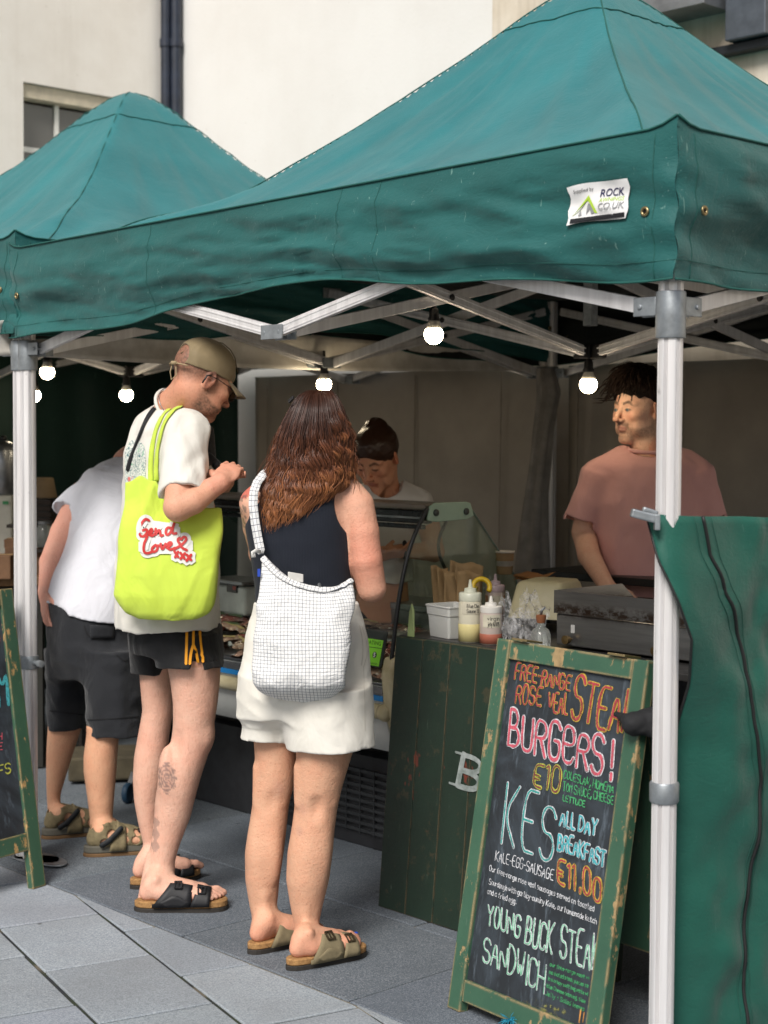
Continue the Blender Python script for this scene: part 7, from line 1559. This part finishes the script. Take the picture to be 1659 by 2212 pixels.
for k in range(110):   # stray hairs over the left shoulder and round the outline
    c = rg.choice([-1, 1]) * rg.uniform(.85, 1.0) if k > 40 else -rg.uniform(.8, 1); zs_ = P(690, rg.uniform(880, 1010), YW)[2]; st = hp_(c, zs_, .004); L = rg.uniform(.04, .13); d = np.array([math.copysign(rg.uniform(.1, .55), c), rg.uniform(-.3, .2), -1.0]); s = np.linspace(0, 1, 9)
    pts = st + np.outer(s * L, d) + np.outer(np.sin(s * 6 + k) * .006, [1, .3, 0]); lock(pts, np.full(9, .00055), np.tile(hmid * 1.2, (9, 1)), 3)
mesh_obj('locks', np.concatenate(LV), np.concatenate(LF), M_hair, hairb, True, np.concatenate(LC))
mb = MB(); mb.bar(P(624, 868, YW - .05), P(634, 858, YW - .07), .006, .01); mb.build('hair_clip', M_blk, p2, bevel=.001)
M_sued = simple('suede_khaki', '#7d7257', .9, var=.12, nscale=40)
for a in ((hA, tA, pa, La, xa, ya, -1), (hB, tB, pb_, Lb, xb, yb, 1)):
    s_o, mb = two_strap(p2, *a, M_sued, .034); mb.build('buckle', simple('buckle_bronze', '#5d5140', .35, .7), s_o)
nm_ = MB(); q = pb_(.985, .031, .024); nm_.box(q, xb * .006, yb * .005, Z * .002); nm_.build('toenail', simple('nail_blue', '#1d4fc0', .25), p2, bevel=.0015)
# checked shoulder bag
cbg = thing('tote_bag', "white bag with a fine navy check hanging on the long haired woman's back", 'tote bag', P(650, 1515, 4.54)); YB = 4.535
S = SDF(P(525, 1530, YB) - [.0, .17, .0], P(775, 1175, YB) + [.0, .2, .02], .0042)
br_ = [(cy, a, b) for cy, a, b in ((1228, 530, 640), (1195, 420, 800), (1165, 350, 860), (1130, 308, 893), (1080, 277, 908), (1000, 262, 922), (950, 260, 930), (750, 272, 955), (500, 298, 974), (380, 312, 968), (300, 320, 955), (185, 326, 940))]
z_b, cx_b, cy_b, a_b = rows_px([(cv5(0, cy)[1], cv5(a, 0)[0], cv5(b, 0)[0]) for cy, a, b in br_], YB)
S.stack(z_b, cx_b, [4.585, 4.57, 4.56, 4.55, 4.54, 4.535, 4.535, 4.54, 4.56, 4.58, 4.59, 4.6], a_b, [.012, .02, .032, .048, .058, .056, .052, .044, .034, .026, .02, .014], k=.006, n=2.9)
tx_ = [cv5(x, 0)[0] for x in (250, 325, 345, 400, 450, 520, 560, 640, 720, 800, 860, 900, 945, 985)]; ty_ = [cv5(0, y)[1] for y in (190, 192, 205, 270, 325, 372, 388, 408, 425, 432, 425, 395, 365, 360)]
S.D = np.maximum(S.D, (S.ax[2][None, None, :] - np.interp(S.ax[0], [P(x, 1300, YB)[0] for x in tx_], [P(650, y, YB)[2] for y in ty_])[:, None, None]).astype(np.float32))
S.warp(lambda p: .010 * np.abs(vnoise((p @ np.array([[1, 0, .9], [0, 1, 0], [-.9, 0, 1]])) * np.array([7, 7, 13]), 8.)) + .004 * np.abs(vnoise(p * np.array([15, 15, 9]), 2.)) - .001); v, f = S.mesh(1)
ck_ = NT('check_cotton'); mp = ck_.n('Attribute', attribute_name='Map').outputs['Vector']; sx = ck_.n('SeparateXYZ', {'Vector': mp})
def gridline(i, per, wd):
    fr_ = ck_.math('FRACT', ck_.math('MULTIPLY', sx.outputs[i], 1 / per)); return ck_.math('LESS_THAN', fr_, wd)
lnx = ck_.math('MAXIMUM', gridline(0, .0100, .12), gridline(2, .0100, .12)); ck_.b(Base_Color=ck_.mix(lnx, lin('#dfdfdd'), lin('#70747f')), Roughness=.8, Specular_IOR_Level=.25); ck_.bump(ck_.noise(11, 5, .6, None, 1.2), .5, .03)
xc = P(640, 1300, YB)[0]; mpv = np.stack([v[:, 0] + np.sign(v[:, 0] - xc) * np.clip(v[:, 1] - YB + .03, 0, 1) * .9 * np.clip((np.abs(v[:, 0] - xc) - .07) / .05, 0, 1) + .004 * vnoise(v * 11, 3.), v[:, 1] * 0, v[:, 2] + np.clip(.80 - v[:, 2], 0, 1) * -0.0 + .004 * vnoise(v * 11, 7.)], 1)
chk = mesh_obj('bag_body', v, f, ck_.m, cbg, True, vec=mpv); ckb = bvh_of(v, f)
def ck_strip(name, b, pxs, w_, offs, par, n=26):
    p_, N_ = on_surface(b, dense(chaikin(chaikin(np.array(pxs, float))), n)); 
    for _ in range(4): p_[1:-1] = (p_[:-2] + p_[1:-1] * 2 + p_[2:]) / 4
    mb = MB(); ribbon(mb, p_, w_, N_, offs); vv_ = np.array(mb.v); L_ = np.linalg.norm(np.diff(p_, axis=0), axis=1).sum(); k_ = np.arange(len(vv_)); mv = np.stack([(k_ % 2) * w_ + .004, k_ * 0, (k_ // 2) / len(vv_) * 2 * L_], 1); o_ = mesh_obj(name, vv_, mb.f, ck_.m, par, True, vec=mv); sdm = o_.modifiers.new('solid', 'SOLIDIFY'); sdm.thickness = .004; sdm.offset = 0; return o_
cmb_v, cmb_f = merge([(bv, bf)]); st_pts = [(563, 1190), (557, 1160), (551, 1125), (547, 1090), (549, 1062), (556, 1042), (570, 1024), (590, 1008)]
sp_ = np.array([P(x, y, yy) for (x, y), yy in zip(st_pts, (4.615, 4.622, 4.628, 4.632, 4.64, 4.66, 4.70, 4.76))]); sp_ = np.stack([np.interp(np.linspace(0, 7, 30), range(8), sp_[:, i]) for i in range(3)], 1)
mb = MB(); ribbon(mb, sp_, .026, np.tile(nrm([-.15, -1, .25]), (30, 1)), .004); vv_ = np.array(mb.v); k_ = np.arange(len(vv_)); so_ = mesh_obj('strap', vv_, mb.f, ck_.m, cbg, True, vec=np.stack([(k_ % 2) * .026 + .003, k_ * 0, (k_ // 2) * .0062], 1)); sdm = so_.modifiers.new('solid', 'SOLIDIFY'); sdm.thickness = .002
mb = MB(); mb.tube([P(562, 1192, 4.6), P(553, 1189, 4.58), P(545, 1194, 4.57), P(545, 1201, 4.57), P(551, 1199, 4.575)], .0035, 8, flat=1.8); mb.build('tab', simple('tab_white', '#d8d7d2', .8), cbg, smooth=True)
ck_strip('flap', ckb, [cv5(330, 215), cv5(440, 345), cv5(560, 408), cv5(700, 444), cv5(850, 452), cv5(940, 385)], .016, .004, chk)
mb = MB(); q = P(*cv5(566, 355), 4.585); mb.box(q, np.array([.022, .004, -.004]), np.array([0, .003, 0]), Z * .012); mb.build('closure_tab', simple('tab_white2', '#d0cfca', .8), cbg, bevel=.002); mb = MB(); mb.lathe(P(*cv5(730, 408), 4.545), [(.0, .004), (.006, .003), (.0065, 0)], 14, -V); mb.build('popper', M_steel, cbg)
mb = MB(); q = P(*cv5(316, 325), 4.56); mb.box(q, [.004, 0, 0], [0, .002, 0], Z * .011); mb.build('brand_tab', simple('tab_blue', '#1f48b4', .6), cbg)
# ---------------------------------------------------------------- 3. the man bending over on the left
p3 = person('man in white T-shirt and dark cargo shorts bending over behind the front left poles', G(215, 1830))
Y3 = 6.0
S = SDF([-1.62, 5.45, .0], [-.72, 6.75, 1.6], .0055)
tw = [(985, 262, 312), (1000, 222, 322), (1020, 192, 334), (1060, 170, 340), (1113, 158, 340), (1152, 150, 338), (1230, 122, 330), (1300, 104, 318), (1360, 108, 300), (1420, 112, 300), (1480, 116, 300)]
zz, cx, cy, a = rows_px([(y, l, r, yy) for (y, l, r), yy in zip(tw, (6.42, 6.38, 6.33, 6.27, 6.2, 6.14, 6.05, 6.0, 5.98, 5.97, 5.97))], Y3)
b3 = [.05, .09, .12, .15, .165, .17, .165, .16, .16, .15, .13]
S.stack(zz, cx, cy, np.array(a) - .012, np.array(b3) - .012, k=.03)
S.chain([P(178, 1068, 6.2), P(134, 1150, 6.12)], [.052, .044], .02); S.chain([P(134, 1150, 6.12), P(108, 1215, 6.02), P(99, 1278, 5.95)], [.044, .040, .028], .01)
hand(S, P(99, 1276, 5.95), P(97, 1345, 5.9) - P(99, 1276, 5.95), np.array([1, .5, 0]), 1, .35)
S.chain([P(320, 1080, 6.35), P(335, 1180, 6.5), P(330, 1190, 6.7)], [.052, .044, .03], .02)
S.chain([P(275, 1000, 6.42), P(292, 985, 6.56)], [.06, .056], .03)
lL = rows_px([(1440, 112, 200), (1520, 106, 185), (1571, 104, 177), (1616, 101, 161), (1665, 100, 146), (1714, 101, 131), (1750, 103, 130), (1775, 104, 133)], 6.12); S.stack(*lL, np.array(lL[3]) * 1.08, k=.012)
lR = rows_px([(1440, 190, 285), (1520, 188, 270), (1587, 187, 257), (1633, 181, 253), (1665, 181, 251), (1714, 188, 247), (1763, 194, 243), (1800, 195, 246)], 5.87); S.stack(*lR, np.array(lR[3]) * 1.08, k=.012)
dirf = nrm(np.array([.93, .3, 0])); h3b = G(184, 1850); t3b = h3b + dirf * .285; h3a = G(93, 1812); t3a = h3a + nrm(np.array([.9, .42, 0])) * .28
fp3, fl3, fx3, fy3 = foot(S, h3b, t3b, .036, P(219, 1800, 5.88), 1, .036); fq3, fm3, gx3, gy3 = foot(S, h3a, t3a, .036, P(117, 1772, 6.13), -1, .036)
bv, bf = S.mesh(1); H3 = axes(math.radians(55), math.radians(60)); o3 = P(306, 1012, 6.72)
hv, hf, hc = head(o3, H3, [P(282, 995, 6.5)], skin=lin('#cf9a80'), brow=lin('#4a382c'), scalp=lin('#5d3f2a'), h=.004); vs, fs = merge([(bv, bf), (hv, hf)])
c3 = np.where((bv[:, 2] < .7)[:, None], np.array(lin('#d0a080')), np.array(lin('#d6a08c'))); body3 = mesh_obj('body', vs, fs, M_skin_h, p3, True, np.concatenate([c3, hc]))
S = SDF(o3 - .15, o3 + .15, .005); S.ell(o3 + H3 @ np.array([-.02, 0, .045]), (.103, .083, .088), H3, k=.01); S.ell(o3 + H3 @ np.array([.1, 0, -.02]), (.07, .1, .07), H3, k=.01, sub=True); S.warp(lambda p: .004 * vnoise(p * 60, 2.)); v, f = S.mesh(1); mesh_obj('hair', v, f, simple('hair_ginger', '#5a3a22', .6, var=.3, nscale=60, bump=.5, bscale=120), p3, True)
# T-shirt
S = SDF([-1.62, 5.6, .55], [-.72, 6.75, 1.62], .0055)
tt = [(984, 258, 316), (998, 216, 330), (1020, 188, 340), (1060, 168, 345), (1113, 156, 346), (1152, 149, 344), (1191, 135, 342), (1230, 115, 338), (1270, 97, 330), (1300, 88, 322), (1345, 88, 310)]
zz, cx, cy, a = rows_px([(y, l, r, yy) for (y, l, r), yy in zip(tt, (6.42, 6.38, 6.33, 6.27, 6.2, 6.14, 6.1, 6.05, 6.02, 6.0, 5.98))], Y3); S.stack(zz, cx, cy, a, [.05, .1, .13, .16, .175, .18, .18, .18, .182, .185, .19], k=.02)
tcone(S, P(222, 1040, 6.26), P(140, 1112, 6.15), .066, .068, .05)
hx = [P(x, 1300, 6.0)[0] for x in (60, 89, 141, 200, 250, 340)]; hz_ = [P(100, y, 5.82)[2] for y in (1291, 1296, 1320, 1334, 1344, 1358)]
S.D = np.maximum(S.D, (np.interp(S.ax[0], hx, hz_)[:, None, None] - S.ax[2][None, None, :] + S.ax[1][None, :, None] * 0).astype(np.float32))
S.warp(lambda p: .015 * np.abs(vnoise((p @ np.array([[1, 0, .55], [0, 1, 0], [-.55, 0, 1]])) * np.array([13, 9, 3.2]), 3.)) + .005 * vnoise(p * np.array([22, 16, 8]), 5.) - .004)
tcone(S, P(147, 1104, 6.16), P(132, 1124, 6.13), .055, .06, .004, True); v, f = S.mesh(1); mesh_obj('t_shirt', v, f, cloth('tee_white_cool', '#cdced5', '#c3c5cc', .85, .6), p3, True); tb3 = bvh_of(v, f)
# cargo shorts
S = SDF([-1.6, 5.6, .3], [-.74, 6.45, 1.05], .0055)
zz, cx, cy, a = rows_px([(1270, 105, 296), (1330, 100, 300), (1400, 104, 304), (1460, 107, 306)], 5.99); S.stack(zz, cx, cy, a, [.17, .18, .18, .15], k=.02)
legt(S, P(152, 1400, 6.08), P(143, 1572, 6.12), .094, .13, .066, .088, .04); legt(S, P(246, 1400, 5.92), P(247, 1586, 5.88), .112, .14, .1, .1, .04)
S.warp(lambda p: .008 * np.abs(vnoise(p * np.array([12, 12, 15]), 4.)) + .004 * vnoise(p * 24, 2.) - .003); legt(S, P(143, 1550, 6.12), P(143, 1600, 6.12), .06, .078, .06, .078, .004, True); legt(S, P(247, 1566, 5.88), P(247, 1610, 5.88), .093, .087, .093, .087, .004, True)
v, f = S.mesh(1); M_cargo = cloth('cargo_dark', '#26282c', '#1e2024', .8, .5); sh3 = mesh_obj('shorts', v, f, M_cargo, p3, True); b3_ = bvh_of(v, f); z3 = P(100, 1345, 6.0)[2]; tuck(body3, b3_, lambda c: (c[:, 2] > P(200, 1562, 5.9)[2]) & (c[:, 2] < z3) & (c[:, 0] > P(104, 1300, 5.95)[0])); tuck(body3, tb3, lambda c: (c[:, 2] > z3) & (c[:, 2] < 1.38) & (c[:, 0] > P(165, 1100, 6.2)[0])); tuck(sh3, tb3, lambda c: c[:, 2] > np.interp(c[:, 0], hx, hz_) + .01)
mb = MB(); 
for q, pts in enumerate((((243, 1362), (243, 1376), (218, 1384), (190, 1376), (182, 1352)), ((190, 1555), (250, 1552), (300, 1548)), ((108, 1535), (150, 1540), (180, 1544)), ((282, 1380), (285, 1420), (268, 1430), (252, 1415)))): mb = MB(); strap_on(mb, b3_, pts, .004, .002 + q * .0002); mb.build('pocket_seam', simple('seam_black', '#131417', .9), sh3, smooth=True)
mb = MB(); p_, N_ = on_surface(b3_, [(195 + 50 * i / 6, 1350 + 28 * j / 4) for j in range(5) for i in range(7)])
if len(p_) == 35: mb.add(p_ + N_ * .006, [[j * 7 + i, j * 7 + i + 1, (j + 1) * 7 + i + 1, (j + 1) * 7 + i] for j in range(4) for i in range(6)]); mb.build('pocket_flap', M_cargo, sh3, smooth=True, solid=.004)
# sport sandals: an upper with windows through to the foot
M_spt = simple('sandal_khaki', '#7c7053', .85, var=.14, nscale=50); M_spk = simple('sandal_webbing', '#1e2124', .7)
for (hl_, tl_, p_f, L_, x_, y_, inn) in ((h3b, t3b, fp3, fl3, fx3, fy3, 1), (h3a, t3a, fq3, fm3, gx3, gy3, -1)):
    lo = np.minimum(hl_, tl_) - .09; hi = np.maximum(hl_, tl_) + .09; lo[2] = .0; hi[2] = .19; S = SDF(lo, hi, .0036); foot(S, hl_, tl_, .036, p_f(.16, 0, .17), inn, .036); S.D -= .0065
    fD = S.D + .0065
    mid = p_f(.5, 0, .03); 
    for a_, z0_, r_ in ((.30, .045, .017), (.46, .026, .017), (.475, .058, .015), (.62, .022, .014), (.66, .05, .012), (.2, .02, .013), (.12, .075, .016)):
        for sd_ in (-1, 1): c_ = p_f(a_, sd_ * .05, z0_); S.cone(c_ - y_ * .03 * sd_, c_ + y_ * .02 * sd_, r_, r_, .004, True)
    S.cut(p_f(.16, 0, .088), nrm(Z * 1 - x_ * .15), .004); S.cone(p_f(.0, 0, .095), p_f(.32, 0, .125), .03, .036, .004, True); S.cut(p_f(.86, 0, .02), nrm(x_ + Z * .4), .004); S.D = np.maximum(S.D, -(fD - .002)); S.cut(p_f(.5, 0, -.012), -Z, .003)
    v, f = S.mesh(1); so_ = mesh_obj('sandal', v, f, M_spt, p3, True)
    mb = MB(); sole(mb, hl_, tl_, inn, .014, .042, .05); mb.build('midsole', simple('midsole_grey', '#5d5a50', .8), so_, bevel=.005, auto=40); mb = MB(); sole(mb, hl_, tl_, inn, .0, .0145, .06); mb.build('outsole', simple('outsole_gum', '#6f5334', .8), so_, bevel=.003, auto=40)
    mb = MB(); strap_band(mb, p_f, .36, .47, inn, .088, .047, .036, .03, sweep=.6); mb.build('strap', M_spt, so_, smooth=True, solid=.005); mb = MB(); sd_ = -1 if np.dot(y_, [0, -1, 0]) < 0 else 1
    ribbon(mb, np.array([p_f(.16, sd_ * .041, .012), p_f(.26, sd_ * .047, .03), p_f(.34, sd_ * .046, .05), p_f(.42, sd_ * .042, .07)]), .02, y_ * sd_, .006); mb.build('webbing', M_spk, so_, smooth=True, solid=.003)
    mb = MB(); mb.box(p_f(.72, sd_ * .02, .052), x_ * .014, y_ * .014, Z * .005); mb.build('clip', M_blk, so_, bevel=.002)

# ---------------------------------------------------------------- 4. the man in pink behind the griddle
p4 = person('man in a dusky pink T-shirt with messy dark hair standing behind the griddle', P(1395, 1300, 5.85) * np.array([1, 1, 0]) + np.array([0, 0, .016]))
Y4 = 5.85; H4 = axes(math.radians(180 + 58), math.radians(3)); el4 = P(1356, 885, 5.80)
o4 = el4 - H4 @ np.array([.084, .032, 0])
hv, hf, hc = head(o4, H4, [P(1398, 975, Y4), P(1400, 1010, Y4)], skin=lin('#deb39a'), lips=lin('#bd7d75'), brow=lin('#21170f'), stub=lin('#3d2c20'), stub_amt=.5, long=.008, nose=.006, neck_r=(.057, .064), h=.0026)
S = SDF(np.array([.45, 5.4, .0]), np.array([1.35, 6.25, 1.6]), .0065)
tw = [(992, 1350, 1450), (1010, 1290, 1505), (1050, 1288, 1510), (1126, 1292, 1508), (1236, 1300, 1502), (1340, 1306, 1496), (1420, 1304, 1500)]
zz, cx, cy, a = rows_px(tw, Y4); S.stack(zz, cx, cy, np.array(a) - .012, [.08, .1, .11, .115, .11, .11, .12], k=.02)
S.chain([P(1286, 1030, Y4), P(1262, 1150, Y4 + .03)], [.055, .045], .02); S.chain([P(1262, 1150, Y4 + .03), P(1272, 1200, Y4 - .06), P(1312, 1268, Y4 - .2)], [.045, .041, .029], .01)
hand(S, P(1312, 1268, Y4 - .2), np.array([.4, -.7, -.35]), np.array([.2, .2, -1]), 1, .5)
S.chain([P(1508, 1025, Y4), P(1534, 1150, Y4 + .02)], [.055, .045], .02); S.chain([P(1534, 1150, Y4 + .02), P(1500, 1270, Y4 - .15)], [.044, .03], .01); hand(S, P(1500, 1270, Y4 - .15), np.array([-.3, -.7, -.4]), np.array([-.2, .2, -1]), -1, .5)
for xx in (1345, 1455): S.chain([P(xx, 1420, Y4), P(xx + 2, 1650, Y4 - .02), P(xx, 1905, Y4) * np.array([1, 1, 0]) + np.array([0, 0, .09])], [.085, .058, .04], .02)
bv, bf = S.mesh(1); vs, fs = merge([(bv, bf), (hv, hf)]); body4 = mesh_obj('body', vs, fs, M_skin_h, p4, True, np.concatenate([limb_cols(len(bv), lin('#d6aa90')), hc])); eyes(p4, o4, H4, (1, .05, -.03), '#66757a')
S = SDF(np.array([.45, 5.5, .75]), np.array([1.35, 6.15, 1.62]), .005)
tt = [(972, 1358, 1445), (985, 1312, 1480), (1003, 1280, 1512), (1050, 1284, 1514), (1126, 1288, 1512), (1236, 1296, 1506), (1330, 1298, 1504)]
zz, cx, cy, a = rows_px(tt, Y4); S.stack(zz, cx, cy, a, [.06, .09, .11, .122, .128, .125, .125], k=.02); S.chain([P(1345, 1000, Y4), P(1292, 1028, Y4)], [.06, .064], .03); S.chain([P(1452, 996, Y4), P(1503, 1024, Y4)], [.06, .064], .03); tcone(S, P(1292, 1028, Y4), P(1252, 1132, Y4 + .01), .06, .062, .03); tcone(S, P(1503, 1024, Y4), P(1537, 1128, Y4 + .01), .06, .062, .03)
S.warp(lambda p: .009 * np.abs(vnoise(p * np.array([11, 9, 5]), 3.)) + .005 * vnoise(p * np.array([24, 20, 12]), 5.) - .003); tcone(S, P(1256, 1118, Y4), P(1248, 1145, Y4 + .01), .056, .057, .004, True); tcone(S, P(1534, 1115, Y4), P(1541, 1140, Y4 + .01), .056, .057, .004, True)
S.cone(P(1398, 985, Y4 - .02), P(1396, 940, Y4 - .02), .066, .07, .006, True); v, f = S.mesh(1); M_pink = cloth('tee_pink', '#d8a39c', '#cd9790', .85, .4); tp4 = mesh_obj('t_shirt', v, f, M_pink, p4, True); tuck(body4, bvh_of(v, f), lambda c: (c[:, 2] > P(1398, 1105, Y4)[2]) & (c[:, 2] < P(1398, 985, Y4)[2]))
mb = MB(); mb.tube([P(1398, 976, Y4 - .02) + np.array([.068 * math.cos(q), .064 * math.sin(q), .010 + .012 * math.sin(q) * 1.0 - .01 * (1 if q > 9 else 0)]) for q in np.linspace(0, 2 * math.pi, 36)], .0075, 8, False); mb.build('collar', M_pink, tp4, smooth=True)
S = SDF(np.array([.5, 5.55, .012]), np.array([1.3, 6.15, .95]), .007)
for xx in (1345, 1455): S.chain([P(xx, 1350, Y4), P(xx + 2, 1650, Y4 - .02), P(xx, 1905, Y4) * np.array([1, 1, 0]) + np.array([0, 0, .11])], [.105, .075, .062], .03)
v, f = S.mesh(1); mesh_obj('trousers', v, f, simple('trouser_dark', '#1f2227', .85, var=.2), p4, True)
for xx, s_ in ((1345, -1), (1455, 1)):
    q = P(xx, 1905, Y4) * np.array([1, 1, 0]); S = SDF(q + [-.1, -.27, .012], q + [.1, .1, .14], .006); S.cone(q + [0, .02, .06], q + [0, -.14, .045], .045, .042, .02); S.cut(q + [0, 0, .016], -Z); v, f = S.mesh(1); mesh_obj('shoe', v, f, M_dk, p4, True)
LV, LF, LC, off = [], [], [], 0; rg = np.random.default_rng(5); hk = np.array(lin('#1b130f'))
S = SDF([-.15, -.12, -.05], [.14, .12, .18], .0036); S.ell((-.012, 0, .056), (.112, .092, .1), k=.01); S.ell((.116, 0, -.012), (.066, .13, .076), k=.02, sub=True); gx_, gy_ = S.ax[0][:, None], S.ax[1][None, :]; jag = .008 * vnoise(np.stack([gx_ * 90 + gy_ * 0, gy_ * 90 + gx_ * 0, gx_ * 0 + gy_ * 0], -1), 3.); S.D = np.maximum(S.D, (.016 + jag[:, :, None] - S.ax[2][None, None, :] + np.clip(S.ax[0][:, None, None] + .03, 0, 1) * .3).astype(np.float32)); S.warp(lambda p: .006 * vnoise(p * np.array([40, 40, 30]), 4.)); v, f = S.mesh(1)
M_hair_d = hair_mat('hair_matte', .12); M_hair_d.node_tree.nodes['Principled BSDF'].inputs['Roughness'].default_value = .7
hb4 = mesh_obj('hair', v @ H4.T + o4, f, M_hair_d, p4, True, np.tile(hk, (len(v), 1)))
for k in range(1700):
    th, ph = rg.uniform(0, 2 * math.pi), (abs(rg.normal(0.25, .55)) if k % 3 else rg.uniform(.7, 1.35)); d0 = np.array([math.sin(ph) * math.cos(th), math.sin(ph) * math.sin(th), math.cos(ph)]); st = np.array([-.012, 0, .056]) + d0 * np.array([.112, .092, .1]) * .95
    fl_z = rg.uniform(.028, .062); fwd = np.array([.75, rg.normal(-.3, .5), 0]) + np.array([d0[0] * .5, d0[1] * .9, 0]); fwd /= np.linalg.norm(fwd); L = rg.uniform(.05, .105) if k % 3 else rg.uniform(.02, .05); s = np.linspace(0, 1, 10)
    c0_ = np.array([-.012, 0, .056]); pts = []
    p = st.copy(); d = nrm(fwd * .8 + d0 * .5)
    for q in s:
        pts.append(p.copy()); d = nrm(d + np.array([0, 0, -1.]) * .2 + rg.normal(0, .1, 3)); p = p + d * L / 9; e = (p - c0_) / np.array([.114, .094, .102]); n_ = np.linalg.norm(e)
        if n_ < 1.0: p = c0_ + e / n_ * np.array([.114, .094, .102])
        if p[0] > .03 and p[2] < fl_z: p[2] = fl_z + .3 * (p[2] - fl_z); d = d * np.array([1, 1, .2])
    lock(np.array(pts) @ H4.T + o4, (.0006 + .0011 * rg.random()) * np.clip(np.minimum(s * 8 + .5, (1 - s) * 4 + .12), 0, 1), np.tile(hk * rg.uniform(.6, 1.9), (10, 1)), 4)
mesh_obj('locks', np.concatenate(LV), np.concatenate(LF), M_hair_d, hb4, True, np.concatenate(LC))

# ---------------------------------------------------------------- 5. the woman serving behind the counter glass
Y5 = 6.45
p5 = person('woman with a dark bun and white T-shirt looking down behind the meat counter', P(825, 1200, Y5) * np.array([1, 1, 0]) + np.array([0, 0, .016]))
H5 = axes(math.radians(180 + 30), math.radians(33)); ey = (P(811, 1015, Y5 - .1) + P(779, 1015, Y5 - .12)) / 2; o5 = ey - H5 @ np.array([.086, 0, 0])
hv, hf, hc = head(o5, H5, [P(838, 1052, Y5 + .02), P(840, 1085, Y5 + .02)], skin=lin('#d39a7a'), lips=lin('#a8544e'), brow=lin('#3a281d'), female=True, lid=1.0, neck_r=(.046, .055), h=.0032)
S = SDF(np.array([-.32, 5.95, .0]), np.array([.36, 6.8, 1.5]), .0065)
tw = [(1062, 800, 870), (1080, 765, 905), (1110, 762, 898), (1150, 765, 888), (1200, 768, 884), (1260, 766, 886), (1340, 760, 892)]
zz, cx, cy, a = rows_px(tw, Y5); S.stack(zz, cx, cy, np.array(a) - .01, [.06, .09, .1, .105, .1, .1, .11], k=.02)
S.chain([P(910, 1088, Y5), P(927, 1140, Y5), P(938, 1192, Y5 - .02)], [.05, .045, .041], .02); S.chain([P(938, 1192, Y5 - .02), P(868, 1190, Y5 - .2)], [.041, .026], .008)
S.chain([P(756, 1088, Y5), P(745, 1190, Y5 - .03)], [.05, .041], .02); S.chain([P(745, 1190, Y5 - .03), P(818, 1200, Y5 - .2)], [.041, .026], .008)
hand(S, P(868, 1190, Y5 - .2), np.array([-.9, -.2, .05]), np.array([0, -.4, -1]), 1, .55, s=.95); hand(S, P(818, 1200, Y5 - .2), np.array([.9, -.25, .15]), np.array([0, .4, 1]), 1, .5, s=.95)
for xx in (795, 858): S.chain([P(xx, 1340, Y5), P(xx, 1560, Y5), P(xx, 1800, Y5) * np.array([1, 1, 0]) + np.array([0, 0, .09])], [.08, .055, .038], .02)
bv, bf = S.mesh(1); vs, fs = merge([(bv, bf), (hv, hf)]); body5 = mesh_obj('body', vs, fs, M_skin, p5, True, np.concatenate([limb_cols(len(bv), lin('#c98f6d')), hc]))
S = SDF(np.array([-.32, 6.1, .8]), np.array([.36, 6.75, 1.5]), .0055); tt = [(1038, 815, 868), (1052, 782, 888), (1070, 757, 912), (1110, 754, 904), (1150, 757, 893), (1200, 760, 889), (1255, 760, 892)]
zz, cx, cy, a = rows_px(tt, Y5); S.stack(zz, cx, cy, a, [.05, .08, .1, .115, .12, .115, .115], k=.02); S.chain([P(865, 1066, Y5), P(903, 1086, Y5)], [.05, .056], .03); S.chain([P(803, 1066, Y5), P(764, 1086, Y5)], [.05, .056], .03); tcone(S, P(903, 1086, Y5), P(928, 1130, Y5), .052, .054, .03); tcone(S, P(764, 1086, Y5), P(748, 1135, Y5), .052, .054, .03)
S.warp(lambda p: .008 * np.abs(vnoise(p * np.array([14, 12, 8]), 3.)) - .003); S.cone(P(834, 1052, Y5 - .05), P(838, 1020, Y5 + .02), .062, .066, .006, True); v, f = S.mesh(1); mesh_obj('t_shirt', v, f, cloth('tee_white2', '#d6d1cb', None, .85, .4), p5, True); tuck(body5, bvh_of(v, f), lambda c: (c[:, 2] > P(838, 1112, Y5)[2]) & (c[:, 2] < P(838, 1056, Y5)[2]))
S = SDF(np.array([-.3, 6.2, .012]), np.array([.3, 6.75, .98]), .007)
for xx in (795, 858): S.chain([P(xx, 1350, Y5), P(xx, 1560, Y5), P(xx, 1800, Y5) * np.array([1, 1, 0]) + np.array([0, 0, .1])], [.1, .072, .055], .03)
v, f = S.mesh(1); mesh_obj('trousers', v, f, simple('trouser_dark', '#1f2227', .85, var=.2), p5, True)
S = SDF([-.2, -.12, -.14], [.12, .12, .24], .0036); S.ell((-.016, 0, .042), (.108, .085, .094), k=.01); S.ell((.1, 0, -.022), (.066, .064, .082), k=.003, sub=True); S.ell((-.06, -.005, .112), (.042, .046, .034), k=.016); S.cone((-.095, -.04, .0), (-.085, -.055, -.09), .024, .012, .01)
for s_ in (-1, 1): S.ell((-.005, .088 * s_, -.035), (.026, .03, .04), k=.003, sub=True); S.ell((.06, .07 * s_, -.075), (.05, .05, .05), k=.003, sub=True)
S.warp(lambda p: .0025 * vnoise(p * np.array([30, 70, 70]), 4.)); v, f = S.mesh(1); mesh_obj('hair', v @ H5.T + o5, f, M_hair, p5, True, np.tile(np.array(lin('#3a2519')), (len(v), 1)))
mb = MB(); q = P(874, 1188, Y5 - .19); mb.tube([q + nrm([.95, .3, 0]) * .0 + np.array([0, .03 * math.cos(t2), .03 * math.sin(t2)]) for t2 in np.linspace(0, 2 * math.pi, 24)], .009, 8, False); mb.build('watch_strap', M_blk, p5, smooth=True)
